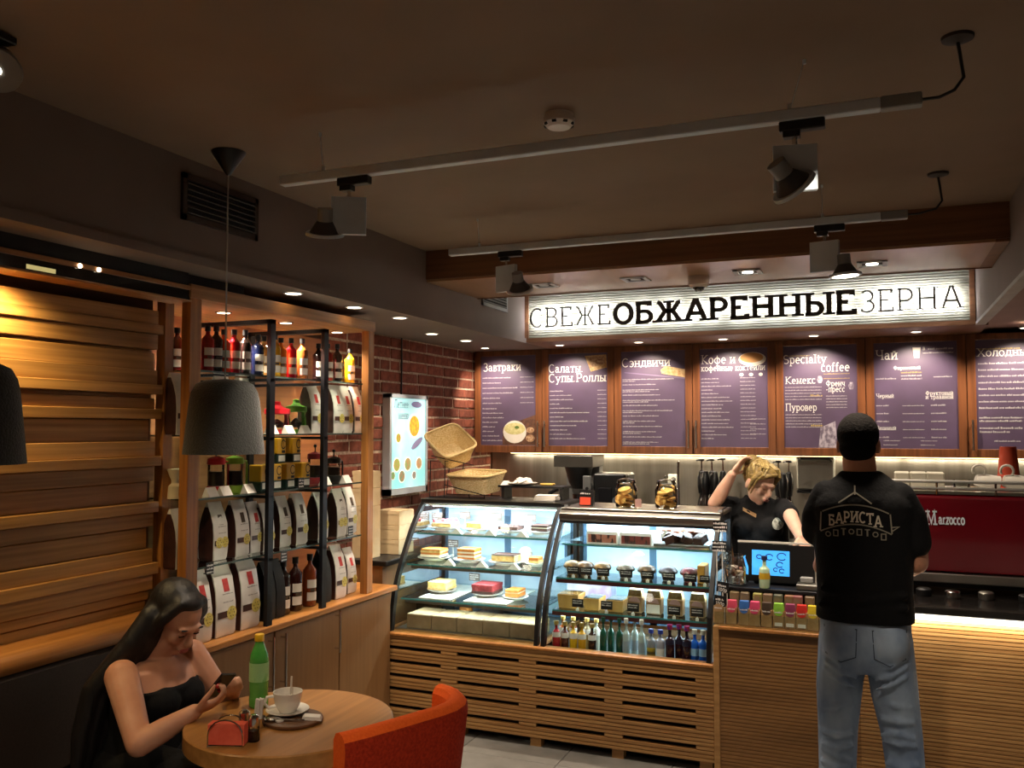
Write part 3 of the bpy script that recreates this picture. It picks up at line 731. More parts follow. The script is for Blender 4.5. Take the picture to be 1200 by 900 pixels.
for px, w in [(323, 'left one'), (341, 'right one')]:
    tin(px, SHZ[1] + .122, -2.64, 'yellow and dark green coffee tin stacked in the upper row, ' + w, 530)
# coffee presses and jugs
def press(px, py, z, xc, m_, label, h=.16, dark=False):
    p = at(px, py, x=xc); c = Vector((xc, p.y, z + .0006)); t = thing('coffee_press', label, 'coffee press', c); r = .038
    MB().lathe(c, [(r, 0), (r + .002, .004), (r + .002, .03), (r, .034)], 18).build('base', m_, t, smooth=True)
    MB().lathe(c, [(r - .003, .034), (r - .003, h - .03)], 18, cap=False).build('glass', JAR, t, smooth=True)
    MB().lathe(c, [(r - .006, .036), (r - .006, h * .6)], 16).build('coffee', mat('coffee_dark', '2a1710', .4), t, smooth=True)
    MB().lathe(c, [(r, h - .032), (r + .002, h - .03), (r, h - .006), (.012, h + .004)], 18).build('lid', m_, t, smooth=True)
    MB().cyl(c + Vector((0, 0, h)), c + Vector((0, 0, h + .03)), .003, n=8).ball(c + Vector((0, 0, h + .034)), .009).build('plunger', BLACKPL, t, smooth=True)
    q = c + Vector((.01, r, 0))
    MB().tube([q + Vector((0, -.002, h - .02)), q + Vector((0, .026, h - .022)), q + Vector((0, .03, h - .04)), q + Vector((0, .03, .03)), q + Vector((0, .024, .016)), q + Vector((0, -.002, .016))], .005, 8).build('handle', m_, t, smooth=True)
press(253, 570, SHZ[1], -2.68, RED, 'red coffee press partly hidden by the oak post')
press(275, 570, SHZ[1], -2.66, GREEN, 'lime green coffee press with glass body below the pendant shade')
press(369, 565, SHZ[1], -2.68, mat('dark_red_plastic', '7a1a22', .35), 'dark red coffee press left of the second black frame')
press(391, 560, SHZ[1], -2.70, BLACKPL, 'black coffee press right of the second black frame', .13)
def jug(px, z, xc, m_, label, h, r):
    p = at(px, 490, x=xc); c = Vector((xc, p.y, z + .0006)); t = thing('drip_jug', label, 'jug', c)
    MB().lathe(c, [(r * .62, 0), (r * .64, .01), (r * .66, .02)], 18).build('base', m_, t, smooth=True)
    MB().lathe(c, [(r * .62, .02), (r * .8, h * .45), (r, h - .03)], 18, cap=False).build('glass', JAR, t, smooth=True)
    MB().lathe(c, [(r, h - .034), (r * 1.06, h - .03), (r * 1.04, h - .008), (r * .5, h), (.016, h + .012), (.016, h + .026), (.004, h + .03)], 18).build('lid', m_, t, smooth=True)
    MB().obox(c + Vector((r * .35, r * .8, h * .5)), (.014, .02, h * .94), (.25, 0, .3)).build('handle', m_, t)
    MB().lathe(c, [(r * .5, .03), (r * .55, h * .4), (.004, h * .55)], 12).build('filter_cone', mat('plastic_smoke', '3a2e2a', .4), t, smooth=True)
jug(325, SHZ[2], -2.64, RED, 'red-rimmed glass coffee dripper jug on the second shelf', .125, .058)
jug(347, SHZ[2], -2.66, mat('green_deep', '5f9a34', .35), 'green-lidded glass jug beside the red dripper jug', .14, .05)
p = at(205, 560, x=-2.66)
m = MB().lathe((-2.66, p.y, SHZ[1] + .0006), [(.03, 0), (.026, .05), (.014, .062), (.014, .075), (.034, .12)], 16)
m.place('paper_filter_cone', mat('cream_paper', 'd9c9a8', .8), 'cream paper filter carafe seen between the two oak posts', 'carafe', smooth=True)

def shelf_tag(px, py, x, label, w=.045, h=.05):
    p = at(px, py, x=x); t = thing('price_card', label, 'price card', (x, p.y, p.z - h / 2), group='chalk tags on the shelves')
    MB().box(x - .002, x, p.y - w / 2, p.y + w / 2, p.z - h / 2, p.z + h / 2).build('card', BLACKPL, t)
    MB().box(x - .03, x - .002, p.y - .004, p.y + .004, p.z - h / 2, p.z - h / 2 + .004).build('clip', BLACKPL, t)
    g = MB(); rr = random.Random(int(px))
    for k in range(3): scribble(g, (x + .0008, p.y - w * .4, p.z + h * (.18 - .28 * k)), (0, 1, 0), (0, 0, 1), w * .8, h * .2, rr)
    g.build('chalk_writing', PRINT, t)
shelf_tag(411, 622, -2.562, 'black chalk tag on the lowest glass shelf, at its right end')
shelf_tag(333, 652, -2.562, 'black chalk tag hanging above the dark syrup bottles')
shelf_tag(353, 566, -2.562, 'black chalk tag before the rightmost lower coffee tin')
shelf_tag(246, 666, -2.562, 'black chalk tag at the left end of the lowest glass shelf')
# lightbox menu on the brick wall
t = thing('lightbox_menu', 'lit cyan lightbox poster of summer dishes hanging on the brick wall', 'lightbox', (XL + .03, 5.36, 1.2))
y0, y1, z0, z1, xf = 5.10, 5.63, 1.20, 1.875, XL + .065
m = MB(); b = .026
m.box(XL + .008, xf, y0, y1, z0, z0 + b * 1.6).box(XL + .008, xf, y0, y1, z1 - b, z1).box(XL + .008, xf, y0, y0 + b, z0, z1).box(XL + .008, xf, y1 - b, y1, z0, z1)
m.build('frame', GREYMET, t)
scr = mat('lightbox_screen', '8fd8d8', .4, col2='c4ecec', scale=(4, 4, 3), emit='a8e4e0', estr=.72)
nt = scr.node_tree; bs = nt.nodes['Principled BSDF']; rp = [q for q in nt.nodes if q.type == 'VALTORGB'][0]
nt.links.new(rp.outputs[0], bs.inputs['Emission Color'])
scn = MB().box(XL + .01, xf - .006, y0 + b, y1 - b, z0 + b, z1 - b).build('screen', scr, t)
def disc(mb, c, ey, ez, ry, rz, n=18):
    mb.add([Vector(c) + Vector(ey) * (ry * math.cos(2 * PI * i / n)) + Vector(ez) * (rz * math.sin(2 * PI * i / n)) for i in range(n)], [tuple(range(n))])
dish = [(.34, .46, .085, 'e9c23a'), (.12, .38, .036, 'b5b84a'), (.1, .2, .05, '9ab05a'), (.25, .2, .05, '8aa86a'), (.41, .2, .045, 'a8a070'), (.17, .12, .045, '5f8f6a'), (.34, .12, .03, '7a8a80'), (.05, .13, .03, '57a060')]
for i, (a, bz, r, colr) in enumerate(dish):
    g = MB(); c = Vector((xf - .0045, y0 + a, z0 + bz)); disc(g, c, (0, 1, 0), (0, 0, 1), r, r * 1.0); g.build('plate_picture', glow('dish_rim', 'f0f0e0', .75), scn)
    g = MB(); disc(g, c + Vector((.0008, 0, 0)), (0, 1, 0), (0, 0, 1), r * .84, r * .84)
    mm = mat('dish_' + colr, colr, .5, col2='d06a3a', scale=(40, 40, 40), emit=colr, estr=.55); g.build('food_picture', mm, scn)
g = MB(); text(g, 'Летнее', (xf - .004, y0 + .06, z0 + .585), (0, 1, 0), (0, 0, 1), .05, .1, width=.2); g.build('lettering', mat('ink_violet', '6a5a7a', .6), scn); g = MB(); text(g, 'меню', (xf - .004, y0 + .12, z0 + .51), (0, 1, 0), (0, 0, 1), .05, .1, width=.14)
g.build('lettering', mat('ink_violet', '6a5a7a', .6), scn)
g = MB(); disc(g, (xf - .004, y0 + .37, z0 + .61), (0, 1, .0), (0, -.2, 1), .075, .022); disc(g, (xf - .004, y0 + .38, z0 + .34), (0, .9, .4), (0, -.4, .9), .09, .025); g.build('brush_stroke', glow('violet_stroke', '8f86a8', .4), scn)
# power cable
MB().tube([(XL + .018, 5.33, SOF - .001), (XL + .018, 5.335, 2.1), (XL + .018, 5.33, 1.876)], .006, 6).place('power_cable', BLACKPL, 'thin black cable running down the bricks to the lightbox', 'cable')
# filler cupboard with takeaway boxes
t = thing('side_cupboard', 'narrow brown cupboard with black top tucked behind the cake display', 'cupboard', (-2.82, 4.72, 0))
MB().box(XL + .02, -2.63, 4.42, 5.1, 0, .86).build('carcass', WOOD_DOOR, t)
MB().bbox(XL + .02, -2.60, 4.41, 5.1, .86, .89, .004).build('top', BLACKPL, t)
def carton(x0, x1, y0, y1, z0, z1, label, m_=CARD):
    t = thing('takeaway_box', label, 'box', ((x0 + x1) / 2, (y0 + y1) / 2, z0), group='takeaway boxes by the brick wall')
    MB().bbox(x0, x1, y0, y1, z0, z1, .002).build('carton', m_, t)
    MB().box(x0 - .002, x1 + .002, y0 - .002, y1 - .03, z1 - .022, z1 + .001).build('lid_flap', m_, t)
z = .8905
for i, h in enumerate((.30, .10, .10)): carton(-2.86, -2.735, 4.46, 4.57, z, z + h, 'tall pale cardboard box stack beside the oak post, %s box' % ('bottom', 'middle', 'top')[i]); z += h + .002
z = .8905
for i, h in enumerate((.085, .085, .085)): carton(-2.82, -2.66, 4.66, 4.84, z, z + h, 'squat pale takeaway box stacked below the lightbox, %s of three' % ('bottom', 'middle', 'top')[i]); z += h + .002

# ================================================================ pendants, tracks and spotlights
FELT = mat('grey_felt', '2d2e2b', .95, col2='242522', scale=(160, 160, 160), detail=4, bump=.4, sheen=.3)
def pendant(x, y, zb, label, cordtop=CEIL):
    t = thing('pendant_lamp', label, 'pendant lamp', (x, y, zb), group='grey felt pendant lamps')
    MB().lathe((x, y, CEIL), [(.062, 0), (.06, -.006), (.008, -.085), (.004, -.087)], 20).build('ceiling_cup', BLACKPL, t, smooth=True)
    MB().cyl((x, y, zb + .25), (x, y, CEIL - .08), .003, n=8).build('cord', mat('cord_grey', '9a948c', .6), t)
    pr = [(.142, 0), (.140, .02), (.132, .10), (.122, .19), (.115, .222), (.10, .25), (.07, .264), (.02, .268)]
    m = MB().lathe((x, y, zb), pr, 36, cap=False); m.lathe((x, y, zb), [(r - .006, z - (.004 if z > .2 else 0)) for r, z in pr], 36, cap=False)
    m.lathe((x, y, zb), [(.142, 0), (.136, 0)], 36, cap=False); m.lathe((x, y, zb), [(.02, .268), (.003, .27)], 16)
    m.build('shade', FELT, t, smooth=True)
    MB().ball((x, y, zb + .13), .03).build('bulb', glow('bulb_dim', 'ffdca8', 3), t, smooth=True)
    MB().cyl((x, y, zb + .155), (x, y, zb + .26), .02, n=10).build('socket', BLACKPL, t)
    lamp('bulb_light', 'SPOT', (x, y, zb + .09), 2.2, WARM, .03, aim=(x, y, 0), spot=130, parent=t)
p = at(267, 178, z=CEIL)
pendant(-2.177, 2.55, 1.555, 'grey felt pendant lamp in front of the shelves')
pendant(-2.18, 1.575, 1.555, 'grey felt pendant lamp cut off by the left edge of the picture')
def track(y, z, x0, x1, xcup, label, wires):
    t = thing('lighting_track', label, 'lighting track', ((x0 + x1) / 2, y, z), group='suspended lighting tracks')
    m = MB().bbox(x0, x1 - .1, y - .017, y + .017, z, z + .032, .003); m.build('rail', GREYMET, t)
    MB().bbox(x1 - .1, x1, y - .018, y + .018, z - .001, z + .033, .003).build('feed_end', GREYPL, t)
    MB().lathe((xcup, y, CEIL), [(.04, 0), (.038, -.008), (.01, -.016)], 18).build('ceiling_rose', mat('rose_brown', '2a1c16', .6), t, smooth=True)
    MB().tube([(xcup, y, CEIL - .012), (xcup + .005, y, z + .12), (xcup + .012, y, z + .06), (xcup - .01, y, z + .03), (x1 + .04, y, z + .016), (x1 - .002, y, z + .016)], .0045, 6).build('feed_cable', BLACKPL, t, smooth=True)
    for xa, xb in wires:
        w = MB().cyl((xa, y, CEIL - .001), (xb, y, z + .03), .0012, n=6); w.cyl((xb, y, z + .032), (xb, y, z + .05), .006, n=8).cyl((xa, y, CEIL - .012), (xa, y, CEIL), .005, n=8)
        w.build('suspension_wire', GREYMET, t)
    return t
YT1, ZT1, YT2, ZT2 = 2.5, 2.487, 3.84, 2.485
track(YT1, ZT1, -1.90, .12, at(1124, 33, z=CEIL).x, 'long grey lighting track hanging nearest the viewer', [(-1.745, -1.73), (-.17, -.21)])
track(YT2, ZT2, at(527, 292, y=YT2).x, at(1064, 257, y=YT2).x, at(1100, 200, z=CEIL).x, 'long grey lighting track hanging in front of the wooden beam', [(-1.77, -1.76), (-.20, -.20)])
def spot(x, y, z, label, aim, power, plate_rz=0.0, head=(0.0, 0.0), lit=True, off=(0, 0, 0), col=WARMW, sz=60):
    """track spotlight: adapter, stem, square driver plate, finned lamp head with flat ring"""
    t = thing('track_spotlight', label, 'spotlight', (x, y, z), group='track spotlights')
    MB().bbox(x - .06, x + .06, y - .016, y + .016, z - .028, z - .0005, .003).bbox(x - .05, x - .005, y - .015, y + .015, z - .045, z - .026, .002).build('adapter', BLACKPL, t)
    MB().cyl((x - .02, y, z - .07), (x - .02, y, z - .04), .007, n=10).build('stem', CHROME, t)
    c = Vector((x - .02, y, z - .13))
    MB().obox(c, (.115, .022, .125), (0, 0, plate_rz)).build('driver_plate', GREYMET, t)
    d = (Vector(aim) - c).normalized(); h = c + Vector(off) + d * .01
    MB().cyl(h - d * .03, h + d * .012, .026, n=18).build('heat_sink', GREYPL, t, smooth=True)
    MB().cyl(h + d * .012, h + d * .052, .027, .052, n=20).build('reflector', mat('spot_grey', '4a4a4c', .5), t, smooth=True)
    MB().cyl(h + d * .05, h + d * .06, .062, .064, n=24).build('front_ring', GREYMET, t, smooth=True)
    MB().cyl(h + d * .0602, h + d * .0615, .05, n=20).build('lens', glow('spot_lens', 'fff2dc', 12) if lit else GREYPL, t)
    if power: lamp('beam_lamp', 'SPOT', h + d * .075, power, col, .04, aim=h + d * 2, spot=sz, blend=.6, parent=t)
p = at(415, 215, y=YT1); spot(p.x, YT1, ZT1, 'grey track spotlight hanging over the round table', (p.x - .36, 3.0, .9), 40, off=(-.06, -.05, .0), plate_rz=.5, sz=66)
p = at(940, 155, y=YT1); spot(p.x, YT1, ZT1, 'grey track spotlight on the near track, tilted to the right', (p.x + .75, 3.35, 1.3), 60, off=(-.035, -.05, -.01), plate_rz=.2)
p = at(598, 300, y=YT2); spot(p.x, YT2, ZT2, 'grey track spotlight at the left end of the far track', (p.x - .1, 4.75, .9), 95, off=(.07, -.03, 0), plate_rz=-.3, sz=110)
p = at(972, 272, y=YT2); spot(p.x, YT2, ZT2, 'lit track spotlight in front of the glowing sign', (p.x + .1, 3.9, .5), 62, off=(.075, -.02, -.02), plate_rz=-.2, sz=115)
# spotlight at the left edge of the picture
c = at(-4, 80, z=2.565)
t = thing('ceiling_spotlight', 'lit round spotlight cut off by the top left corner', 'spotlight', c)
d = (Vector((.5, -.75, -1))).normalized()
MB().bbox(c.x - .05, c.x + .035, c.y - .03, c.y + .03, c.z + .065, c.z + .085, .003).cyl(c + Vector((-.03, 0, .08)), (c.x - .03, c.y, CEIL), .01, n=10).build('mount', BLACKPL, t)
MB().cyl(c - d * .06, c, .03, .055, n=20).build('reflector', GREYPL, t, smooth=True)
MB().cyl(c, c + d * .01, .062, n=24).build('front_ring', GREYPL, t, smooth=True)
MB().cyl(c + d * .0102, c + d * .0115, .014, n=20).build('lens', glow('spot_lens', 'fff2dc', 12), t)
lamp('beam_lamp', 'SPOT', c + d * .03, 15, WARMW, .03, aim=c + d, spot=70, parent=t)

# ================================================================ illuminated sign
YS = 5.975
sg = thing('illuminated_sign', 'long back-lit shop sign with grey letters on a ribbed pale panel', 'sign', (-.9, 5.96, SOF))
m = MB(); pitch = .0165; rows = int((CEIL - .004 - SOF - .03) / pitch)
pr = [(YS, SOF + .03)]
for i in range(rows):
    z = SOF + .03 + i * pitch
    pr += [(YS - .006, z + pitch * .25), (YS - .006, z + pitch * .7), (YS, z + pitch * .95)]
for (ya, za), (yb, zb) in zip(pr, pr[1:]):
    m.quad((XS + .03, ya, za), (.52, ya, za), (.52, yb, zb), (XS + .03, yb, zb))
m.build('ribbed_panel', WOOD_SIGN, sg)
m = MB().box(XS + .001, XS + .03, YS - .012, 5.989, SOF + .001, CEIL - .001).box(.52, .549, YS - .012, 5.989, SOF + .001, CEIL - .001).box(XS + .03, .52, YS - .012, 5.989, SOF + .001, SOF + .03)
m.build('panel_frame', WOOD_BEAM, sg)
LET = mat('letter_grey', '4c4742', .6)
HALO_A, HALO_B = glow('letter_backlight_thin', 'eef4ff', 110), glow('letter_backlight_bold', 'eef4ff', 42)
ex, ey = Vector((1, 0, 0)), Vector((0, 0, 1))
for s, xa, xb, wt in [('СВЕЖЕ', -2.318, -1.700, .088), ('ОБЖАРЕННЫЕ', -1.692, -.108, .20), ('ЗЕРНА', -.098, .488, .088)]:
    ls = []; text(None, s, (xa, 5.928, 2.372), ex, ey, .131, wt, .005, width=xb - xa, track=.05, split=ls)
    hs = []; text(None, s, (xa, 5.932, 2.372), ex, ey, .131, wt * .5, .002, width=xb - xa, track=.05, split=hs)
    for (c1, a), (c2, b) in zip(ls, hs):
        o = a.build('letter', LET, sg); b.build('backlight', HALO_A if wt < .1 else HALO_B, o)
# dome camera under the beam
c = at(816, 322, z=2.479); c = Vector((c.x, 4.86, 2.479))
t = thing('dome_camera', 'small pinkish-white dome security camera under the wooden beam', 'security camera', (c.x, c.y, c.z - .07))
MB().lathe(c, [(.056, 0), (.058, -.006), (.056, -.045), (.042, -.06)], 22).build('housing', mat('dome_white', 'd2c2b4', .5), t, smooth=True)
MB().ball(c + Vector((0, 0, -.05)), .036).build('dark_bubble', mat('dome_dark', '1c1a1a', .1, coat=.5), t, smooth=True)

# ================================================================ menu cabinets
YC = 6.52
XC = [-3.03, -2.446, -1.858, -1.263, -.673, -.078, .540, 1.14]
ZB, ZT = 1.45, SOF - .0006
rs_ = random.Random(5)
def circ(mb, x, z, r, y, rz=None, n=20, a0=0, a1=360):
    rz = rz or r
    mb.add([(x + r * math.cos(math.radians(a0 + (a1 - a0) * i / n)), y, z + rz * math.sin(math.radians(a0 + (a1 - a0) * i / n))) for i in range(n)], [tuple(range(n))])
def poly(mb, pts, y): mb.add([(x, y, z) for x, z in pts], [tuple(range(len(pts)))])
FOOD = {'bowl': mat('photo_white', 'e8e0d4', .6), 'soup': mat('photo_soup', 'd8cf98', .6, col2='c2b878', scale=(60, 60, 60)), 'brown': mat('photo_brown', '6a4430', .6, col2='4c2f20', scale=(30, 30, 30)),
        'roll': mat('photo_roll', 'c9a884', .6, col2='8a5a3a', scale=(70, 70, 70)), 'bread': mat('photo_bread', 'd8b888', .6, col2='b88a54', scale=(50, 50, 50)), 'green': mat('photo_green', '5f7a3a', .6), 'cup': mat('photo_latte', 'd29a5c', .6), 'grey': mat('photo_grey', 'b4aab6', .6, col2='6c6070', scale=(45, 45, 30), contrast=(.4, .6)), 'gold': mat('print_gold', 'b39a5c', .7), 'mauve': mat('photo_mauve', '786884', .6)}
desc = ['breakfast menu, nearest the brick wall', 'salads, soups and rolls menu', 'sandwich menu with a sandwich picture', 'coffee cocktails menu with a cup picture', 'specialty coffee menu above the barista', 'tea menu beside the man\'s head', 'cold drinks menu at the right edge']
for i in range(7):
    a, b = XC[i] + .002, XC[i + 1] - .002
    t = thing('menu_cabinet', 'brown wall cabinet carrying the purple ' + desc[i], 'cabinet', ((a + b) / 2, 6.7, ZB), group='wall cabinets with menu boards')
    MB().box(a, b, YC + .022, 6.884, ZB, ZT).build('carcass', WOOD_FRAME, t)
    st, rt, rb_ = .052, .042, .058
    d = MB(); 
    d.bbox(a, a + st, YC, YC + .021, ZB, ZT, .002).bbox(b - st, b, YC, YC + .021, ZB, ZT, .002).bbox(a + st, b - st, YC, YC + .021, ZT - rt, ZT, .002).bbox(a + st, b - st, YC, YC + .021, ZB, ZB + rb_, .002)
    d = d.build('door_frame', WOOD_FRAME, t)
    pa, pb, pz0, pz1 = a + st, b - st, ZB + rb_, ZT - rt
    pn = MB().box(pa, pb, YC + .010, YC + .02, pz0, pz1).build('menu_panel', PURPLE, t)
    W, Hh = pb - pa, pz1 - pz0
    y = YC + .0085
    P = lambda fx, fz: Vector((pa + W * fx, y, pz1 - Hh * fz))
    sm, gold = MB(), MB()
    def T(s, fx, fz, size, w=None, wt=.105):
        g_ = MB(); text(g_, s, P(fx, fz), ex, ey, size, wt, 0, width=(W * w if w else None)); g_.build('title_lettering', PRINT, pn)
    def L(fx, fz, ln, h=.011, mb=None): scribble(mb or sm, P(fx, fz), ex, ey, W * ln, h, rs_)
    def pic(m_, key, part='picture'): m_.build(part, FOOD[key], pn)
    if i == 0:
        T('Завтраки', .04, .165, .062, .70)
        for k in range(14):
            if k < 6: L(.03, .25 + k * .057, rs_.uniform(.3, .65), .0125); L(.72, .245 + k * .057, .24, .008)
            else: L(.03, .25 + k * .051 + .04, rs_.uniform(.2, .4), .0135)
        g = MB(); poly(g, [(pa + W * .4, pz0 + .004), (pb - .002, pz0 + .004), (pb - .002, pz0 + Hh * .34), (pa + W * .4, pz0 + Hh * .2)], y + .0005); pic(g, 'brown')
        g = MB(); circ(g, pa + W * .62, pz0 + Hh * .15, W * .21, y, W * .19); pic(g, 'bowl')
        g = MB(); circ(g, pa + W * .62, pz0 + Hh * .185, W * .19, y - .0006, W * .1); pic(g, 'soup')
        g = MB(); circ(g, pa + W * .66, pz0 + Hh * .2, W * .04, y - .001, W * .025); pic(g, 'green')
        g = MB(); circ(g, pa + W * .9, pz0 + Hh * .08, W * .08, y, W * .06); circ(g, pa + W * .9, pz0 + Hh * .17, W * .07, y, W * .05); pic(g, 'roll')
    elif i == 1:
        T('Салаты.', .0, .20, .062, .60); T('Супы.Роллы', .0, .305, .062, .98)
        for k in range(12):
            L(.02, .41 + k * .047, rs_.uniform(.35, .7) if k % 3 else rs_.uniform(.15, .3), .0115); L(.83, .405 + k * .047, .15, .008)
        g = MB(); poly(g, [(pa + W * .62, pz1 - Hh * .03), (pa + W * .98, pz1 - Hh * .02), (pa + W * .99, pz1 - Hh * .16), (pa + W * .72, pz1 - Hh * .2)], y); pic(g, 'bread')
        g = MB(); poly(g, [(pa + W * .66, pz1 - Hh * .045), (pa + W * .94, pz1 - Hh * .04), (pa + W * .96, pz1 - Hh * .12), (pa + W * .74, pz1 - Hh * .15)], y - .0006); pic(g, 'roll')
    elif i == 2:
        T('Сэндвичи', .01, .16, .062, .77)
        for k in range(13):
            z_ = .30 + k * .055
            L(.02, z_, rs_.uniform(.5, .85), .0105)
            if k % 2 == 0: L(.02, z_ + .018, rs_.uniform(.15, .45), .0105)
        g = MB(); poly(g, [(pa + W * .62, pz1 - Hh * .2), (pa + W * .70, pz1 - Hh * .16), (pb - .002, pz1 - Hh * .2), (pb - .002, pz1 - Hh * .285), (pa + W * .64, pz1 - Hh * .24)], y); pic(g, 'bread')
        g = MB(); poly(g, [(pa + W * .05, pz1 - Hh * .215), (pb - .002, pz1 - Hh * .285), (pb - .002, pz1 - Hh * .30), (pa + W * .05, pz1 - Hh * .225)], y + .0004); pic(g, 'mauve')
    elif i == 3:
        T('Кофе и', .02, .15, .062, .52); T('кофейные', .02, .225, .042, .48); T('коктейли', .53, .225, .042, .44)
        for k in range(17):
            L(.02, .31 + k * .038, rs_.uniform(.16, .5), .0105); L(.6, .305 + k * .038, .22, .008)
        for fx in (.62, .76, .9):
            g = MB(); circ(g, pa + W * fx, pz1 - Hh * .27, W * .03, y, W * .025); pic(g, 'bowl')
        for z_ in (.72, .77, .82, .87): L(.74, z_, .22, .0095)
        g = MB(); circ(g, pa + W * .78, pz1 - Hh * .115, W * .2, y, W * .105); pic(g, 'bowl')
        g = MB(); circ(g, pa + W * .77, pz1 - Hh * .10, W * .17, y - .0005, W * .075); pic(g, 'cup')
    elif i == 4:
        T('Specialty', .0, .17, .058, .60); T('coffee', .52, .255, .058, .39)
        T('Кемекс', .02, .37, .048, .43); T('Френч', .58, .40, .038, .26); T('-пресс', .58, .455, .038, .26); T('Пуровер', .02, .635, .048, .44)
        for k in range(5): L(.02, .41 + k * .03, .5, .0085); L(.58, .5 + k * .028, .28, .0085)
        for k in range(5): L(.02, .68 + k * .03, .5, .0085)
        for z_ in (.13, .315, .36): L(.02 if z_ < .3 else .55, z_ - .03, .35, .0085, gold)
        L(.37, .50, .16, .02, gold); L(.37, .79, .16, .02, gold)
        g = MB(); poly(g, [(pa + W * .47, pz0 + .003), (pa + W * .72, pz0 + .003), (pa + W * .70, pz0 + Hh * .26), (pa + W * .5, pz0 + Hh * .2)], y); pic(g, 'grey')
        for fx in (.5, .92): 
            g = MB(); circ(g, pa + W * fx, pz1 - Hh * (.335 if fx < .6 else .40), W * .04, y, W * .06, n=6); pic(g, 'grey')
    elif i == 5:
        T('Чай', .02, .155, .062, .28); T('Фирменный', .24, .255, .024, .33)
        g = MB(); poly(g, [(pa + W * .475, pz1 - Hh * .05), (pa + W * .575, pz1 - Hh * .05), (pa + W * .555, pz1 - Hh * .15), (pa + W * .495, pz1 - Hh * .15)], y); pic(g, 'bowl')
        T('в', .6, .075, .026); L(.66, .075, .3, .017); L(.6, .11, .36, .012)
        for k in range(3): L(.33, .29 + k * .03, .25, .013, gold if k == 0 else sm)
        L(.02, .345, .25, .013); L(.72, .335, .22, .013)
        T('Черный', .02, .52, .027, .22); T('Фруктовый', .62, .50, .026, .33); T('и травяной', .62, .535, .026, .33); T('Зеленый', .02, .825, .027, .24)
        for k in range(5): L(.02, .6 + k * .075, .15, .013); L(.68, .6 + k * .075, .18, .013); L(.34, .6 + k * .075, .26, .008)
        for fx in (.1, .55): L(fx, .93, .2, .009); L(fx, .97, .17, .009)
    else:
        T('Холодные', .02, .15, .05, .66); T('н', .74, .15, .05, .1)
        L(.03, .09, .5, .013, gold)
        for k in range(8): L(.03, .225 + k * .058, .9, .016)
        L(.03, .72, .65, .016); L(.03, .75, .5, .016); L(.03, .815, .5, .018); L(.03, .85, .35, .018); L(.2, .93, .3, .012)
    sm.build('small_print', PRINT_DIM, pn)['kind'] = 'stuff'
    if gold.v: gold.build('gold_print', FOOD['gold'], pn)['kind'] = 'stuff'
    hx = {0: b - st / 2, 1: a + st / 2, 2: b - st / 2, 3: a + st / 2, 4: b - st / 2, 5: a + st / 2, 6: a + st / 2}[i]
    if i not in (4, 5):
        MB().cyl((hx, YC - .026, ZB + .05), (hx, YC - .026, ZB + .25), .006, n=10).cyl((hx, YC, ZB + .075), (hx, YC - .026, ZB + .075), .004, n=8).cyl((hx, YC, ZB + .225), (hx, YC - .026, ZB + .225), .004, n=8).build('handle', STEEL, d, smooth=True)
# LED strip under the cabinets
st_ = thing('cabinet_light_strip', 'thin warm LED strip glowing under the menu cabinets', 'light strip', (-.9, 6.86, 1.436))
MB().box(-2.85, 1.13, 6.855, 6.884, 1.436, 1.449).build('diffuser', glow('led_warm', 'ffe0a0', 6), st_)
for k in range(4):
    lamp('strip_light', 'AREA', (-2.35 + k, 6.83, 1.43), 7, (1, .86, .62), .98, aim=(-2.35 + k, 6.8, 0), sizey=.02, parent=st_)

# ================================================================ back counter and what stands on it
bc = thing('back_counter', 'steel-topped back counter behind the bar', 'counter', (-.9, 6.45, 0))
MB().box(-3.0, 1.2, 6.05, 6.88, 0, .86).build('carcass', WOOD_DOOR, bc)
MB().bbox(-3.0, 1.2, 6.02, 6.882, .86, .90, .004).build('worktop', STEEL, bc)
ZK = .9005
def bx(n, m_, parent, *b, bev=.004): return MB().bbox(*b, bev).build(n, m_, parent)
# filter coffee brewer
t = thing('coffee_brewer', 'tall grey and black filter coffee brewer on the back counter', 'coffee machine', (-2.04, 6.3, ZK))
bx('base', BLACKPL, t, -2.2, -1.92, 6.18, 6.45, ZK, ZK + .06)
bx('column', GREYPL, t, -2.19, -1.93, 6.36, 6.45, ZK + .06, 1.44)
bx('head', mat('brewer_grey', '6a6660', .4, .4), t, -2.22, -1.92, 6.16, 6.45, 1.36, 1.445)
MB().lathe((-2.06, 6.27, 1.20), [(.05, 0), (.075, .05), (.105, .155), (.105, .16)], 18).build('filter_basket', BLACKPL, t, smooth=True)
MB().lathe((-2.06, 6.27, ZK + .06), [(.075, 0), (.085, .06), (.07, .12), (.045, .16), (.05, .2)], 18).build('carafe', mat('carafe_dark', '241a16', .1, coat=.5), t, smooth=True)
MB().tube([(-2.2, 6.2, 1.2), (-2.25, 6.17, 1.17), (-2.26, 6.16, 1.1), (-2.23, 6.18, 1.03), (-2.18, 6.2, 1.02)], .018, 8).build('carafe_handle', BLACKPL, t, smooth=True)
bx('side_panel', GREYPL, t, -1.99, -1.93, 6.14, 6.17, 1.06, 1.3)
for k in range(2): MB().cyl((-1.955, 6.14, 1.17 + k * .04), (-1.955, 6.13, 1.17 + k * .04), .012, n=12).build('button', BLACKPL, t)
# black coffee grinder / box
t = thing('coffee_grinder', 'black boxy coffee grinder beside the brewer', 'coffee grinder', (-1.79, 6.25, ZK))
bx('body', BLACKPL, t, -1.91, -1.67, 6.14, 6.40, ZK, 1.32, bev=.012)
bx('front_panel', BLACK, t, -1.87, -1.77, 6.13, 6.142, 1.06, 1.22)
MB().cyl((-1.73, 6.14, 1.13), (-1.73, 6.11, 1.13), .03, n=16).build('dial', CHROME, t, smooth=True)
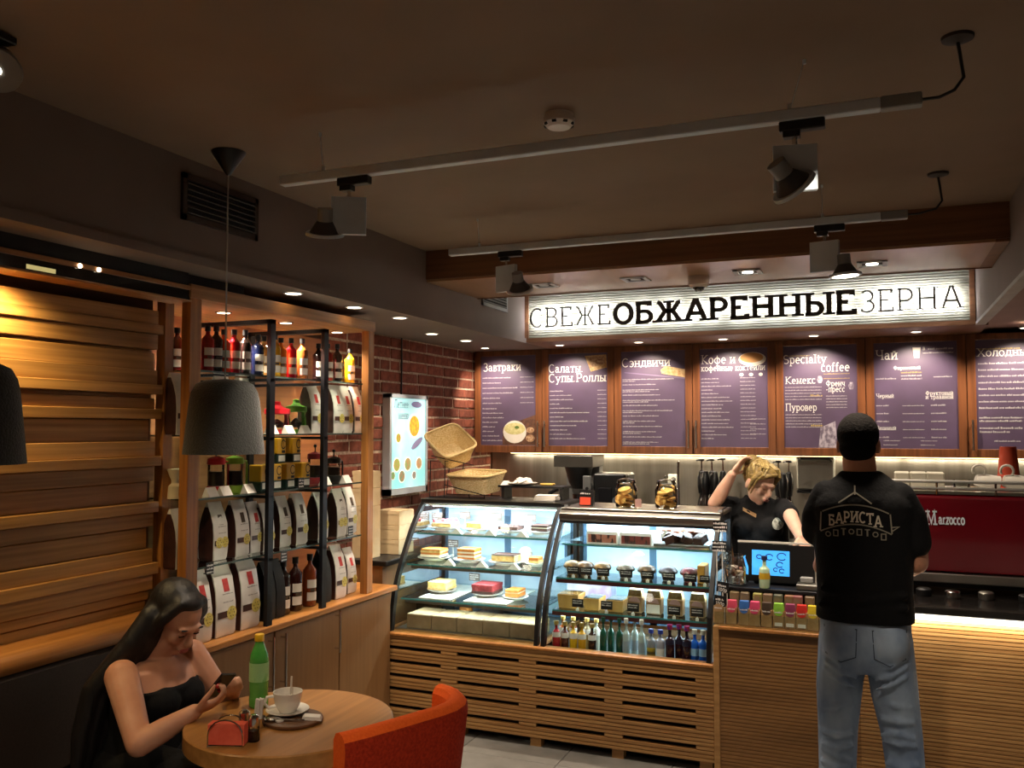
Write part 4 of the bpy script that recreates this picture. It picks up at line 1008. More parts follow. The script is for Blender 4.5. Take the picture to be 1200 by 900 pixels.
# paper-towel dispenser on the backsplash
t = thing('towel_dispenser', 'brushed steel paper towel dispenser on the backsplash', 'dispenser', (-.41, 6.85, 1.20))
bx('case', mat('dispenser_grey', '8f8d86', .35, .3), t, -.56, -.30, 6.76, 6.884, 1.20, 1.438, bev=.01)
MB().tube([(-.54, 6.755, 1.41), (-.53, 6.74, 1.425), (-.33, 6.74, 1.425), (-.32, 6.755, 1.41)], .01, 8).build('handle', BLACKPL, t, smooth=True)
bx('lower_tray', BLACK, t, -.56, -.30, 6.755, 6.884, 1.175, 1.199)
# socket and plug
t = thing('wall_socket', 'white wall socket with a black plug on the steel backsplash', 'socket', (-1.48, 6.88, 1.22))
bx('plate', WHITE, t, -1.53, -1.44, 6.872, 6.8845, 1.20, 1.285)
MB().cyl((-1.485, 6.872, 1.245), (-1.485, 6.83, 1.235), .02, .014, n=12).build('plug', BLACKPL, t, smooth=True)
MB().tube([(-1.485, 6.835, 1.23), (-1.47, 6.83, 1.12), (-1.46, 6.83, .95)], .006, 6).build('cable', BLACKPL, t, smooth=True)
# syrup pump bottles
def pump(px, py, y, label):
    p = at(px, py, y=y); x = p.x; t = thing('pump_bottle', label, 'pump bottle', (x, y, ZK), group='syrup pump bottles')
    MB().lathe((x, y, ZK), [(.029, 0), (.032, .01), (.032, .2), (.026, .24), (.016, .27), (.015, .29)], 14).build('bottle', mat('pump_bottle_mat', '2c2220', .15, coat=.4), t, smooth=True)
    zt = p.z
    MB().lathe((x, y, ZK), [(.022, .285), (.026, .32), (.03, .34), (.03, .40), (.024, .415), (.02, .44), (.008, .45)], 12).build('collar', BLACKPL, t, smooth=True)
    MB().cyl((x, y, ZK + .36), (x, y, zt - .012), .006, n=8).build('pump_rod', CHROME, t)
    MB().lathe((x, y, zt - .014), [(.012, 0), (.02, .004), (.02, .012), (.01, .015)], 12).build('pump_top', BLACKPL, t, smooth=True)
    MB().tube([(x, y, zt - .01), (x - .02, y - .015, zt - .006), (x - .034, y - .02, zt - .012)], .005, 6).build('spout', BLACKPL, t, smooth=True)
for i, (px, py, y, w) in enumerate([(822, 538, 6.3, 'leftmost, left of the barista'), (834, 538, 6.3, 'second, left of the barista'), (847, 537, 6.3, 'third, touching the barista\'s hair'), (827, 552, 6.15, 'lower left, behind the barista\'s elbow'), (838, 555, 6.15, 'lower right, behind the barista\'s elbow'), (912, 540, 6.3, 'right of the barista\'s head'), (924, 540, 6.3, 'farthest right, near the steel dispenser'), (918, 556, 6.15, 'lower one right of the barista\'s head')]):
    pump(px, py, y, 'dark syrup bottle with black pump top, ' + w)
# glasses drying behind the jars
for i, (px, w) in enumerate([(802, 'left'), (811, 'middle'), (818, 'right')]):
    p = at(px, 590, y=6.1)
    MB().lathe((p.x, 6.1, ZK), [(.018, 0), (.02, .004), (.024, .22), (.022, .22), (.018, .01)], 14).place('tall_glass', JAR, 'tall clear glass on the back counter, %s of three' % w, 'glass', 'tall glasses', smooth=True)
p = at(795, 575, y=6.35)
MB().lathe((p.x, 6.35, ZK), [(.01, 0), (.01, .5), (.004, .505)], 10).place('steel_rod', CHROME, 'slim steel holder rod standing behind the cookie jars', 'rod', smooth=True)

# ================================================================ display counter base (ribbed oak with slots)
XA, XB = -2.612, -.757
def ribs(mb, x0, x1, z0, z1, pitch, yf, slots=(), cols=(), dep=.005):
    """horizontal ribs on a board; slot rows leave real openings between the columns"""
    k = 0; n = int(round((z1 - z0) / pitch)); pitch = (z1 - z0) / n
    segs_all = [(x0, x1)]
    segs_slot = []; x = x0
    for a, b in cols: segs_slot.append((x, a)); x = b
    segs_slot.append((x, x1))
    for k in range(n):
        z = z0 + k * pitch
        hit = [s for s in slots if abs(z + pitch / 2 - s) < pitch * .5]
        for a, b in (segs_slot if hit else segs_all):
            mb.box(a, b, yf, yf + dep, z + pitch * .13, z + pitch * .87)
            mb.box(a, b, yf + dep - .0001, yf + .02, z, z + pitch)
base = thing('display_base', 'ribbed oak base with long slots under the glass cake displays', 'counter', ((XA + XB) / 2, 4.7, 0))
cols = [(at(a, 795, y=YB).x, at(b, 795, y=YB).x) for a, b in ((448.5, 516.5), (535, 608), (628, 708), (729, 815))]
slz = [at(482, y, y=YB).z for y in (760.7, 777.5, 794.6, 811.2, 828.5)]
m = MB(); ribs(m, XA, XB, .045, .494, .0187, YB, slz, cols); m.build('ribbed_front', WOOD_RIB, base)
MB().box(XA, XB, 4.40, 4.42, .045, .494).build('dark_backing', mat('slot_dark', '2a1410', .8), base)
MB().bbox(XA - .004, -1.655, YB - .006, 5.08, .494, .51, .003).bbox(-1.6549, XB, YB - .006, 4.415, .494, .51, .003).build('oak_top', WOOD_TOP, base)
MB().box(XA, XA + .02, YB + .02, 5.08, .045, .494).box(XB - .02, XB, YB + .02, 5.08, .045, .494).box(XA, XB, 5.06, 5.08, .045, .494).build('carcass', WOOD_DOOR, base)
for k in range(5):
    x = XA + .03 + k * (XB - XA - .1) / 4
    MB().box(x, x + .06, YB + .01, YB + .06, 0, .046).build('foot', WOOD_RIB, base)
MB().box(XA + .02, XB - .02, YB + .09, 5.06, 0, .046).build('plinth', BLACKMAT, base)

# ================================================================ two curved glass displays
PRF = [(4.378, .511), (4.392, .60), (4.418, .72), (4.458, .81), (4.512, .905), (4.565, .985), (4.618, 1.06), (4.69, 1.142), (4.775, 1.215)]
def interp(z):
    for (ya, za), (yb, zb) in zip(PRF, PRF[1:]):
        if za <= z <= zb: return ya + (yb - ya) * (z - za) / (zb - za)
    return PRF[-1][0]
def case(name, label, x0, x1, header):
    t = thing(name, label, 'display case', ((x0 + x1) / 2, 4.75, .5105))
    for s, x in (('l', x0), ('r', x1 - .022)):
        rs_ = []
        for i, (y, z) in enumerate(PRF):
            rs_.append([Vector((x, y - .004, z)), Vector((x + .022, y - .004, z)), Vector((x + .022, y + .03, z - .004 if z > .6 else z)), Vector((x, y + .03, z - .004 if z > .6 else z))])
        m = MB().ring_loft(rs_); m.build('curved_frame', BLACKPL, t)
        if header == 'black' or s == 'r':
            ins = .006
            g = MB(); yy = [(y + .03, z) for y, z in PRF]
            for (ya, za), (yb, zb) in zip(yy, yy[1:]): g.quad((x + .011, ya, za), (x + .011, 5.04, za), (x + .011, 5.04, zb), (x + .011, yb, zb))
            g.build('side_glass', GLASS, t)
        MB().box(x, x + .022, 5.03, 5.07, .511, 1.19).build('rear_post', BLACKPL, t)
    g = MB(); rs_ = [[(x0 + .022, y, z), (x1 - .022, y, z)] for y, z in PRF if not (header == 'steel' and z > 1.15)]
    for a, b in zip(rs_, rs_[1:]): g.quad(a[0], a[1], b[1], b[0])
    g.build('curved_glass', GLASS, t, smooth=True)
    if header == 'black':
        MB().bbox(x0, x1, 4.755, 5.09, 1.196, 1.222, .004).build('top_board', BLACKPL, t)
        MB().box(x0, x1, 4.751, 4.756, 1.219, 1.223).build('trim_line', STEEL, t)
        MB().bbox(x0 + .03, x1 - .03, 4.80, 4.84, 1.178, 1.195, .003).build('lamp_housing', WHITE, t)
    else:
        MB().bbox(x0, x1, 4.70, 5.09, 1.182, 1.205, .004).build('top_board', STEEL, t)
        rs_ = [[Vector((x, y, z)) for y, z in ((4.678, 1.135), (4.672, 1.15), (4.676, 1.172), (4.70, 1.19), (4.72, 1.19), (4.72, 1.135))] for x in (x0, x1)]
        MB().ring_loft(rs_).build('steel_header', STEEL, t, smooth=True)
        MB().box(x0, x1, 4.674, 4.70, 1.122, 1.135).build('dark_lip', BLACKPL, t)
    zd = .511 if header == 'black' else .455
    MB().box(x0 + .02, x1 - .02, 4.422, 5.05, zd, zd + .008).build('deck', STEEL, t)
    DOORM = mat('case_door', 'c8d8e8', .35, col2='a8c0d8', scale=(5, 5, 5))
    for k in range(2):
        a = x0 + .022 + k * (x1 - x0 - .044) / 2; b = a + (x1 - x0 - .044) / 2
        d = MB().box(a + .02, b - .02, 5.045, 5.052, .54, 1.17).build('rear_door', DOORM, t)
        MB().box(a, a + .02, 5.04, 5.055, .52, 1.19).box(b - .02, b, 5.04, 5.055, .52, 1.19).box(a, b, 5.04, 5.055, .52, .54).box(a, b, 5.04, 5.055, 1.17, 1.19).build('door_frame', mat('door_blue_grey', '55708a', .4, .4), d)
    MB().box(x0 + .03, x1 - .03, 4.855, 4.885, 1.168, 1.178).build('lamp_tube', glow('tube_cool', 'eaf6ff', 9), t)
    lamp('case_light', 'AREA', ((x0 + x1) / 2, 4.84, 1.165), 11 if header == 'black' else 14, COOL, x1 - x0 - .1, aim=((x0 + x1) / 2, 4.82, 0), sizey=.06, parent=t)
    return t
C1 = case('cake_display', 'curved glass cake display with black frame, left of the two', -2.565, -1.668, 'black')
C2 = case('drinks_display', 'curved glass display of snacks and bottled drinks with steel header', -1.652, -.772, 'steel')
S1, S2, S3 = 1.03, .864, .68
def shelf(parent, x0, x1, z, yf, m_front=None, strip=True, m_=GLASS):
    o = MB().box(x0, x1, yf, 5.03, z - .008, z).build('shelf', m_, parent)
    MB().box(x0, x1, yf - .002, yf, z - .009, z + .0004).build('shelf_edge', m_front or GLASS_EDGE, o)
    return o
for z, yf in ((S1, 4.66), (S2, 4.545), (S3, 4.475)):
    o = shelf(C1, -2.54, -1.692, z, yf)
    if z < 1: MB().box(-2.53, -1.70, yf + .03, yf + .05, z - .03, z - .0085).build('lamp_strip', mat('strip_brown', '6a5a4e', .4, .5), o)
    lamp('shelf_light', 'AREA', (-2.115, yf + .06, z - .035), 5 if z > .7 else 2.2, COOL, .8, aim=(-2.115, yf + .16, 0), sizey=.03, parent=C1)
T1, T2, T3 = 1.012, .842, .68
for z, yf, mf in ((T1, 4.66, GLASS_EDGE), (T2, 4.56, None), (T3, 4.50, None)):
    o = shelf(C2, -1.63, -.795, z, yf)
    if mf is None: MB().box(-1.63, -.795, yf - .004, yf + .012, z - .028, z - .0085).build('price_rail', mat('rail_dark_red', '4a1f1c', .4), o)
    lamp('shelf_light', 'AREA', (-1.21, yf + .06, z - .035), (2.6 if z > .9 else 4), COOL, .8, aim=(-1.21, yf + .16, 0), sizey=.03, parent=C2)
# ---- cakes
def plate(c, r, label, sq=False):
    t = MB(); c = Vector(c)
    t.lathe(c, [(r * .6, 0), (r * .62, .004), (r, .016), (r, .019), (r * .6, .007)], 22)
    return t.place('plate', PORC, label, 'plate', 'cake plates', smooth=True)
CK = dict(sponge=mat('cake_sponge', 'd9b878', .8, col2='c49a54', scale=(60, 60, 60), bump=.4), cream=mat('cake_cream', 'f0e6cc', .6), choc=mat('cake_choc', '4a2a1c', .6, col2='351c12', scale=(50, 50, 50), bump=.4), red=mat('cake_red', '7a1c20', .6, col2='9a2c2c', scale=(50, 50, 50), bump=.3), berry=mat('cake_berry', 'c03a4a', .4, col2='d86a70', scale=(70, 70, 70)), orange=mat('cake_orange', 'd08030', .6, col2='b86820', scale=(40, 40, 40), bump=.3), yellow=mat('cake_yellow', 'e8cf88', .7, col2='d8b45c', scale=(40, 40, 40), bump=.3))
def cake(name, label, c, w, d, layers, top=None, plate_r=.09, rz=0.0):
    c = Vector(c)
    plate(c, plate_r, 'white plate under the %s in the cake display' % name.replace('_', ' '))
    b = c + Vector((0, 0, .0205)); t = thing(name, label, 'cake', b)
    z = 0
    for i, (k, h) in enumerate(layers):
        MB().obox(b + Vector((0, 0, z + h / 2)), (w - .004 * (i % 2), d - .004 * (i % 2), h), (0, 0, rz)).build('layer', CK[k], t); z += h
    if top == 'berries':
        rr = random.Random(2)
        for k in range(11): MB().ball(b + Vector((rr.uniform(-w, w) * .42, rr.uniform(-d, d) * .42, z + .008)), .012, 8, 6).build('berry', CK['berry'], t, smooth=True)
    if top == 'domes':
        for k in (-.3, 0, .3): MB().ball(b + Vector((w * k, 0, z)), w * .17, 10, 6, (1, 1, .6)).build('topping', CK['choc'], t, smooth=True)
    return t
def onsh(px, py, y, z): p = at(px, py, y=y); return Vector((p.x, y, z + .0006))
cake('berry_cake', 'small cake piled with red berries on the top display shelf', onsh(522, 612, 4.86, S1), .13, .12, [('sponge', .018), ('cream', .008)], 'berries', .105)
cake('cheesecake', 'pale square cheesecake on the top display shelf', onsh(559, 615, 4.86, S1), .10, .10, [('sponge', .008), ('yellow', .022)], None, .09)
cake('chocolate_cake', 'chocolate pastry mound in the middle of the top display shelf', onsh(599, 617, 4.86, S1), .12, .11, [('choc', .018)], 'domes', .095)
cake('brownie', 'flat chocolate brownie at the right of the top display shelf', onsh(635, 618, 4.86, S1), .10, .10, [('choc', .016), ('cream', .006), ('choc', .012)], None, .085)
cake('sandwich_cake', 'long layered sandwich cake at the left of the second display shelf', onsh(509, 652, 4.74, S2), .13, .11, [('cream', .014), ('orange', .012), ('sponge', .012), ('orange', .008)], None, .1)
cake('layer_cake', 'tall caramel layer cake slices on the second display shelf', onsh(550, 655, 4.74, S2), .11, .1, [('orange', .01), ('cream', .012), ('orange', .01), ('cream', .01), ('orange', .016)], None, .095)
cake('loaf_cake', 'long pale loaf cake on the second display shelf', onsh(593, 658, 4.74, S2), .14, .1, [('sponge', .03), ('cream', .004), ('choc', .004)], None, .1)
cake('pie_slice', 'orange pie slice at the right end of the second display shelf', onsh(628, 662, 4.74, S2), .06, .08, [('sponge', .014), ('orange', .016)], None, .06)
cake('honey_cake', 'yellow honey cake block on a white tray on the third display shelf', onsh(518, 692, 4.68, S3 + .008), .12, .14, [('sponge', .012), ('yellow', .034)], None, .085)
cake('red_velvet_cake', 'dark red velvet cake block on the third display shelf', onsh(571, 696, 4.68, S3 + .008), .13, .15, [('choc', .014), ('red', .02), ('red', .016)], None, .09)
cake('croissant_cake', 'golden pastry slice beside the display divider on the third shelf', onsh(604, 702, 4.68, S3), .08, .11, [('orange', .02), ('cream', .006), ('orange', .012)], None, .075)
MB().bbox(-2.44, -2.24, 4.50, 4.95, S3 + .0004, S3 + .007, .002).place('serving_tray', PORC, 'white serving tray under the yellow honey cake', 'tray')
MB().bbox(-2.16, -1.90, 4.50, 4.95, S3 + .0004, S3 + .007, .002).place('serving_tray', PORC, 'white serving tray under the dark red velvet cake', 'tray')
def tent2(px, py, y, z, label, w=.07, face=PAPER):
    p = onsh(px, py, y, z); m = MB()
    m.prism([(0, 0), (w, 0), (w * .5, .034)], p + Vector((-w / 2, 0, 0)), (1, 0, 0), (0, 0, 1), .03)
    return m.place('price_tent', face, label, 'price tent', 'price tents in the cake display')
for px, py, y, z, w in [(537, 622, 4.71, S1, 'between the berry cake and the cheesecake'), (576, 626, 4.71, S1, 'between the cheesecake and the chocolate pastry'), (613, 628, 4.71, S1, 'in front of the brownie'), (528, 659, 4.60, S2, 'beside the sandwich cake'), (566, 662, 4.60, S2, 'beside the layer cake'), (604, 665, 4.60, S2, 'beside the loaf cake')]:
    tent2(px, py, y, z, 'white folded price tent ' + w)
def card(px, py, y, z, label, w=.075, h=.05, lift=.03, marks=True, m_=None, cat='price card', group='price cards', tilt=0.0):
    """price card on a little clip stand"""
    p = onsh(px, py, y, z); t = thing('price_card', label, cat, p, group=group)
    c = p + Vector((0, 0, lift + h / 2))
    MB().obox(c, (w, .003, h), (tilt, 0, 0)).build('card', m_ or BLACKPL, t)
    MB().cyl(p, p + Vector((0, 0, lift)), .003, n=6).obox(p + Vector((0, -.004, .006)), (.014, .012, .012)).build('clip', WHITE, t)
    if marks:
        g = MB(); rr = random.Random(int(px * 7 + py))
        for k in range(3): scribble(g, c + Vector((-w * .42, -.0022, h * (.2 - .28 * k))), (1, 0, 0), (0, 0, 1), w * (.8 if k < 2 else .5), h * .2, rr)
        g.build('chalk_writing', PRINT, t)
    return t
GB = mat('card_greybrown', '6e625a', .7)
for px, py, y, z, w in [(512, 610, 4.86, S1, 'behind the berry cake, left'), (545, 610, 4.97, S1, 'behind the cheesecake'), (582, 611, 4.97, S1, 'behind the chocolate pastry'), (622, 612, 4.97, S1, 'behind the brownie'), (531, 648, 4.90, S2, 'behind the layer cake'), (556, 690, 4.85, S3, 'between the honey and red velvet cakes')]:
    card(px, py, y, z, 'grey-brown price card on a clip ' + w, .07, .045, .055, True, GB)
# glass jar dessert
p = onsh(616, 660, 4.82, S2)
t = thing('jar_dessert', 'glass jar dessert with a white cream top on the second display shelf', 'dessert', p)
MB().lathe(p, [(.035, 0), (.04, .01), (.04, .06)], 16).build('jar', mat('dessert_layers', '8a7a6c', .5, col2='e8e0d0', scale=(10, 10, 60)), t, smooth=True)
MB().ball(p + Vector((0, 0, .068)), .036, 12, 8, (1, 1, .7)).build('cream_top', CK['cream'], t, smooth=True)
# bottom deck: row of kraft boxes and small goods
for k in range(5):
    a = -2.49 + k * .158
    t = thing('kraft_box', 'pale kraft cake box on the display floor, %s from the left' % ORD[k], 'box', (a + .075, 4.55, .5195), group='kraft cake boxes')
    MB().bbox(a, a + .154, 4.455, 4.66, .5197, .597, .002).build('box', KRAFT, t)
    MB().box(a + .001, a + .153, 4.456, 4.50, .5975, .5985).build('lid_flap', CARD, t)
p = onsh(510, 720, 4.83, .519); MB().bbox(p.x - .09, p.x + .09, 4.75, 4.92, .5197, .60, .008).place('plastic_box', clear_mat('clear_plastic', 'e8eee8', .15, clear=.75), 'clear plastic box on the display floor behind the kraft boxes', 'box')
p = onsh(546, 722, 4.80, .519); MB().lathe(p, [(.028, 0), (.036, .03), (.042, .04), (.036, .075), (.012, .085)], 14).place('muffin', CK['orange'], 'orange muffin on the display floor behind the kraft boxes', 'muffin', smooth=True)
p = onsh(573, 723, 4.80, .519); MB().bbox(p.x - .07, p.x + .07, 4.74, 4.86, .5197, .575, .006).place('biscuit_tray', CK['choc'], 'dark tray of chocolate biscuits on the display floor', 'tray')

# ---- second display
for px, w, colr in [(709, 'left one with pink sweets', 'b0705a'), (748, 'right one with red and green sweets', '7a3a34')]:
    p = onsh(px, 634, 4.76, T1); hw = .088
    t = thing('sweet_box', 'long white window box of sweets, ' + w, 'box', p, group='sweet boxes')
    MB().bbox(p.x - hw, p.x + hw, 4.70, 4.84, p.z, p.z + .068, .002).build('carton', PAPER, t)
    wn = MB().box(p.x - hw + .01, p.x + hw - .008, 4.698, 4.7005, p.z + .008, p.z + .052).build('window', mat('sweets_' + colr, colr, .4, col2='3a2420', scale=(60, 20, 20), contrast=(.45, .55)), t)
p = onsh(803, 640, 4.78, T1)
t = thing('brownie_tray', 'silver tray heaped with dark chocolate brownies', 'tray', p)
MB().bbox(p.x - .15, p.x + .15, 4.68, 4.92, p.z, p.z + .022, .006).build('tray', STEEL, t)
rr = random.Random(9)
for k in range(14):
    MB().obox(p + Vector((rr.uniform(-.12, .12), rr.uniform(-.08, .08), .04 + rr.uniform(0, .02))), (.05, .05, .04), (rr.uniform(-.4, .4), rr.uniform(-.4, .4), rr.uniform(0, 3))).build('brownie', CK['choc'], t)
for k in range(4): MB().obox(p + Vector((-.1 + .06 * k, rr.uniform(-.04, .04), .078)), (.05, .04, .012), (rr.uniform(-.3, .3), rr.uniform(-.3, .3), k)).build('biscuit', mat('biscuit', 'b8775a', .7), t)
MB().obox(p + Vector((-.095, -.09, .07)), (.012, .004, .05), (0, .7, 0)).build('tongs', PAPER, t)
# wrapped cakes with chalk tags on the second shelf
wraps = [(671, 'b88a48', 'tan'), (686, '9a6e40', 'brown'), (706, 'c0904c', 'golden'), (733, 'a89a88', 'grey'), (758, '8c6a44', 'dull brown'), (783, '7c7684', 'slate'), (808, '8a2434', 'dark red')]
for i, (px, colr, cn) in enumerate(wraps):
    p = onsh(px, 678, 4.68, T2)
    MB().lathe(p, [(.027, 0), (.028, .004), (.036, .034), (.047, .038), (.049, .05), (.038, .066), (.014, .075)], 14, rx=1.05).place('wrapped_muffin', mat('wrap_' + colr, colr, .3, col2='3a3028', scale=(30, 30, 30), bump=.4), '%s wrapped muffin on the second drinks-display shelf, %s from the left' % (cn, ORD[i]), 'muffin', 'wrapped muffins', smooth=True)
    card(px + 1, 680, 4.585, T2, 'black chalk price tag in front of the %s wrapped muffin' % cn, .066, .038, .018, tilt=-.15, group='chalk price tags')
card(826, 685, 4.585, T2, 'black chalk price tag at the right end of the second drinks-display shelf', .05, .035, .018, tilt=-.15, group='chalk price tags')
p = onsh(824, 676, 4.72, T2); MB().bbox(p.x - .02, p.x + .02, 4.66, 4.78, p.z, p.z + .09, .003).place('snack_pack', mat('snack_ochre', 'b08038', .4), 'upright ochre snack pack at the right end of the second shelf', 'packet')
# kraft food boxes and packs on the third shelf
for px, w_, h, n_, lab in [(670, .115, .07, 'food_box', 'wide kraft food box at the left of the third drinks-display shelf'), (697, .085, .06, 'food_box', 'kraft food box with yellow front, second on the third shelf'), (724, .09, .06, 'food_box', 'kraft food box beside the tall sweet packs')]:
    p = onsh(px, 706, 4.62, T3); t = thing(n_, lab, 'box', p, group='kraft food boxes')
    m = MB().obox(p + Vector((0, 0, h / 2)), (w_ * .92, .12, h), (0, 0, 0), 1.12); m.build('box', mat('kraft_gold', 'c49a54', .7, col2='b48844', scale=(20, 20, 20)), t)
    MB().obox(p + Vector((0, .0, h + .002)), (w_ * .98, .125, .004)).build('film_lid', clear_mat('film', 'f0f0ea', .2, clear=.8), t)
p = onsh(690, 700, 4.86, T3); MB().bbox(p.x - .12, p.x + .14, 4.82, 4.95, p.z, p.z + .1, .01).place('frosted_tub', mat('tub_lilac', 'b89ac8', .3, col2='e8e4f0', scale=(9, 9, 9)), 'lilac and white frosted tub behind the kraft boxes', 'tub')
for i, px in enumerate((745, 767, 792, 818)):
    p = onsh(px, 715, 4.60, T3); t = thing('sweet_pack', 'tall gold and kraft sweet pack with round window, %s from the left' % ORD[i], 'packet', p, group='tall sweet packs')
    w_, h = .04, .118
    MB().bbox(p.x - w_, p.x + w_, 4.575, 4.64, p.z, p.z + .085, .004).build('pack_body', mat('pack_kraft', '9a7a52', .6, col2='86663e', scale=(20, 20, 20)), t)
    MB().obox(p + Vector((0, .006, .102)), (w_ * 2 * .97, .05, .034), (0, 0, 0), .8).build('gold_top', mat('pack_gold', 'e8cf98', .35, col2='c8a050', scale=(50, 50, 50)), t)
    g = MB(); circ(g, p.x, p.z + .055, .03, 4.5735, .03, a0=0, a1=180); g.build('window_dome', mat('pack_mauve', 'b08a84', .5), t)
    if i == 1: MB().box(p.x - .034, p.x + .034, 4.570, 4.5745, p.z + .006, p.z + .05).build('white_card', PAPER, t)
for i, (px, w) in enumerate([(677, 'in front of the widest kraft box'), (711, 'between the two smaller kraft boxes'), (742, 'on the first tall sweet pack'), (790, 'on the third tall sweet pack'), (817, 'on the fourth tall sweet pack')]):
    card(px, 717, 4.512, T3, 'black chalk price tag ' + w, .062, .042, .02, tilt=-.1, group='chalk price tags')
# bottles on the floor of the second display
def dbottle(px, y, label, colr, h, r, capm, lab=None, labm=None, square=False, neck=.42, name='drink_bottle'):
    p = onsh(px, 755, y, .4635); r *= .75
    t = bottle(name, label, p, colr, h=h, r=r, cap=capm, lab=False, group='bottled drinks in the display', square=square, neck=neck, capr=.62)
    if lab:
        g = MB().lathe(p, [(r * 1.02, h * lab[0]), (r * 1.02, h * lab[1])], 14, cap=False); g.build('label', labm or PAPER, t, smooth=True)
    return t
GC = mat('cap_gold', 'c8a85a', .3, .5); BC = mat('cap_blue', '3040a0', .3); WC = WHITE
for i, (px, colr, cn) in enumerate([(652, 'a81c24', 'red'), (662, '4a1a16', 'brown-red'), (672, 'd8a81c', 'yellow'), (682, 'cf981c', 'amber yellow'), (694, '2a1414', 'dark cola')]):
    dbottle(px, 4.47, 'small %s juice bottle with gold cap, front row' % cn, colr, .165, .028, GC, (.5, .66), PAPER, neck=.36)
for i, (px, colr, cn) in enumerate([(660, 'b85a1c', 'orange'), (672, '6a2a1a', 'brown'), (688, '8a7a5a', 'beige'), (699, '9a9a8a', 'pale')]):
    dbottle(px, 4.56, 'small %s juice bottle in the second row' % cn, colr, .175, .027, GC, (.5, .66), PAPER, neck=.36)
for i, px in enumerate((707, 716, 726)): dbottle(px, 4.49 + .03 * (i % 2), 'slim green glass water bottle, %s of three' % ORD[i], '0f4a38', .2, .024, mat('cap_green', '1a4a3a', .3), None, neck=.4)
for i, px in enumerate((734, 744, 752)): dbottle(px, 4.48 + .035 * (i % 2), 'clear glass water bottle, %s of three' % ORD[i], 'a8b8b4', .205, .025, WC, (.2, .45), mat('label_grey', '8a98a0', .6), neck=.4)
for i, (px, colr, w) in enumerate([(763, '7a8088', 'left'), (774, '9a9aa8', 'right')]): dbottle(px, 4.47, 'clear lemonade bottle with blue cap, %s one' % w, colr, .165, .029, BC, (.12, .45), mat('label_yellow', 'c8b020', .5, col2='2a2018', scale=(4, 4, 30)) if i == 0 else PAPER, neck=.36)
for i, px in enumerate((785, 796, 805)): dbottle(px, 4.47 + .03 * (i % 2), 'dark plum soda bottle with blue and red cap, %s of three' % ORD[i], '241420', .195, .03, mat('cap_bluered', '2a2f90', .3, col2='b02030', scale=(60, 60, 60)), (.5, .62), mat('label_night', '1c2038', .4), neck=.4)
for i, px in enumerate((814, 824)): dbottle(px, 4.475, 'bright blue water bottle, %s of the two at the right end' % ('left' if i == 0 else 'right'), '1858c0', .18, .028, WC, (.3, .5), mat('label_sky', '9ac4e8', .4), neck=.38)

# ---- on top of the displays
# bread baskets on a wire rack
WICK = mat('wicker', 'f0dcae', .8, col2='d6b87c', scale=(90, 90, 160), detail=2, bump=.8)
def basket(c, w, d, h, rx, ry, rz, label):
    c = Vector(c); M = Euler((rx, ry, rz)).to_matrix(); t = thing('bread_basket', label, 'basket', c, group='bread baskets')
    def ring(k, z, r=.02):
        pts = []
        for i in range(24):
            a = 2 * PI * i / 24; ca, sa = math.cos(a), math.sin(a)
            e = .35; x = math.copysign(abs(ca) ** e, ca) * w / 2 * k; y = math.copysign(abs(sa) ** e, sa) * d / 2 * k
            pts.append(c + M @ Vector((x, y, z)))
        return pts
    m = MB(); m.ring_loft([ring(.74, 0), ring(.80, h * .3), ring(.9, h * .65), ring(1.0, h)], cap=False)
    m.add(ring(.74, 0), [tuple(range(24))]); m.add(ring(.72, .006), [tuple(range(24))]); m.ring_loft([ring(.72, .006), ring(.96, h)], cap=False)
    m.build('woven_body', WICK, t, smooth=True)
    r1 = ring(1.0, h); MB().tube(r1 + r1[:2], .008, 8, cap=False).build('rolled_rim', mat('wicker_rim', 'd4b982', .8, scale=(80, 80, 80), bump=.6), t, smooth=True)
    return t
ZC1 = 1.2226
b1 = at(531, 528, y=5.02); b2 = at(560, 562, y=4.98)
basket((b1.x - .03, 5.06, b1.z - .035), .30, .24, .125, .40, .50, -.5, 'upper wicker bread basket tipped forward on the wire rack')
basket((b2.x, 4.98, 1.255), .33, .24, .115, .12, .0, -.25, 'lower wicker bread basket standing level on the wire rack')
t = thing('wire_rack', 'black wire rack holding the two bread baskets', 'rack', (b2.x - .05, 4.95, ZC1))
m = MB(); x0, x1 = b2.x - .27, b2.x + .10
for x in (x0, x0 + .1):
    m.tube([(x, 4.86, ZC1), (x, 4.87, b1.z - .06), (x + .02, 5.09, b1.z - .08), (x, 5.09, ZC1)], .003, 6)
for a, b in (((x0, 4.88, b1.z - .03), (x0 + .28, 4.90, b1.z - .085)), ((x0 + .1, 4.865, 1.30), (x1, 4.85, 1.245)), ((x0, 4.86, ZC1 + .003), (x1, 4.86, ZC1 + .003)), ((x0, 5.09, ZC1 + .003), (x1, 5.09, ZC1 + .003)), ((x1, 4.86, ZC1), (x1, 4.85, 1.25)), ((x1 - .1, 4.86, ZC1), (x1 - .1, 4.85, 1.25))): m.cyl(a, b, .003, n=6)
m.build('wire_frame', BLACK, t)
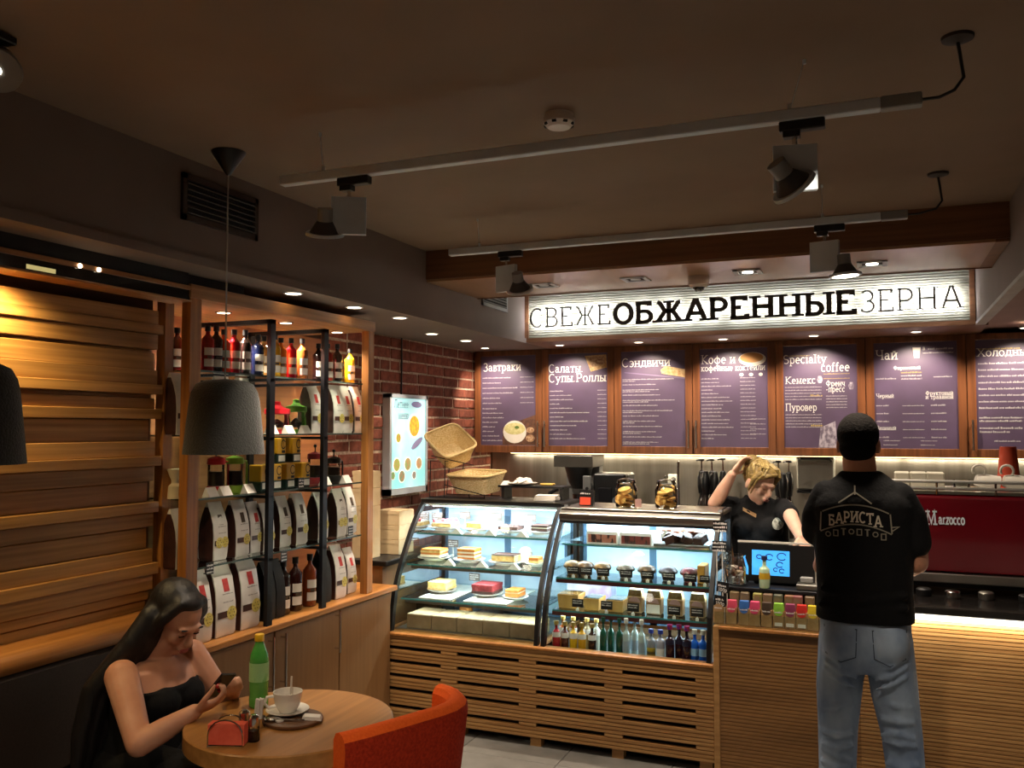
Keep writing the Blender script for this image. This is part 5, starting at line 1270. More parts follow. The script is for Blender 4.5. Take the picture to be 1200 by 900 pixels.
# black tray with plates, cutlery napkins
p0 = at(585, 568, y=5.0); p1 = at(665, 568, y=5.0)
t = thing('black_tray', 'low black tray table on top of the cake display', 'tray', ((p0.x + p1.x) / 2, 5.0, ZC1))
MB().bbox(p0.x + .02, p1.x, 4.93, 5.07, 1.29, 1.303, .003).build('tray_top', BLACKPL, t)
for x in (p0.x + .04, p1.x - .03): MB().box(x, x + .02, 4.94, 5.06, ZC1, 1.29).build('leg', BLACKPL, t)
c = Vector((at(612, 562, y=5.0).x, 5.0, 1.3035)); MB().lathe(c, [(.05, 0), (.09, .01), (.092, .013), (.05, .005)], 22).place('plate', PORC, 'white plate on the black tray beside the baskets', 'plate', smooth=True)
t = thing('paper_napkin', 'crumpled white napkins heaped on the plate by the baskets', 'napkin', c + Vector((0, 0, .0135)))
rr = random.Random(4)
for k in range(5): MB().obox(c + Vector((rr.uniform(-.04, .04), rr.uniform(-.02, .02), .024 + .008 * (k % 2))), (.06, .05, .016), (rr.uniform(-.4, .4), rr.uniform(-.4, .4), rr.uniform(0, 3)), .5).build('fold', PAPER, t)
c = Vector((at(596, 566, y=4.95).x - .02, 4.96, 1.3035)); MB().obox(c + Vector((0, 0, .012)), (.07, .05, .024), (0, 0, .4), .5).place('paper_napkin', PAPER, 'folded white napkin at the left end of the black tray', 'napkin')
p = at(641, 583, y=4.88); m = MB()
for k in range(4): m.obox((p.x + .003 * (k % 2), 4.88, ZC1 + .006 + .008 * k), (.125, .1, .0075), (0, 0, .05 * k))
m.place('napkin_stack', PAPER, 'stack of white napkins on top of the cake display', 'napkins')
MB().bbox(at(640, 560, y=5.02).x - .03, at(640, 560, y=5.02).x + .05, 4.99, 5.05, 1.3035, 1.315, .004).place('wooden_board', mat('board_yellow', 'c8a04a', .5), 'small yellow wooden board on the black tray', 'board')
# orange sign stand
ZC2 = 1.2056
p = at(688, 590, y=4.84); t = thing('promo_stand', 'small orange promotional card in a black stand on the drinks display', 'sign stand', (p.x, 4.84, ZC2))
MB().obox((p.x, 4.84, ZC2 + .045), (.085, .02, .09), (-.1, 0, 0)).build('stand', BLACKPL, t)
MB().obox((p.x - .006, 4.825, ZC2 + .028), (.062, .004, .042), (-.1, 0, 0)).build('orange_card', mat('orange_card', 'd8482a', .5), t)
g = MB(); scribble(g, (p.x - .035, 4.822, ZC2 + .066), (1, 0, 0), (0, 0, 1), .06, .012, random.Random(1)); g.build('lettering', PRINT, t)
# cookie jars
def cookie_jar(px, label, seed):
    p = at(px, 595, y=4.86); c = Vector((p.x, 4.86, ZC2)); t = thing('cookie_jar', label, 'jar', c, group='glass cookie jars')
    MB().lathe(c, [(.055, 0), (.06, .006), (.062, .1), (.05, .125), (.046, .13)], 22, cap=False).lathe(c, [(.055, 0), (.002, .001)], 22, cap=False).build('glass', JAR, t, smooth=True)
    MB().lathe(c, [(.05, .13), (.056, .134), (.052, .15), (.02, .16)], 20).build('lid', JAR, t, smooth=True)
    MB().ball(c + Vector((0, 0, .17)), .012).build('lid_knob', JAR, t, smooth=True)
    rr = random.Random(seed)
    for k in range(9):
        q = c + Vector((rr.uniform(-.018, .018), rr.uniform(-.018, .018), .012 + k * .0105))
        MB().cyl(q - Vector((0, 0, .004)), q + Vector((rr.uniform(-.003, .003), rr.uniform(-.003, .003), .005)), .036, n=14).build('cookie', mat('cookie', 'dcb268', .8, col2='bc8a40', scale=(60, 60, 60), bump=.4), t, smooth=True)
    q = c + Vector((-.022, -.042, .045)); MB().cyl(q, q + Vector((.002, -.01, .001)), .03, n=16).build('cookie', mat('cookie_star', 'd8b060', .8, col2='a06c28', scale=(40, 40, 40), contrast=(.45, .55)), t, smooth=True)
cookie_jar(734, 'glass cookie jar, left of the two on the drinks display', 1)
cookie_jar(781, 'glass cookie jar, right of the two on the drinks display', 2)
card(748, 600, 4.74, ZC2 - .0006, 'pinkish price card leaning by the left cookie jar', .035, .045, .01, False, mat('card_pink', 'b89088', .7))
for px, py, w in [(838, 617, 'upper'), (840, 640, 'lower')]:
    p = at(px + (6 if w == 'upper' else 3), py, y=4.47); t = thing('price_card', 'black chalk price tag on a stick by the drinks display, %s one' % w, 'price card', (p.x, 4.47, .7005), group='chalk tags on sticks')
    MB().obox((p.x, 4.47, p.z), (.07, .003, .052)).build('card', BLACKPL, t)
    MB().cyl((p.x + (.008 if w == 'upper' else -.014), 4.474, .7005), (p.x + (.008 if w == 'upper' else -.014), 4.474, p.z), .003, n=6).build('stick', WHITE, t)
    g = MB(); rr = random.Random(3)
    for k in range(3): scribble(g, (p.x - .033, 4.4675, p.z + .010 - .018 * k), (1, 0, 0), (0, 0, 1), .065, .014, rr)
    g.build('chalk_writing', PRINT, t)

# ================================================================ pay counter (middle) and coffee bar (right)
pc = thing('pay_counter', 'oak pay counter with a low snack ledge between display and coffee bar', 'counter', (-.42, 4.7, 0))
XM = -.10
m = MB(); ribs(m, -.728, XM, .03, .684, .0172, YB, dep=.0025); m.build('ribbed_front', mat('wood_rib_dark', '8f6537', .5, col2='755028', scale=(1.5, 60, 8), detail=5), pc)
MB().bbox(-.7555, -.728, YB - .006, 4.60, 0, .698, .002).build('corner_post', WOOD_RIB, pc)
MB().bbox(-.728, XM, YB - .012, 4.60, .684, .70, .003).build('ledge', WOOD_TOP, pc)
MB().box(-.728, XM, YB + .02, 4.98, 0, .684).build('carcass', WOOD_DOOR, pc)
MB().box(-.745, XM, 4.535, 4.98, .70, .845).build('riser', BLACKPL, pc)
MB().bbox(-.748, XM, 4.50, 5.0, .845, .864, .003).build('pay_shelf', BLACK, pc)
MB().box(-.75, XM, YB + .002, YB + .005, .70, .765).build('acrylic_guard', GLASS, pc)
MB().box(-.748, XM, 4.455, 4.535, .70, .765).build('step', WOOD_DOOR, pc)
packs = [(843, 'b08a60', 'pale brown'), (858, 'd8506a', 'pink'), (872.5, '3a6ab0', 'blue'), (885, 'd04a70', 'rose pink'), (899, '4a3a30', 'dark brown'), (913, '8ac040', 'lime green'), (926.5, '8a3a5a', 'plum'), (940, 'c83028', 'red'), (953, 'd8c030', 'yellow'), (967, 'a06a38', 'tan'), (981, '3a8a6a', 'teal')]
for i, (px, colr, cn) in enumerate(packs):
    p = at(px, 735, y=4.415); c = Vector((p.x, 4.415, .7005)); t = thing('snack_bar_pack', 'kraft snack packet with %s top label in the front row of the pay counter' % cn, 'packet', c, group='snack packets, front row')
    w = .025; h = .118
    MB().bbox(c.x - w, c.x + w, c.y - .022, c.y + .022, c.z, c.z + h * .7, .003).build('pack_body', mat('pack_tan', 'a88558', .5, col2='94703f', scale=(30, 30, 30)), t)
    MB().obox(c + Vector((0, .004, h * .83)), (w * 1.94, .036, h * .27), (0, 0, 0), .86).build('pack_top', mat('packtop_' + colr, colr, .45), t)
    g = MB(); circ(g, c.x, c.z + h * .66, w * .82, c.y - .0235, w * .75); g.build('round_label', mat('packtop_' + colr, colr, .45), t)
    g = MB(); scribble(g, (c.x - w * .7, c.y - .0242, c.z + h * .62), (1, 0, 0), (0, 0, 1), w * 1.4, .009, rs_ if False else random.Random(i)); g.build('lettering', PRINT, t)
    if i in (5, 6, 7): MB().box(c.x - w * .7, c.x + w * .7, c.y - .0245, c.y - .0225, c.z + .012, c.z + .028).build('white_label', PAPER, t)
for i, (px, colr, cn) in enumerate([(861, '6a5a3a', 'olive'), (873, '5a4a38', 'brown'), (888, '9a9a40', 'yellow-green'), (900, '7a5a4a', 'mocha'), (912, '2a4a48', 'dark teal'), (925, '8a4a2a', 'rust'), (935, '8a2a4a', 'magenta'), (949, '5a4434', 'umber')]):
    p = at(px, 705, y=4.49); c = Vector((p.x, 4.495, .7655))
    MB().bbox(c.x - .022, c.x + .022, c.y - .02, c.y + .02, c.z, c.z + .078, .004).place('snack_bar_pack', mat('back_' + colr, colr, .4, col2='7a6a50', scale=(25, 25, 25)), 'small %s snack packet in the back row under the pay shelf' % cn, 'packet', 'snack packets, back row')
for k, (px, py, w) in enumerate([(847, 688, 'upper'), (844, 704, 'lower')]):
    p = at(px, py, y=4.40); t = thing('price_card', 'black chalk price tag reading 100р beside the snack packets, %s one' % w, 'price card', (p.x, 4.40, p.z - .03), group='chalk tags by the snacks')
    MB().obox(p, (.058, .003, .05), (0, .12, 0)).build('card', BLACKPL, t)
    MB().cyl((p.x + .02, 4.403, .7005), (p.x + .02, 4.403, p.z), .0025, n=6).build('stick', WHITE, t)
    g = MB(); text(g, '100р', p + Vector((-.022, -.002, -.018)), (1, 0, -.12), (0.12, 0, 1), .017, .14, width=.042); scribble(g, p + Vector((-.022, -.002, .004)), (1, 0, -.12), (.12, 0, 1), .038, .013, random.Random(k)); g.build('chalk_writing', PRINT, t)
ZP = .8645
# till screen facing the customers
t = thing('till_screen', 'black till with a glowing blue customer screen', 'till', (-.49, 4.66, ZP))
sc_t = .10
MB().obox((-.49, 4.64, ZP + .105), (.37, .03, .185), (-sc_t, 0, 0)).build('housing', BLACKPL, t)
MB().obox((-.49, 4.665, ZP + .205), (.375, .035, .01), (-sc_t, 0, 0)).build('top_edge', WHITE, t)
MB().bbox(-.60, -.38, 4.64, 4.80, ZP, ZP + .02, .004).build('base', BLACKPL, t)
MB().box(-.55, -.43, 4.655, 4.68, ZP + .015, ZP + .12).build('stand', BLACKPL, t)
SCR = mat('screen_blue', '2a8ad8', .4, col2='58b4f0', scale=(6, 6, 6), emit='3aa0ee', estr=.9)
M_ = Euler((-sc_t, 0, 0)).to_matrix(); o0 = Vector((-.49, 4.64, ZP + .105))
sp = lambda x, z, d=0: o0 + M_ @ Vector((x, -.0155 - d, z))
scn = MB().quad(sp(-.115, -.06), sp(.067, -.06), sp(.067, .063), sp(-.115, .063)).build('screen', SCR, t)
g = MB()
for a, b, r in ((-.03, .03, .018), (.03, .035, .022), (.02, -.005, .016), (-.08, .03, .012), (.03, -.035, .012), (.0, -.03, .01)):
    ribbon(g, _E(0, 0, r, r * .8, 20, 320, 12), .005, sp(a, b, .0006), M_ @ Vector((1, 0, 0)), M_ @ Vector((0, 0, 1)), 0)
g.build('screen_graphic', glow('screen_ink', '1a3a8a', .35), scn)
# jar of sweets with a tilted lid
p = at(862, 685, y=4.56); c = Vector((p.x + .004, 4.56, ZP)); t = thing('sweet_jar', 'round glass jar of wrapped sweets with its lid tilted, beside the till', 'jar', c)
MB().lathe(c, [(.045, 0), (.058, .012), (.06, .09), (.05, .125), (.046, .14), (.05, .15)], 22, cap=False).lathe(c, [(.045, 0), (.002, .001)], 22, cap=False).build('glass', clear_mat('sweet_jar_glass', 'f0f6f4', .16, clear=.92), t, smooth=True)
d = Vector((-.7, -.5, .5)).normalized(); q = c + Vector((-.05, -.03, .125)); MB().cyl(q, q + d * .014, .052, .046, n=22).ball(q + d * .024, .012).build('glass_lid', clear_mat('sweet_jar_glass', 'f0f6f4', .16, clear=.92), t, smooth=True)
rr = random.Random(6)
for k in range(16): MB().obox(c + Vector((rr.uniform(-.03, .03), rr.uniform(-.03, .03), .014 + .0045 * k)), (.026, .018, .014), (rr.uniform(0, 3), rr.uniform(0, 3), rr.uniform(0, 3))).build('sweet', mat('sweet_%d' % (k % 4), ('c8a888', '8a4a3a', 'd8ccc0', '6a4a38')[k % 4], .4), t)
p = at(896, 684, y=4.525); bt = bottle('lemonade_bottle', 'small pale lemonade bottle with dark cap and yellow label before the till screen', (p.x, 4.525, ZP), 'b4cfae', h=.155, r=.026, cap=mat('cap_navy', '2a2f5a', .3), lab=False, square=False, neck=.42, capr=.55)
MB().lathe((p.x, 4.525, ZP), [(.0268, .045), (.0268, .075)], 14, cap=False).build('label', mat('label_amber', 'c8a020', .5), bt, smooth=True)
p = at(945, 684, y=4.56); t = thing('card_terminal', 'small steel card terminal at the right end of the pay shelf', 'card terminal', (p.x, 4.56, ZP))
MB().bbox(p.x - .045, p.x + .055, 4.52, 4.60, ZP, ZP + .028, .004).build('body', STEEL, t)
MB().bbox(p.x - .03, p.x + .03, 4.57, 4.60, ZP + .028, ZP + .055, .004).build('display', GREYPL, t)
p = at(957, 648, y=4.72); MB().bbox(p.x - .05, p.x + .02, 4.68, 4.76, ZP, 1.04, .01).place('receipt_printer', WHITE, 'white receipt printer under the barista\'s hand', 'printer')

bar = thing('coffee_bar', 'ribbed oak coffee bar with a glowing strip under its black top', 'counter', (.5, 4.7, 0))
m = MB(); ribs(m, XM, 1.5, .0, .80, .0172, YB); m.build('ribbed_front', WOOD_RIB, bar)
MB().box(XM + .001, 1.5, YB + .02, 5.05, 0, .80).build('carcass', WOOD_DOOR, bar)
MB().box(XM + .001, 1.5, YB - .028, YB - .004, .806, .829).build('led_strip', glow('led_white', 'fff1dc', 7), bar)
lamp('strip_light', 'AREA', (.6, YB - .02, .802), 4, (1, .9, .72), 1.5, aim=(.6, YB + .02, 0), sizey=.02, parent=bar)
MB().bbox(XM + .001, 1.5, YB - .03, 5.06, .829, .862, .004).build('bar_top', mat('black_stone', '191615', .15, coat=.3), bar)
# espresso machine, its red back to the customers
em = thing('espresso_machine', 'dark red espresso machine with steel cup rail on top', 'espresso machine', (.48, 4.95, .8626))
MR = mat('machine_red', '5e0a16', .16, coat=.6, col2='560913', scale=(3, 3, 3))
prf = [(4.72, .96), (4.705, .97), (4.695, 1.10), (4.695, 1.25), (4.705, 1.31), (4.73, 1.33), (5.2, 1.33), (5.2, .96)]
MB().ring_loft([[Vector((x, y, z)) for y, z in prf] for x in (-.02, .98)]).build('red_body', MR, em, smooth=True)
MB().bbox(-.02, .98, 4.69, 5.2, .915, .959, .004).build('steel_band', STEEL, em)
MB().box(-.0, .96, 4.76, 5.15, .885, .915).build('underside', BLACKPL, em)
for x, y in ((.04, 4.76), (.92, 4.76), (.04, 5.12), (.92, 5.12)): MB().cyl((x, y, .8626), (x, y, .916), .022, n=12).build('foot', BLACKPL, em)
MB().box(-.01, .97, 4.72, 5.18, 1.331, 1.345).build('cup_tray', STEEL, em)
for z in (1.36, 1.392): MB().tube([(-.01, 5.17, z), (-.01, 4.71, z), (.97, 4.71, z), (.97, 5.17, z)],   .008, 8).build('cup_rail', mat('rail_steel', 'b8b6b0', .35, .5), em, smooth=True)
for x in (.0, .25, .5, .75, .96): MB().cyl((x, 4.71, 1.33), (x, 4.71, 1.395), .006, n=8).build('rail_post', CHROME, em)
g = MB(); a = at(1085, 613, y=4.69); b = at(1131, 613, y=4.69); hh = .03
text(g, 'М', (a.x, 4.6935, a.z - .004), ex, ey, .06, .2, .004, width=.05); text(g, 'arzocco'.replace('a', 'а').replace('o', 'о').replace('c', 'с'), (a.x + .055, 4.6935, a.z), ex, ey, .042, .2, .004, width=b.x - a.x - .055)
g.build('badge_lettering', GREYMET, em)
for k, (x, y) in enumerate(((.18, 4.62), (.30, 4.60), (.44, 4.62), (.6, 4.60))):
    MB().lathe((x, y, .8626), [(.03, 0), (.034, .01), (.034, .03), (.026, .036)], 14).place('coffee_tamper', (BLACKPL, CHROME, STEEL, BLACKPL)[k], 'small %s coffee tamper in front of the espresso machine, %s from the left' % (('black', 'chrome', 'steel', 'black')[k], ORD[k]), 'tamper', smooth=True)
# cups and boxes on top of the machine
def cup_mesh(m, c, M, r=.042, h=.06):
    pr = [(r * .55, 0), (r * .6, .004), (r * .85, h * .4), (r, h), (r * .94, h), (r * .78, h * .4), (r * .5, .008)]
    m.ring_loft([[Vector(c) + M @ Vector((q * math.cos(2 * PI * i / 18), q * math.sin(2 * PI * i / 18), z)) for i in range(18)] for q, z in pr])
def cup_handle(c, M, r=.042, h=.06):
    return MB().tube([Vector(c) + M @ Vector(v) for v in ((-r * .9, 0, h * .82), (-r * 1.45, 0, h * .8), (-r * 1.6, 0, h * .5), (-r * 1.3, 0, h * .25), (-r * .8, 0, h * .3))], .005, 8)
ZM = 1.3455
for i, (px, w) in enumerate([(1157, 'left'), (1190, 'right')]):
    p = at(px, 568, y=4.82); c = Vector((p.x, 4.82, ZM + .052)); M = Euler((0, PI / 2 + .25, .15)).to_matrix()
    t = thing('cappuccino_cup', 'white porcelain cup lying on its side on the espresso machine, %s one' % w, 'cup', c - Vector((0, 0, .046)), group='cups on the espresso machine')
    m = MB(); cup_mesh(m, c - Vector((.05, 0, 0)), M, .046, .1); m.build('cup', PORC, t, smooth=True)
    MB().tube([c + Vector(v) for v in [(-.035 + .028 * math.cos(a_), -.01, .045 + .028 * math.sin(a_)) for a_ in [-.8 + .5 * q for q in range(10)]]], .006, 8).build('handle', PORC, t, smooth=True)
for i, (px, w_) in enumerate([(1057, .07), (1076, .075), (1096, .08)]):
    p = at(px, 565, y=4.86); MB().bbox(p.x - w_ / 2, p.x + w_ / 2, 4.80, 4.90, ZM, ZM + .085, .006).place('cream_box', mat('cream_box_mat', 'cfc8b4', .6), 'cream ceramic box on the espresso machine, %s from the left' % ORD[i], 'box', 'cream boxes on the machine')
p = at(1127, 572, y=4.84); MB().lathe((p.x, 4.84, ZM), [(.034, 0), (.036, .004), (.04, .05), (.038, .05), (.034, .006)], 16).place('glass_tumbler', JAR, 'small clear tumbler between the boxes and the cups', 'glass', smooth=True)
p = at(1182, 556, y=4.98)
for k in range(4):
    z0 = ZM + .02 * k; hh = .16 if k == 3 else .12
    MB().lathe((p.x, 4.98, z0), [(.05, 0), (.051, .004), (.052, .008), (.049, .01), (.036, .15)], 20).place('paper_cup', mat('cup_terracotta', 'b8452a', .5), 'terracotta takeaway cup upside down, %s in its stack' % ('lowest', 'second', 'third', 'topmost')[k], 'cup', 'stacked takeaway cups', smooth=True)

# ================================================================ round table
TC = Vector((-1.715, 2.335, 0)); TR = .318; TZ = .74
t = thing('round_table', 'round oak cafe table beside the bench', 'table', TC)
MB().lathe(TC, [(TR - .006, TZ - .055), (TR, TZ - .05), (TR, TZ - .004), (TR - .004, TZ)], 64).build('tabletop', WOOD_TABLE, t, smooth=True)
MB().cyl(TC + Vector((0, 0, .03)), TC + Vector((0, 0, TZ - .055)), .035, n=20).build('column', BLACK, t, smooth=True)
MB().lathe(TC, [(.21, 0), (.21, .012), (.05, .035)], 32).build('foot_plate', BLACK, t, smooth=True)
TZ += .0006
# green drink bottle
c = at(303, 828, z=TZ); t = thing('soda_bottle', 'green plastic soda bottle with yellow cap on the table', 'bottle', c)
gp = [(.026, 0), (.031, .006), (.031, .03), (.029, .045), (.031, .06), (.031, .15), (.028, .17), (.014, .205), (.0125, .21), (.0125, .222)]
GREENPET = mat('pet_green', '52b048', .12, col2='74c862', scale=(14, 14, 20), trans=.35, coat=.3)
MB().lathe(c, gp, 22).build('pet_body', GREENPET, t, smooth=True)
MB().lathe(c, [(.0155, .212), (.0155, .232), (.014, .234)], 18).build('cap', mat('cap_yellow', 'e0b020', .35), t, smooth=True)
MB().lathe(c, [(.0316, .085), (.0316, .145)], 22, cap=False).build('label', mat('label_pale_green', '5fae58', .4, col2='9ad090', scale=(30, 30, 12), contrast=(.5, .6)), t, smooth=True)
# board, saucer, cup
c = at(344, 845, z=TZ); MB().lathe(c, [(.086, 0), (.09, .004), (.09, .010), (.086, .013)], 32).place('wooden_board', mat('board_dark', '6a4526', .5, col2='54361d', scale=(40, 4, 40)), 'round dark wooden serving board under the saucer', 'board', smooth=True)
c2 = at(337, 836, z=TZ + .0136); MB().lathe(c2, [(.035, 0), (.038, .003), (.066, .013), (.067, .0155), (.036, .006)], 30).place('saucer', PORC, 'white saucer under the coffee cup', 'saucer', smooth=True)
cc = c2 + Vector((0, 0, .0066)); t = thing('coffee_cup', 'white coffee cup with a stirring stick on the table', 'cup', cc)
m = MB(); cup_mesh(m, cc, Matrix.Identity(3), .046, .062); m.build('cup', PORC, t, smooth=True)
cup_handle(cc, Euler((0, 0, .75)).to_matrix(), .044, .062).build('handle', PORC, t, smooth=True)
MB().lathe(cc, [(.036, .04), (.036, .0405)], 18).build('coffee', mat('coffee_milk', '8a6a48', .3), t)
MB().obox(cc + Vector((.012, 0, .062)), (.006, .003, .1), (.1, .12, 0)).build('stick', PAPER, t)
c = at(357, 846, z=TZ + .0136); t = thing('tea_spoon', 'steel teaspoon lying on the wooden board', 'spoon', c)
MB().tube([c + Vector((-.09, -.03, .004)), c + Vector((-.04, -.012, .004)), c + Vector((.0, .0, .006))], [.005, .003, .003], 8).build('handle', CHROME, t, smooth=True)
MB().ball(c + Vector((-.1, -.034, .006)), .016, 12, 8, (1.3, .9, .3)).build('bowl', CHROME, t, smooth=True)
c = at(369, 843, z=TZ + .0136); MB().obox(c + Vector((-.01, 0, .006)), (.06, .03, .01), (.1, .1, .5), .8).place('sugar_packet', PAPER, 'white sugar packet on the edge of the wooden board', 'packet')
c = at(325, 846, z=TZ + .0136); MB().obox(c + Vector((-.01, .012, .003)), (.05, .02, .005), (0, 0, -.5)).place('sugar_packet', PAPER, 'white sugar packet beside the saucer', 'packet')
# shakers
for px, py, lab, m_ in [(286, 862, 'salt', mat('salt', 'd8d4cc', .6)), (297, 868, 'pepper', mat('pepper', '6a5a4a', .8, col2='3a3028', scale=(300, 300, 300)))]:
    c = at(px, py, z=TZ); t = thing('shaker', 'small glass %s shaker with chrome top' % lab, 'shaker', c, group='salt and pepper shakers')
    MB().lathe(c, [(.014, .002), (.014, .03)], 14).build('contents', m_, t, smooth=True)
    MB().lathe(c, [(.017, 0), (.018, .004), (.016, .045)], 16).build('glass', JAR, t, smooth=True)
    MB().lathe(c, [(.0165, .044), (.0175, .05), (.016, .068), (.008, .075)], 16).build('chrome_top', CHROME, t, smooth=True)
c = at(303, 852, z=TZ); t = thing('sugar_holder', 'small chrome holder of white sugar sticks behind the shakers', 'holder', c)
MB().lathe(c, [(.02, 0), (.022, .03), (.02, .03), (.018, .004)], 16).build('cup', CHROME, t, smooth=True)
for k in range(6):
    a = k * 1.05; MB().obox(c + Vector((.009 * math.cos(a), .009 * math.sin(a), .045)), (.009, .004, .08), (.1 * math.sin(a), .1 * math.cos(a), a)).build('sugar_stick', PAPER, t)
# napkin holder
c = at(267, 873, z=TZ); t = thing('napkin_holder', 'chrome wire napkin holder with coral red napkins', 'napkin holder', c, rz=.35)
m = MB()
for k in range(9): m.obox((0, -.016 + .004 * k, .034), (.105, .0036, .058), (0, .01 * (k % 3 - 1), .0))
m.build('napkins', mat('napkin_coral', 'e8664a', .8, col2='dc563c', scale=(30, 30, 30)), t, world=False)
for s in (-1, 1):
    y = s * .023; MB().tube([(-.05, y, .006), (-.05, y, .02)] + [(.05 * math.cos(PI - a * PI / 10), y, .035 + .042 * math.sin(a * PI / 10)) for a in range(11)] + [(.05, y, .006), (-.05, y, .006)], .0022, 6).build('wire_loop', CHROME, t, world=False, smooth=True)
MB().box(-.052, .052, -.025, .025, .0, .005).build('base_plate', CHROME, t, world=False)

# ================================================================ orange tub chair
ch = thing('tub_chair', 'orange-red upholstered tub chair pulled up to the round table', 'chair', (-1.40, 2.44, 0))
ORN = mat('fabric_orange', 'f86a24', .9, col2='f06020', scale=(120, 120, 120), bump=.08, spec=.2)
ORD_ = mat('fabric_orange_shaded', 'c0381a', .9, col2='9c2813', scale=(120, 120, 120), bump=.08, spec=.2)  # same fabric as the inner shell, darkened to paint the outer side's shade
rim = [(-1.385, 2.135), (-1.345, 2.21), (-1.305, 2.30), (-1.268, 2.39), (-1.238, 2.46), (-1.222, 2.52), (-1.224, 2.58), (-1.245, 2.635), (-1.285, 2.68), (-1.33, 2.71), (-1.365, 2.722)]
def shell(off, zs, thick=0.0):
    pts = []
    for i, (x, y) in enumerate(rim):
        a = Vector(rim[max(i - 1, 0)]); b = Vector(rim[min(i + 1, len(rim) - 1)]); d = (b - a).normalized(); n = Vector((d.y, -d.x))
        pts.append((Vector((x, y)) - n * 0, n))
    return pts
sp_ = shell(0, 0)
def strip(offs, zs):
    return [[Vector((p.x + n.x * o, p.y + n.y * o, z)) for p, n in sp_] for o, z in zip(offs, zs)]
outer = strip([-.06, -.03, -.012, 0, -.004], [.38, .50, .64, .745, .772])
top = strip([-.004, -.018, -.038, -.056, -.068], [.772, .788, .793, .787, .768])
inner = strip([-.068, -.072, -.078, -.10], [.768, .70, .58, .40])
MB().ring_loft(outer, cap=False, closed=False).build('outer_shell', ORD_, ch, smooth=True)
m = MB().ring_loft(top, cap=False, closed=False).ring_loft(inner, cap=False, closed=False)
for e in (0, -1):
    loop = [r[e] for r in outer] + [r[e] for r in top[1:]] + [r[e] for r in inner[1:]]
    m.add(loop, [tuple(range(len(loop)))])
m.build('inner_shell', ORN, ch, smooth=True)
q = strip([-.062], [.40])[0]
seat = [(p.x, p.y) for p in q] + [(-1.66, 2.70), (-1.70, 2.55), (-1.68, 2.30), (-1.62, 2.19), (-1.50, 2.15)]
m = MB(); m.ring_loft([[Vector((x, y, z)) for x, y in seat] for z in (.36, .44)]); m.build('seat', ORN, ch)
for x, y in ((-1.42, 2.22), (-1.32, 2.58), (-1.62, 2.26), (-1.62, 2.62)): MB().cyl((x, y, 0), (x + .01, y, .36), .014, .02, n=10).build('leg', WOOD_POST, ch, smooth=True)

# ================================================================ people
def solid(mb_list, name, material, parent, voxel=.006, smooth=4, world=True, dec=None):
    """fuse closed solids into one continuous skin"""
    src = MB()
    for m in mb_list: src.add(m.v, m.f)
    tmp = src.build(name + '_src', material, None)
    r = tmp.modifiers.new('r', 'REMESH'); r.mode = 'VOXEL'; r.voxel_size = voxel; r.use_smooth_shade = True
    if smooth:
        s = tmp.modifiers.new('s', 'SMOOTH'); s.factor = .5; s.iterations = smooth
    dg = bpy.context.evaluated_depsgraph_get(); dg.update()
    me = bpy.data.meshes.new_from_object(tmp.evaluated_get(dg))
    old = tmp.data; bpy.data.objects.remove(tmp); bpy.data.meshes.remove(old)
    me.name = name; me.polygons.foreach_set('use_smooth', [True] * len(me.polygons))
    if world and parent is not None:
        me.transform(Matrix.Translation(-_org(parent)))
    o = bpy.data.objects.new(name, me); COL.objects.link(o)
    if parent is not None: o.parent = parent; ORG[o.name] = _org(parent)
    return o
def chain(pts, rad, n=14, fl=None):
    m = MB(); pts = [Vector(p) for p in pts]
    for a, b, ra, rb in zip(pts, pts[1:], rad, rad[1:]): m.cyl(a, b, ra, rb, n=n)
    for p, r in zip(pts, rad): m.ball(p, r, n, 8)
    return m
def ell(c, r, M=None):
    m = MB(); m.ball((0, 0, 0), 1.0, 20, 12, r)
    M = M or Matrix.Identity(3); c = Vector(c); m.v = [tuple(c + M @ Vector(p)) for p in m.v]
    return m
def torso(rings, n=28, e=.8):
    """rings: (cx, cy, z, rx, ry)"""
    m = MB(); out = []
    for cx, cy, z, rx, ry in rings:
        out.append([Vector((cx + rx * math.copysign(abs(math.cos(a)) ** e, math.cos(a)), cy + ry * math.copysign(abs(math.sin(a)) ** e, math.sin(a)), z)) for a in [2 * PI * i / n for i in range(n)]])
    return m.ring_loft(out)
def frame(fwd, up=(0, 0, 1)):
    f = Vector(fwd).normalized(); r = f.cross(Vector(up)).normalized(); u = r.cross(f)
    return Matrix((r, f, u)).transposed()
def head_parts(c, M, k=1.0):
    c = Vector(c); T = lambda v: c + M @ (Vector(v) * k)
    S = lambda r: tuple(q * k for q in r)
    L = [ell(T((0, -.012, .03)), S((.074, .093, .086)), M), ell(T((0, .02, -.035)), S((.058, .066, .078)), M), ell(T((0, .055, -.092)), S((.026, .024, .02)), M),
         ell(T((0, .074, .018)), S((.05, .018, .014)), M), ell(T((0, .086, -.062)), S((.024, .012, .014)), M), ell(T((.035, .06, -.03)), S((.022, .02, .022)), M), ell(T((-.035, .06, -.03)), S((.022, .02, .022)), M)]
    L.append(chain([T((0, .086, .008)), T((0, .104, -.03)), T((0, .095, -.04))], [.007 * k, .0125 * k, .011 * k], 10))
    for s in (-1, 1): L.append(ell(T((s * .075, -.008, -.012)), S((.009, .019, .031)), M))
    return L, T
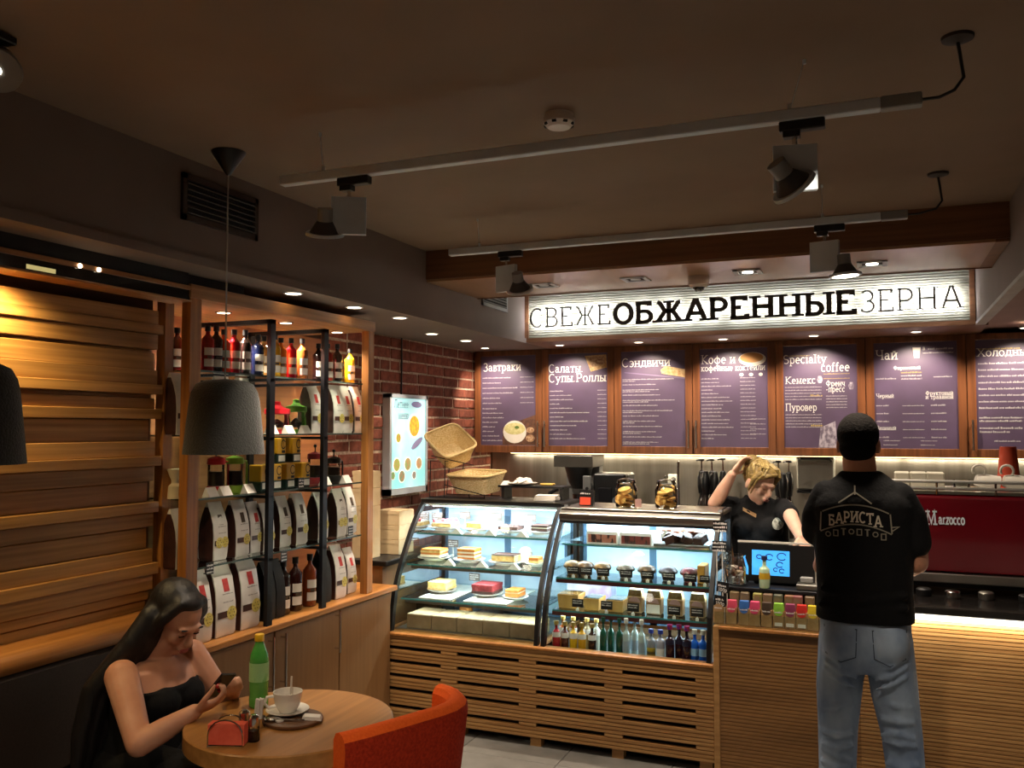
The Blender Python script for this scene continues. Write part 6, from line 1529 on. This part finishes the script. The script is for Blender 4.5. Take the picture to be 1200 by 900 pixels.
def face_parts(T, M, k, parent, lip='a85a50', brow='2a1a12', closed=False, skin=None):
    for s in (-1, 1):
        ell(T((s * .032, .0845, .022)), (.015 * k, .005 * k, .0022 * k), M).build('eyebrow', mat('brow_' + brow, brow, .8), parent, smooth=True)
        if closed:
            ell(T((s * .031, .0775, .001)), (.0135 * k, .0075 * k, .0085 * k), M).build('eyelid', skin or SKIN, parent, smooth=True)
            ell(T((s * .031, .0825, -.006)), (.0125 * k, .004 * k, .0016 * k), M).build('lashes', mat('brow_' + brow, brow, .8), parent, smooth=True)
            continue
        MB_ = ell(T((s * .031, .0765, .0)), (.0125 * k, .006 * k, .0065 * k), M); MB_.build('eye', mat('eye_white', 'd8d0c8', .3), parent, smooth=True)
        ell(T((s * .031, .0815, -.001)), (.0055 * k, .003 * k, .0058 * k), M).build('iris', mat('eye_iris', '2a1c14', .2), parent, smooth=True)
        ell(T((s * .031, .0785, .0055)), (.014 * k, .006 * k, .003 * k), M).build('eyelid', mat('eyelid', '6a4436', .6), parent, smooth=True)
    ell(T((0, .0965, -.060)), (.021 * k, .0055 * k, .0045 * k), M).build('upper_lip', mat('lip_' + lip, lip, .45), parent, smooth=True)
    ell(T((0, .0955, -.068)), (.019 * k, .006 * k, .005 * k), M).build('lower_lip', mat('lip_' + lip, lip, .45), parent, smooth=True)
TIPS = []
def hand_parts(w, fwd, palm, side, curl=.6, k=1.0, spread=.0):
    del TIPS[:]
    """wrist point, pointing direction, palm-facing direction, side +1: thumb to the right of fwd seen from the back of the hand"""
    w = Vector(w); f = Vector(fwd).normalized(); n = (Vector(palm) - f * Vector(palm).dot(f)).normalized(); x = f.cross(n).normalized() * side
    L = []
    pc_ = w + f * .045 * k
    M = Matrix((x, f, n)).transposed()
    L.append(ell(pc_, (.038 * k, .05 * k, .016 * k), M))
    ln = [.066, .076, .072, .056]
    for i in range(4):
        b = w + f * (.082 * k) + x * ((.026 - .0175 * i) * k)
        d = (f + x * (.12 - .08 * i + spread)).normalized(); p = [b - f * .02 * k, b]; a = 0; pos = b
        for s_, fr in ((.44, .5), (.32, 1.0), (.24, 1.3)):
            a += curl * fr
            dd = d * math.cos(a) + n * math.sin(a); pos = pos + dd * (ln[i] * s_ * k); p.append(pos)
        L.append(chain(p, [.0095 * k, .0092 * k, .0085 * k, .0078 * k, .0065 * k], 10)); TIPS.append((p[-1], (p[-1] - p[-2]).normalized(), n))
    b = w + f * .022 * k + x * .026 * k
    d = (f * .65 + x * .7 + n * .35).normalized(); q = b + d * .042 * k; d2 = (f * .9 + x * .15 + n * .45).normalized(); q2 = q + d2 * .032 * k
    L.append(chain([b, q, q2, q2 + (d2 + n * .3).normalized() * .02 * k], [.014 * k, .0105 * k, .0095 * k, .0075 * k], 10))
    return L
BLACKCL = mat('black_cotton', '0c0c0e', .9, col2='08080a', scale=(60, 60, 60), bump=.25, spec=.25)
DENIM = mat('denim', 'a6b9ce', .85, col2='5a7092', scale=(7, 7, 4), detail=6, bump=.35, contrast=(.3, .7))

# ---------------------------------------------------------------- man at the counter, seen from behind
mx, my = at(1013, 700, y=3.80).x, 3.80
man = thing('person', 'man in a black T-shirt and blue jeans standing at the counter with his back turned', 'person', (mx, my, 0))
O = Vector((mx, my, 0)); V = lambda x, y, z: O + Vector((x, y, z))
Mh = frame((.05, 1, -.12))
hp, Th = head_parts(V(-.012, .035, 1.585), Mh, 1.0)
body = hp + [chain([V(-.005, -.005, 1.38), V(-.008, .0, 1.46), V(-.012, .015, 1.54)], [.075, .064, .062], 18)]
body += [ell(V(0, 0, 1.40), (.15, .08, .06)), torso([tuple(V(0, 0, z)[:2]) + (z, rx, ry) for z, rx, ry in ((1.0, .15, .09), (1.2, .165, .1), (1.36, .15, .09))])]
RA = [V(.15, -.005, 1.37), V(.182, .0, 1.25), V(.19, .03, 1.125), V(.16, .2, 1.07), V(.10, .30, 1.0)]
LA = [V(-.15, -.005, 1.37), V(-.16, .03, 1.27), V(-.12, .15, 1.17), V(-.17, .22, 1.06), V(-.12, .32, .99)]
body += [chain(RA, [.048, .05, .046, .038, .028]), chain(LA, [.048, .05, .046, .038, .028])]
body += hand_parts(RA[-1], (-.3, .8, -.35), (-.3, -.3, -1), -1, .35) + hand_parts(LA[-1], (.3, .8, -.35), (.3, -.3, -1), 1, .35)
b_ = solid(body, 'body', SKIN, man, .006, 5)
face_parts(Th, Mh, 1.0, man)
T_ = lambda v: Th(v)
cap = [ell(Th((0, -.02, .036)), (.081, .094, .088), Mh), ell(Th((0, -.055, -.02)), (.070, .056, .062), Mh), ell(Th((0, .035, .075)), (.062, .05, .04), Mh)]
solid(cap, 'hair', mat('hair_black', '0c0908', .9, spec=.15, col2='140f0c', scale=(120, 120, 120), bump=.5), man, .007, 3)
sh_ = [torso([(mx + cx, my + cy, z, rx, ry) for cx, cy, z, rx, ry in ((0, .0, .895, .184, .128), (0, 0, .93, .182, .126), (0, 0, 1.0, .178, .122), (0, 0, 1.1, .18, .122), (0, 0, 1.2, .188, .126), (0, 0, 1.30, .198, .128), (0, 0, 1.37, .18, .118), (0, 0, 1.42, .14, .095), (0, 0, 1.455, .10, .078), (-.004, .002, 1.478, .074, .07))], 32, .88),
       chain([V(.125, -.005, 1.37), V(.168, 0, 1.29), V(.186, .005, 1.205)], [.072, .067, .062], 18), chain([V(-.125, -.005, 1.37), V(-.165, 0, 1.29), V(-.176, .03, 1.23)], [.072, .067, .062], 18),
       ell(V(.08, -.06, 1.32), (.10, .06, .09)), ell(V(-.08, -.06, 1.32), (.10, .06, .09)), chain([V(-.15, -.09, 1.02), V(0, -.125, .985), V(.15, -.09, 1.01)], [.014, .014, .012], 8), chain([V(-.16, -.08, .955), V(-.02, -.126, .94), V(.15, -.09, .965)], [.012, .013, .012], 8)]
shirt = solid(sh_, 't_shirt', BLACKCL, man, .008, 5)
LLg = [V(-.082, 0, .82), V(-.1, .01, .62), V(-.108, .02, .46), V(-.112, .0, .28), V(-.118, -.01, .05)]
RLg = [V(.082, 0, .82), V(.102, .01, .62), V(.125, .02, .46), V(.14, .0, .28), V(.15, -.01, .05)]
jn = [torso([(mx, my, z, rx, ry) for z, rx, ry in ((.955, .168, .11), (.90, .168, .115), (.83, .170, .122), (.76, .168, .12), (.70, .15, .10))], 28, .9), chain(LLg, [.092, .088, .076, .07, .068], 18), chain(RLg, [.092, .088, .076, .07, .068], 18),
      ell(V(-.08, -.055, .82), (.08, .075, .095)), ell(V(.08, -.055, .82), (.08, .075, .095))]
rr = random.Random(12)
for leg in (LLg, RLg):
    for k in range(9):
        z = rr.uniform(.22, .60); tt = (.62 - z) / .57; cx = leg[1].x + (leg[4].x - leg[1].x) * tt
        jn.append(chain([Vector((cx - .06, my - .045, z + rr.uniform(-.02, .02))), Vector((cx, my - .074, z)), Vector((cx + .055, my - .05, z + rr.uniform(-.03, .03)))], [.008, .0135, .008], 8))
    for k in range(4):
        s_ = 1 if leg is RLg else -1; z = .78 - .035 * k
        jn.append(chain([Vector((mx + s_ * .03, my - .085, z - .03)), Vector((mx + s_ * .09, my - .112 + .006 * k, z - .005)), Vector((mx + s_ * .15, my - .07, z + .03))], [.006, .010, .006], 8))
jeans = solid(jn, 'jeans', DENIM, man, .008, 3)
for s, lg in ((-1, LLg), (1, RLg)): solid([chain([lg[4] + Vector((0, -.05, 0)), lg[4] + Vector((0, .05, -.005)), lg[4] + Vector((s * .01, .15, -.018))], [.045, .045, .032])], 'shoe', BLACKPL, man, .01, 2)
def project(o, mb, dirn, off, start):
    """lay flat print onto the cloth: move each vertex along dirn until it meets the cloth"""
    me = o.data; bv = BVHTree.FromPolygons([v.co for v in me.vertices], [p.vertices for p in me.polygons]); og = _org(o); d = Vector(dirn).normalized(); out = []
    for p in mb.v:
        q = Vector(p) - og - d * start
        h, nrm, _, _ = bv.ray_cast(q, d)
        out.append(tuple((h - d * off if h is not None else Vector(p) - og) + og))
    mb.v = out
    return mb
tx = at(1002, 600, y=my - .12).x
g = MB(); text(g, 'БАРИСТА', (tx - .098, my - .2, 1.288), ex, ey, .038, .18, width=.196, track=.07, bend=.022)
project(shirt, g, (0, 1, 0), .004, .5); g.build('shirt_lettering', mat('shirt_print', 'd8cdb8', .8), shirt)
g = MB(); o_ = Vector((tx, my - .2, 1.30))
arc = lambda w, h, z: [(w * .86 * (i / 16 - .5), z - h * ((i / 8 - 1) ** 2)) for i in range(17)]
for pts in (arc(.28, .03, .052), arc(.30, .035, -.022), [(-.125, .02), (-.13, -.055)], [(.125, .02), (.13, -.055)], [(-.06, .058), (0, .1), (.06, .058)], [(0, .09), (0, .125)], [(.13, -.03), (.155, -.028), (.13, -.045)]): ribbon(g, pts, .005, o_, ex, ey, 0)
for k in range(8):
    x = -.1 + .0286 * k; z = -.05 - .02 * ((k - 3.5) / 4) ** 2
    if k % 3 == 0: ribbon(g, _E(x, z, .009, .009, 0, 360, 10), .004, o_, ex, ey, 0)
    elif k % 3 == 1: ribbon(g, [(x - .008, z - .012), (x - .008, z + .01), (x + .008, z + .01), (x + .008, z - .012), (x - .008, z - .012)], .004, o_, ex, ey, 0)
    else: ribbon(g, [(x, z + .012), (x, z - .013)], .006, o_, ex, ey, 0); ribbon(g, [(x - .009, z + .012), (x + .009, z + .012)], .004, o_, ex, ey, 0)
project(shirt, g, (0, 1, 0), .004, .5); g.build('shirt_ornament', mat('shirt_print_dim', '8f8878', .8), shirt)
for s in (-1, 1):
    g = MB(); cx = mx + s * .088
    ribbon(g, [(-.062, .045), (.062, .045)], .004, Vector((cx, my - .2, .83)), ex, ey, 0); ribbon(g, [(-.06, .045), (-.055, -.06), (0, -.085), (.055, -.06), (.06, .045)], .003, Vector((cx, my - .2, .83)), ex, ey, 0)
    project(jeans, g, (0, 1, 0), .003, .5); g.build('pocket_seam', mat('denim_dark', '2c3a4c', .9), jeans)

# ---------------------------------------------------------------- barista behind the counter
bxo, byo = at(888, 600, y=5.22).x, 5.22
bar_w = thing('person', 'barista in a black polo shirt leaning behind the till with one hand in her hair', 'person', (bxo, byo, 0))
O2 = Vector((bxo, byo, 0)); V2 = lambda x, y, z: O2 + Vector((x, y, z))
Mb = frame((.78, -.66, -.40), (.22, 0, 1))
hp, Tb = head_parts(V2(.015, -.05, 1.335), Mb, .98)
hl = at(858, 556, y=5.08); el_ = at(838, 590, y=5.15); hr = at(938, 630, y=4.88); er = at(926, 604, y=5.04)
body = hp + [chain([V2(-.005, .02, 1.18), V2(0, .0, 1.23), V2(.008, -.03, 1.29)], [.06, .05, .05], 16), torso([(bxo, byo, z, rx, ry) for z, rx, ry in ((.95, .12, .08), (1.1, .13, .085), (1.2, .12, .07))]), ell(V2(0, .01, 1.2), (.13, .06, .045))]
body += [chain([V2(-.145, .01, 1.205), el_, el_ + (hl - el_) * .5, hl], [.05, .042, .038, .025]), chain([V2(.145, .01, 1.2), er, er + (hr - er) * .5, hr], [.05, .04, .034, .024])]
body += hand_parts(hl, (.5, .35, .75), (.75, -.1, -.3), 1, .35, .95) + hand_parts(hr, (.35, -.5, -.55), (-.2, .1, -1), -1, .5, .95)
solid(body, 'body', SKIN_PALE, bar_w, .005, 4)
face_parts(Tb, Mb, .98, bar_w, 'a86a60', '7a5a34', True, SKIN_PALE)
HB = mat('hair_blond', '9c8248', .55, col2='5e4a24', scale=(40, 40, 90), detail=5, bump=.6, contrast=(.3, .7))
hb = [ell(Tb((0, -.03, .042)), (.081, .09, .084), Mb), ell(Tb((-.0, -.075, .06)), (.07, .06, .065), Mb), ell(Tb((.03, -.075, .095)), (.055, .05, .045), Mb), ell(Tb((0, .02, .092)), (.062, .05, .024), Mb),
      chain([Tb((-.07, .03, .06)), Tb((-.083, .02, .0)), Tb((-.078, .0, -.05))], [.022, .016, .009], 10), chain([Tb((.06, .045, .075)), Tb((.082, .03, .03)), Tb((.08, .015, -.04))], [.022, .016, .008], 10), chain([Tb((-.03, .07, .085)), Tb((.04, .075, .07)), Tb((.075, .045, .04))], [.013, .013, .011], 10)]
rr = random.Random(8)
for k in range(10):
    a = rr.uniform(0, 6.28); hb.append(chain([Tb((.05 * math.cos(a), -.05 + .04 * math.sin(a), .1)), Tb((.075 * math.cos(a + .6), -.06 + .06 * math.sin(a + .6), .06)), Tb((.085 * math.cos(a + 1), -.05 + .07 * math.sin(a + 1), .02))], [.012, .013, .009], 8))
hobj = solid(hb, 'hair', HB, bar_w, .006, 2)
st = MB(); rr = random.Random(21)
for k in range(110):
    ph = rr.uniform(0, 2 * PI); tw_ = rr.uniform(-.9, .9); front = math.sin(ph) > .25; t1 = rr.uniform(.75, 1.0) if front else rr.uniform(1.2, 2.0)
    q = [];
    for j in range(7):
        th = .15 + (t1 - .15) * j / 6; a = ph + tw_ * j / 6; s_ = 1.03 + rr.uniform(-.015, .03)
        q.append(Tb((.081 * s_ * math.sin(th) * math.cos(a), -.032 + .091 * s_ * math.sin(th) * math.sin(a), .044 + .087 * s_ * math.cos(th))))
    st.tube(q, [.003, .005, .0055, .0055, .005, .004, .002], 6)
for k in range(26):
    s_ = 1 if k % 2 else -1; x0 = s_ * rr.uniform(.0, .05); y1 = rr.uniform(.03, .075); drop = rr.uniform(.0, .075)
    st.tube([Tb((x0, .0, .128)), Tb((x0 + s_ * .022, .05, .112)), Tb((s_ * rr.uniform(.06, .07), y1, .075)), Tb((s_ * rr.uniform(.074, .082), y1 - .02, .03)), Tb((s_ * rr.uniform(.074, .086), y1 - .03, .02 - drop))], [.004, .006, .006, .005, .002], 6)
for k in range(8):
    a0 = rr.uniform(0, 6.28); c0 = Tb((rr.uniform(-.03, .03), -.075, .10)); st.tube([c0 + Mb @ Vector((.04 * math.cos(a0 + .5 * j), .03 * math.sin(a0 + .5 * j), .01 * math.sin(j))) for j in range(9)], .008, 6)
sto = st.build('hair_strands', mat('hair_blond_light', 'b8a062', .5, col2='7a6232', scale=(60, 60, 60)), hobj, smooth=True); sto['kind'] = 'stuff'
polo = solid([torso([(bxo + cx, byo + cy, z, rx, ry) for cx, cy, z, rx, ry in ((.02, 0, .80, .155, .11), (.015, 0, .92, .152, .108), (.01, 0, 1.0, .158, .112), (.0, 0, 1.10, .168, .115), (0, 0, 1.18, .162, .10), (0, .0, 1.225, .12, .08), (0, -.005, 1.255, .072, .064))], 28, .88), ell(V2(-.065, -.08, 1.09), (.07, .055, .065)), ell(V2(.075, -.08, 1.09), (.07, .055, .065)),
              chain([V2(-.135, .01, 1.19), V2(-.135, .01, 1.19).lerp(el_, .62)], [.064, .058]), chain([V2(.135, .01, 1.19), V2(.14, .01, 1.19).lerp(er, .85)], [.064, .055]), chain([V2(-.06, -.03, 1.255), V2(0, -.065, 1.235), V2(.06, -.03, 1.255)], [.014, .014, .014], 8)], 'polo_shirt', BLACKCL, bar_w, .007, 4)
solid([torso([(bxo + .02, byo, z, rx, ry) for z, rx, ry in ((.82, .16, .115), (.72, .175, .125), (.66, .16, .11))]), chain([V2(-.07, 0, .7), V2(-.08, 0, .4), V2(-.08, 0, .08)], [.09, .066, .055]), chain([V2(.1, 0, .7), V2(.1, 0, .4), V2(.1, 0, .08)], [.09, .066, .055])], 'trousers', BLACKPL, bar_w, .012, 3)
for s in (-.08, .1): solid([chain([V2(s, .02, .045), V2(s, -.12, .03)], [.042, .03])], 'shoe', BLACKPL, bar_w, .012, 2)
p = at(911, 614, y=byo - .13); g = MB(); N_ = 18
for r0, r1 in ((.001, .012), (.012, .021), (.021, .028)): g.ring_loft([[Vector((p.x + q * math.cos(2 * PI * i / N_), p.y, p.z + q * 1.2 * math.sin(2 * PI * i / N_))) for i in range(N_)] for q in (r0, r1)], cap=False)
project(polo, g, (0, 1, 0), .005, .4); g.build('round_badge', mat('badge_white', 'b8bab0', .7, col2='6a7068', scale=(60, 60, 60)), polo)
p = at(878, 600, y=byo - .13); g = MB().quad((p.x - .04, p.y, p.z + .022), (p.x + .036, p.y, p.z - .012), (p.x + .034, p.y, p.z - .032), (p.x - .04, p.y, p.z + .004)); project(polo, g, (0, 1, 0), .005, .4); g.build('name_tag', mat('tag_bronze', '8a6a44', .4, .4), polo)

# ---------------------------------------------------------------- seated woman with a phone
wx, wy = -2.27, 2.33
wom = thing('person', 'woman with long black hair in a black strapless dress looking at her phone', 'person', (wx, wy, 0))
Mw = frame((.88, -.10, -.60))
hc = Vector((-2.215, 2.37, 1.005))
hp, Tw = head_parts(hc, Mw, .98)
nk = Vector((-2.27, 2.35, .875))
Rs, Re, Rw = Vector((-2.262, 2.185, .852)), at(163, 872, y=2.09), at(228, 834, y=2.205)
Ls, Le, Lw = Vector((-2.262, 2.495, .85)), Vector((-2.17, 2.565, .68)), Vector((-2.0, 2.41, .775))
body = hp + [chain([nk + Vector((-.03, 0, -.03)), nk + Vector((.0, .0, .03)), hc + Vector((-.005, 0, -.05))], [.062, .05, .05], 16),
             torso([(-2.30, 2.35, .56, .10, .13), (-2.29, 2.35, .68, .10, .135), (-2.275, 2.35, .78, .10, .15), (-2.272, 2.35, .845, .07, .13), (-2.275, 2.35, .875, .05, .08)], 24, .9),
             ell((-2.235, 2.355, .80), (.05, .10, .05))]
body += [chain([Rs, Rs.lerp(Re, .5), Re, Re.lerp(Rw, .45), Rw], [.053, .046, .039, .036, .024]), chain([Ls, Ls.lerp(Le, .5), Le, Le.lerp(Lw, .45), Lw], [.053, .046, .039, .036, .024])]
body_r = hand_parts(Rw, (.62, .58, .32), (.1, .5, .8), 1, .85, .88); nails = list(TIPS)
body += body_r + hand_parts(Lw, (.5, -.6, .25), (.1, -.5, .8), 1, 1.05, .88)
solid(body, 'body', SKIN, wom, .005, 4)
for q, d_, n_ in nails: ell(q + d_ * .004 - n_ * .0035, (.0062, .0062, .0062)).build('red_nail', mat('nail_red', 'a01822', .25), wom, smooth=True)
face_parts(Tw, Mw, .98, wom, 'b0554e', '1a100c', True)
HK = mat('hair_jet', '0b0909', .5, col2='1c1615', scale=(60, 60, 8), detail=4, bump=.3)
hb = [ell(Tw((0, -.034, .038)), (.081, .09, .088), Mw), ell(Tw((0, -.065, -.02)), (.074, .055, .085), Mw), ell(Tw((.0, .012, .088)), (.060, .05, .028), Mw)]
for s, e in ((1, .0), (-1, .0)):
    hb.append(chain([Tw((s * .045, .03, .09)), Tw((s * .08, .018, .03)), Tw((s * .083, .0, -.04)), Tw((s * .08, -.03, -.11))], [.018, .02, .022, .026] if s > 0 else [.02, .024, .026, .03], 12))
for dy, r0 in ((-.125, .036), (-.09, .046), (-.045, .052), (.0, .052), (.045, .046)):
    hb.append(chain([hc + Vector((-.035, dy * .62, .02)), Vector((-2.285, 2.35 + dy * .8, .945)), Vector((-2.375, 2.30 + dy, .80)), Vector((-2.40, 2.28 + dy, .66)), Vector((-2.405, 2.27 + dy, .54))], [r0, r0, r0 * .95, r0 * .85, r0 * .5], 12))
solid(hb, 'hair', HK, wom, .007, 4)
dr = solid([torso([(-2.33, 2.35, .475, .15, .175), (-2.32, 2.35, .56, .13, .155), (-2.30, 2.35, .66, .112, .142), (-2.285, 2.35, .74, .116, .152), (-2.278, 2.35, .79, .112, .155)], 26, .9), ell((-2.21, 2.298, .742), (.062, .072, .058)), ell((-2.21, 2.412, .742), (.062, .072, .058))], 'strapless_top', BLACKCL, wom, .006, 3)
solid([chain([Vector((-2.33, 2.27, .54)), Vector((-2.10, 2.24, .545)), Vector((-1.93, 2.20, .53)), Vector((-1.93, 2.19, .3)), Vector((-1.96, 2.2, .07))], [.085, .08, .06, .052, .038]), chain([Vector((-2.33, 2.43, .54)), Vector((-2.10, 2.46, .545)), Vector((-1.93, 2.49, .53)), Vector((-1.93, 2.5, .3)), Vector((-1.96, 2.5, .07))], [.085, .08, .06, .052, .038]), ell((-2.33, 2.35, .55), (.15, .18, .085))], 'skirt_and_legs', BLACKCL, wom, .012, 3)
for y in (2.2, 2.5): solid([chain([Vector((-1.98, y, .04)), Vector((-1.86, y, .03))], [.036, .026])], 'shoe', BLACKPL, wom, .012, 2)
pt = at(258, 803, y=2.285)
M = frame((.62, .05, .72), (-.6, .2, .5))
t = thing('phone', 'dark mobile phone held in the woman\'s hands', 'phone', pt)
m = MB(); m.obox((0, 0, 0), (.056, .1, .008)); m.v = [tuple(pt + M @ Vector(p)) for p in m.v]; m.build('case', mat('phone_black', '1c1416', .3), t)
m = MB(); m.obox((0, 0, .0048), (.05, .09, .0012)); m.v = [tuple(pt + M @ Vector(p)) for p in m.v]; m.build('screen', mat('phone_screen', '20242c', .1, emit='9ab0c8', estr=.25), t)
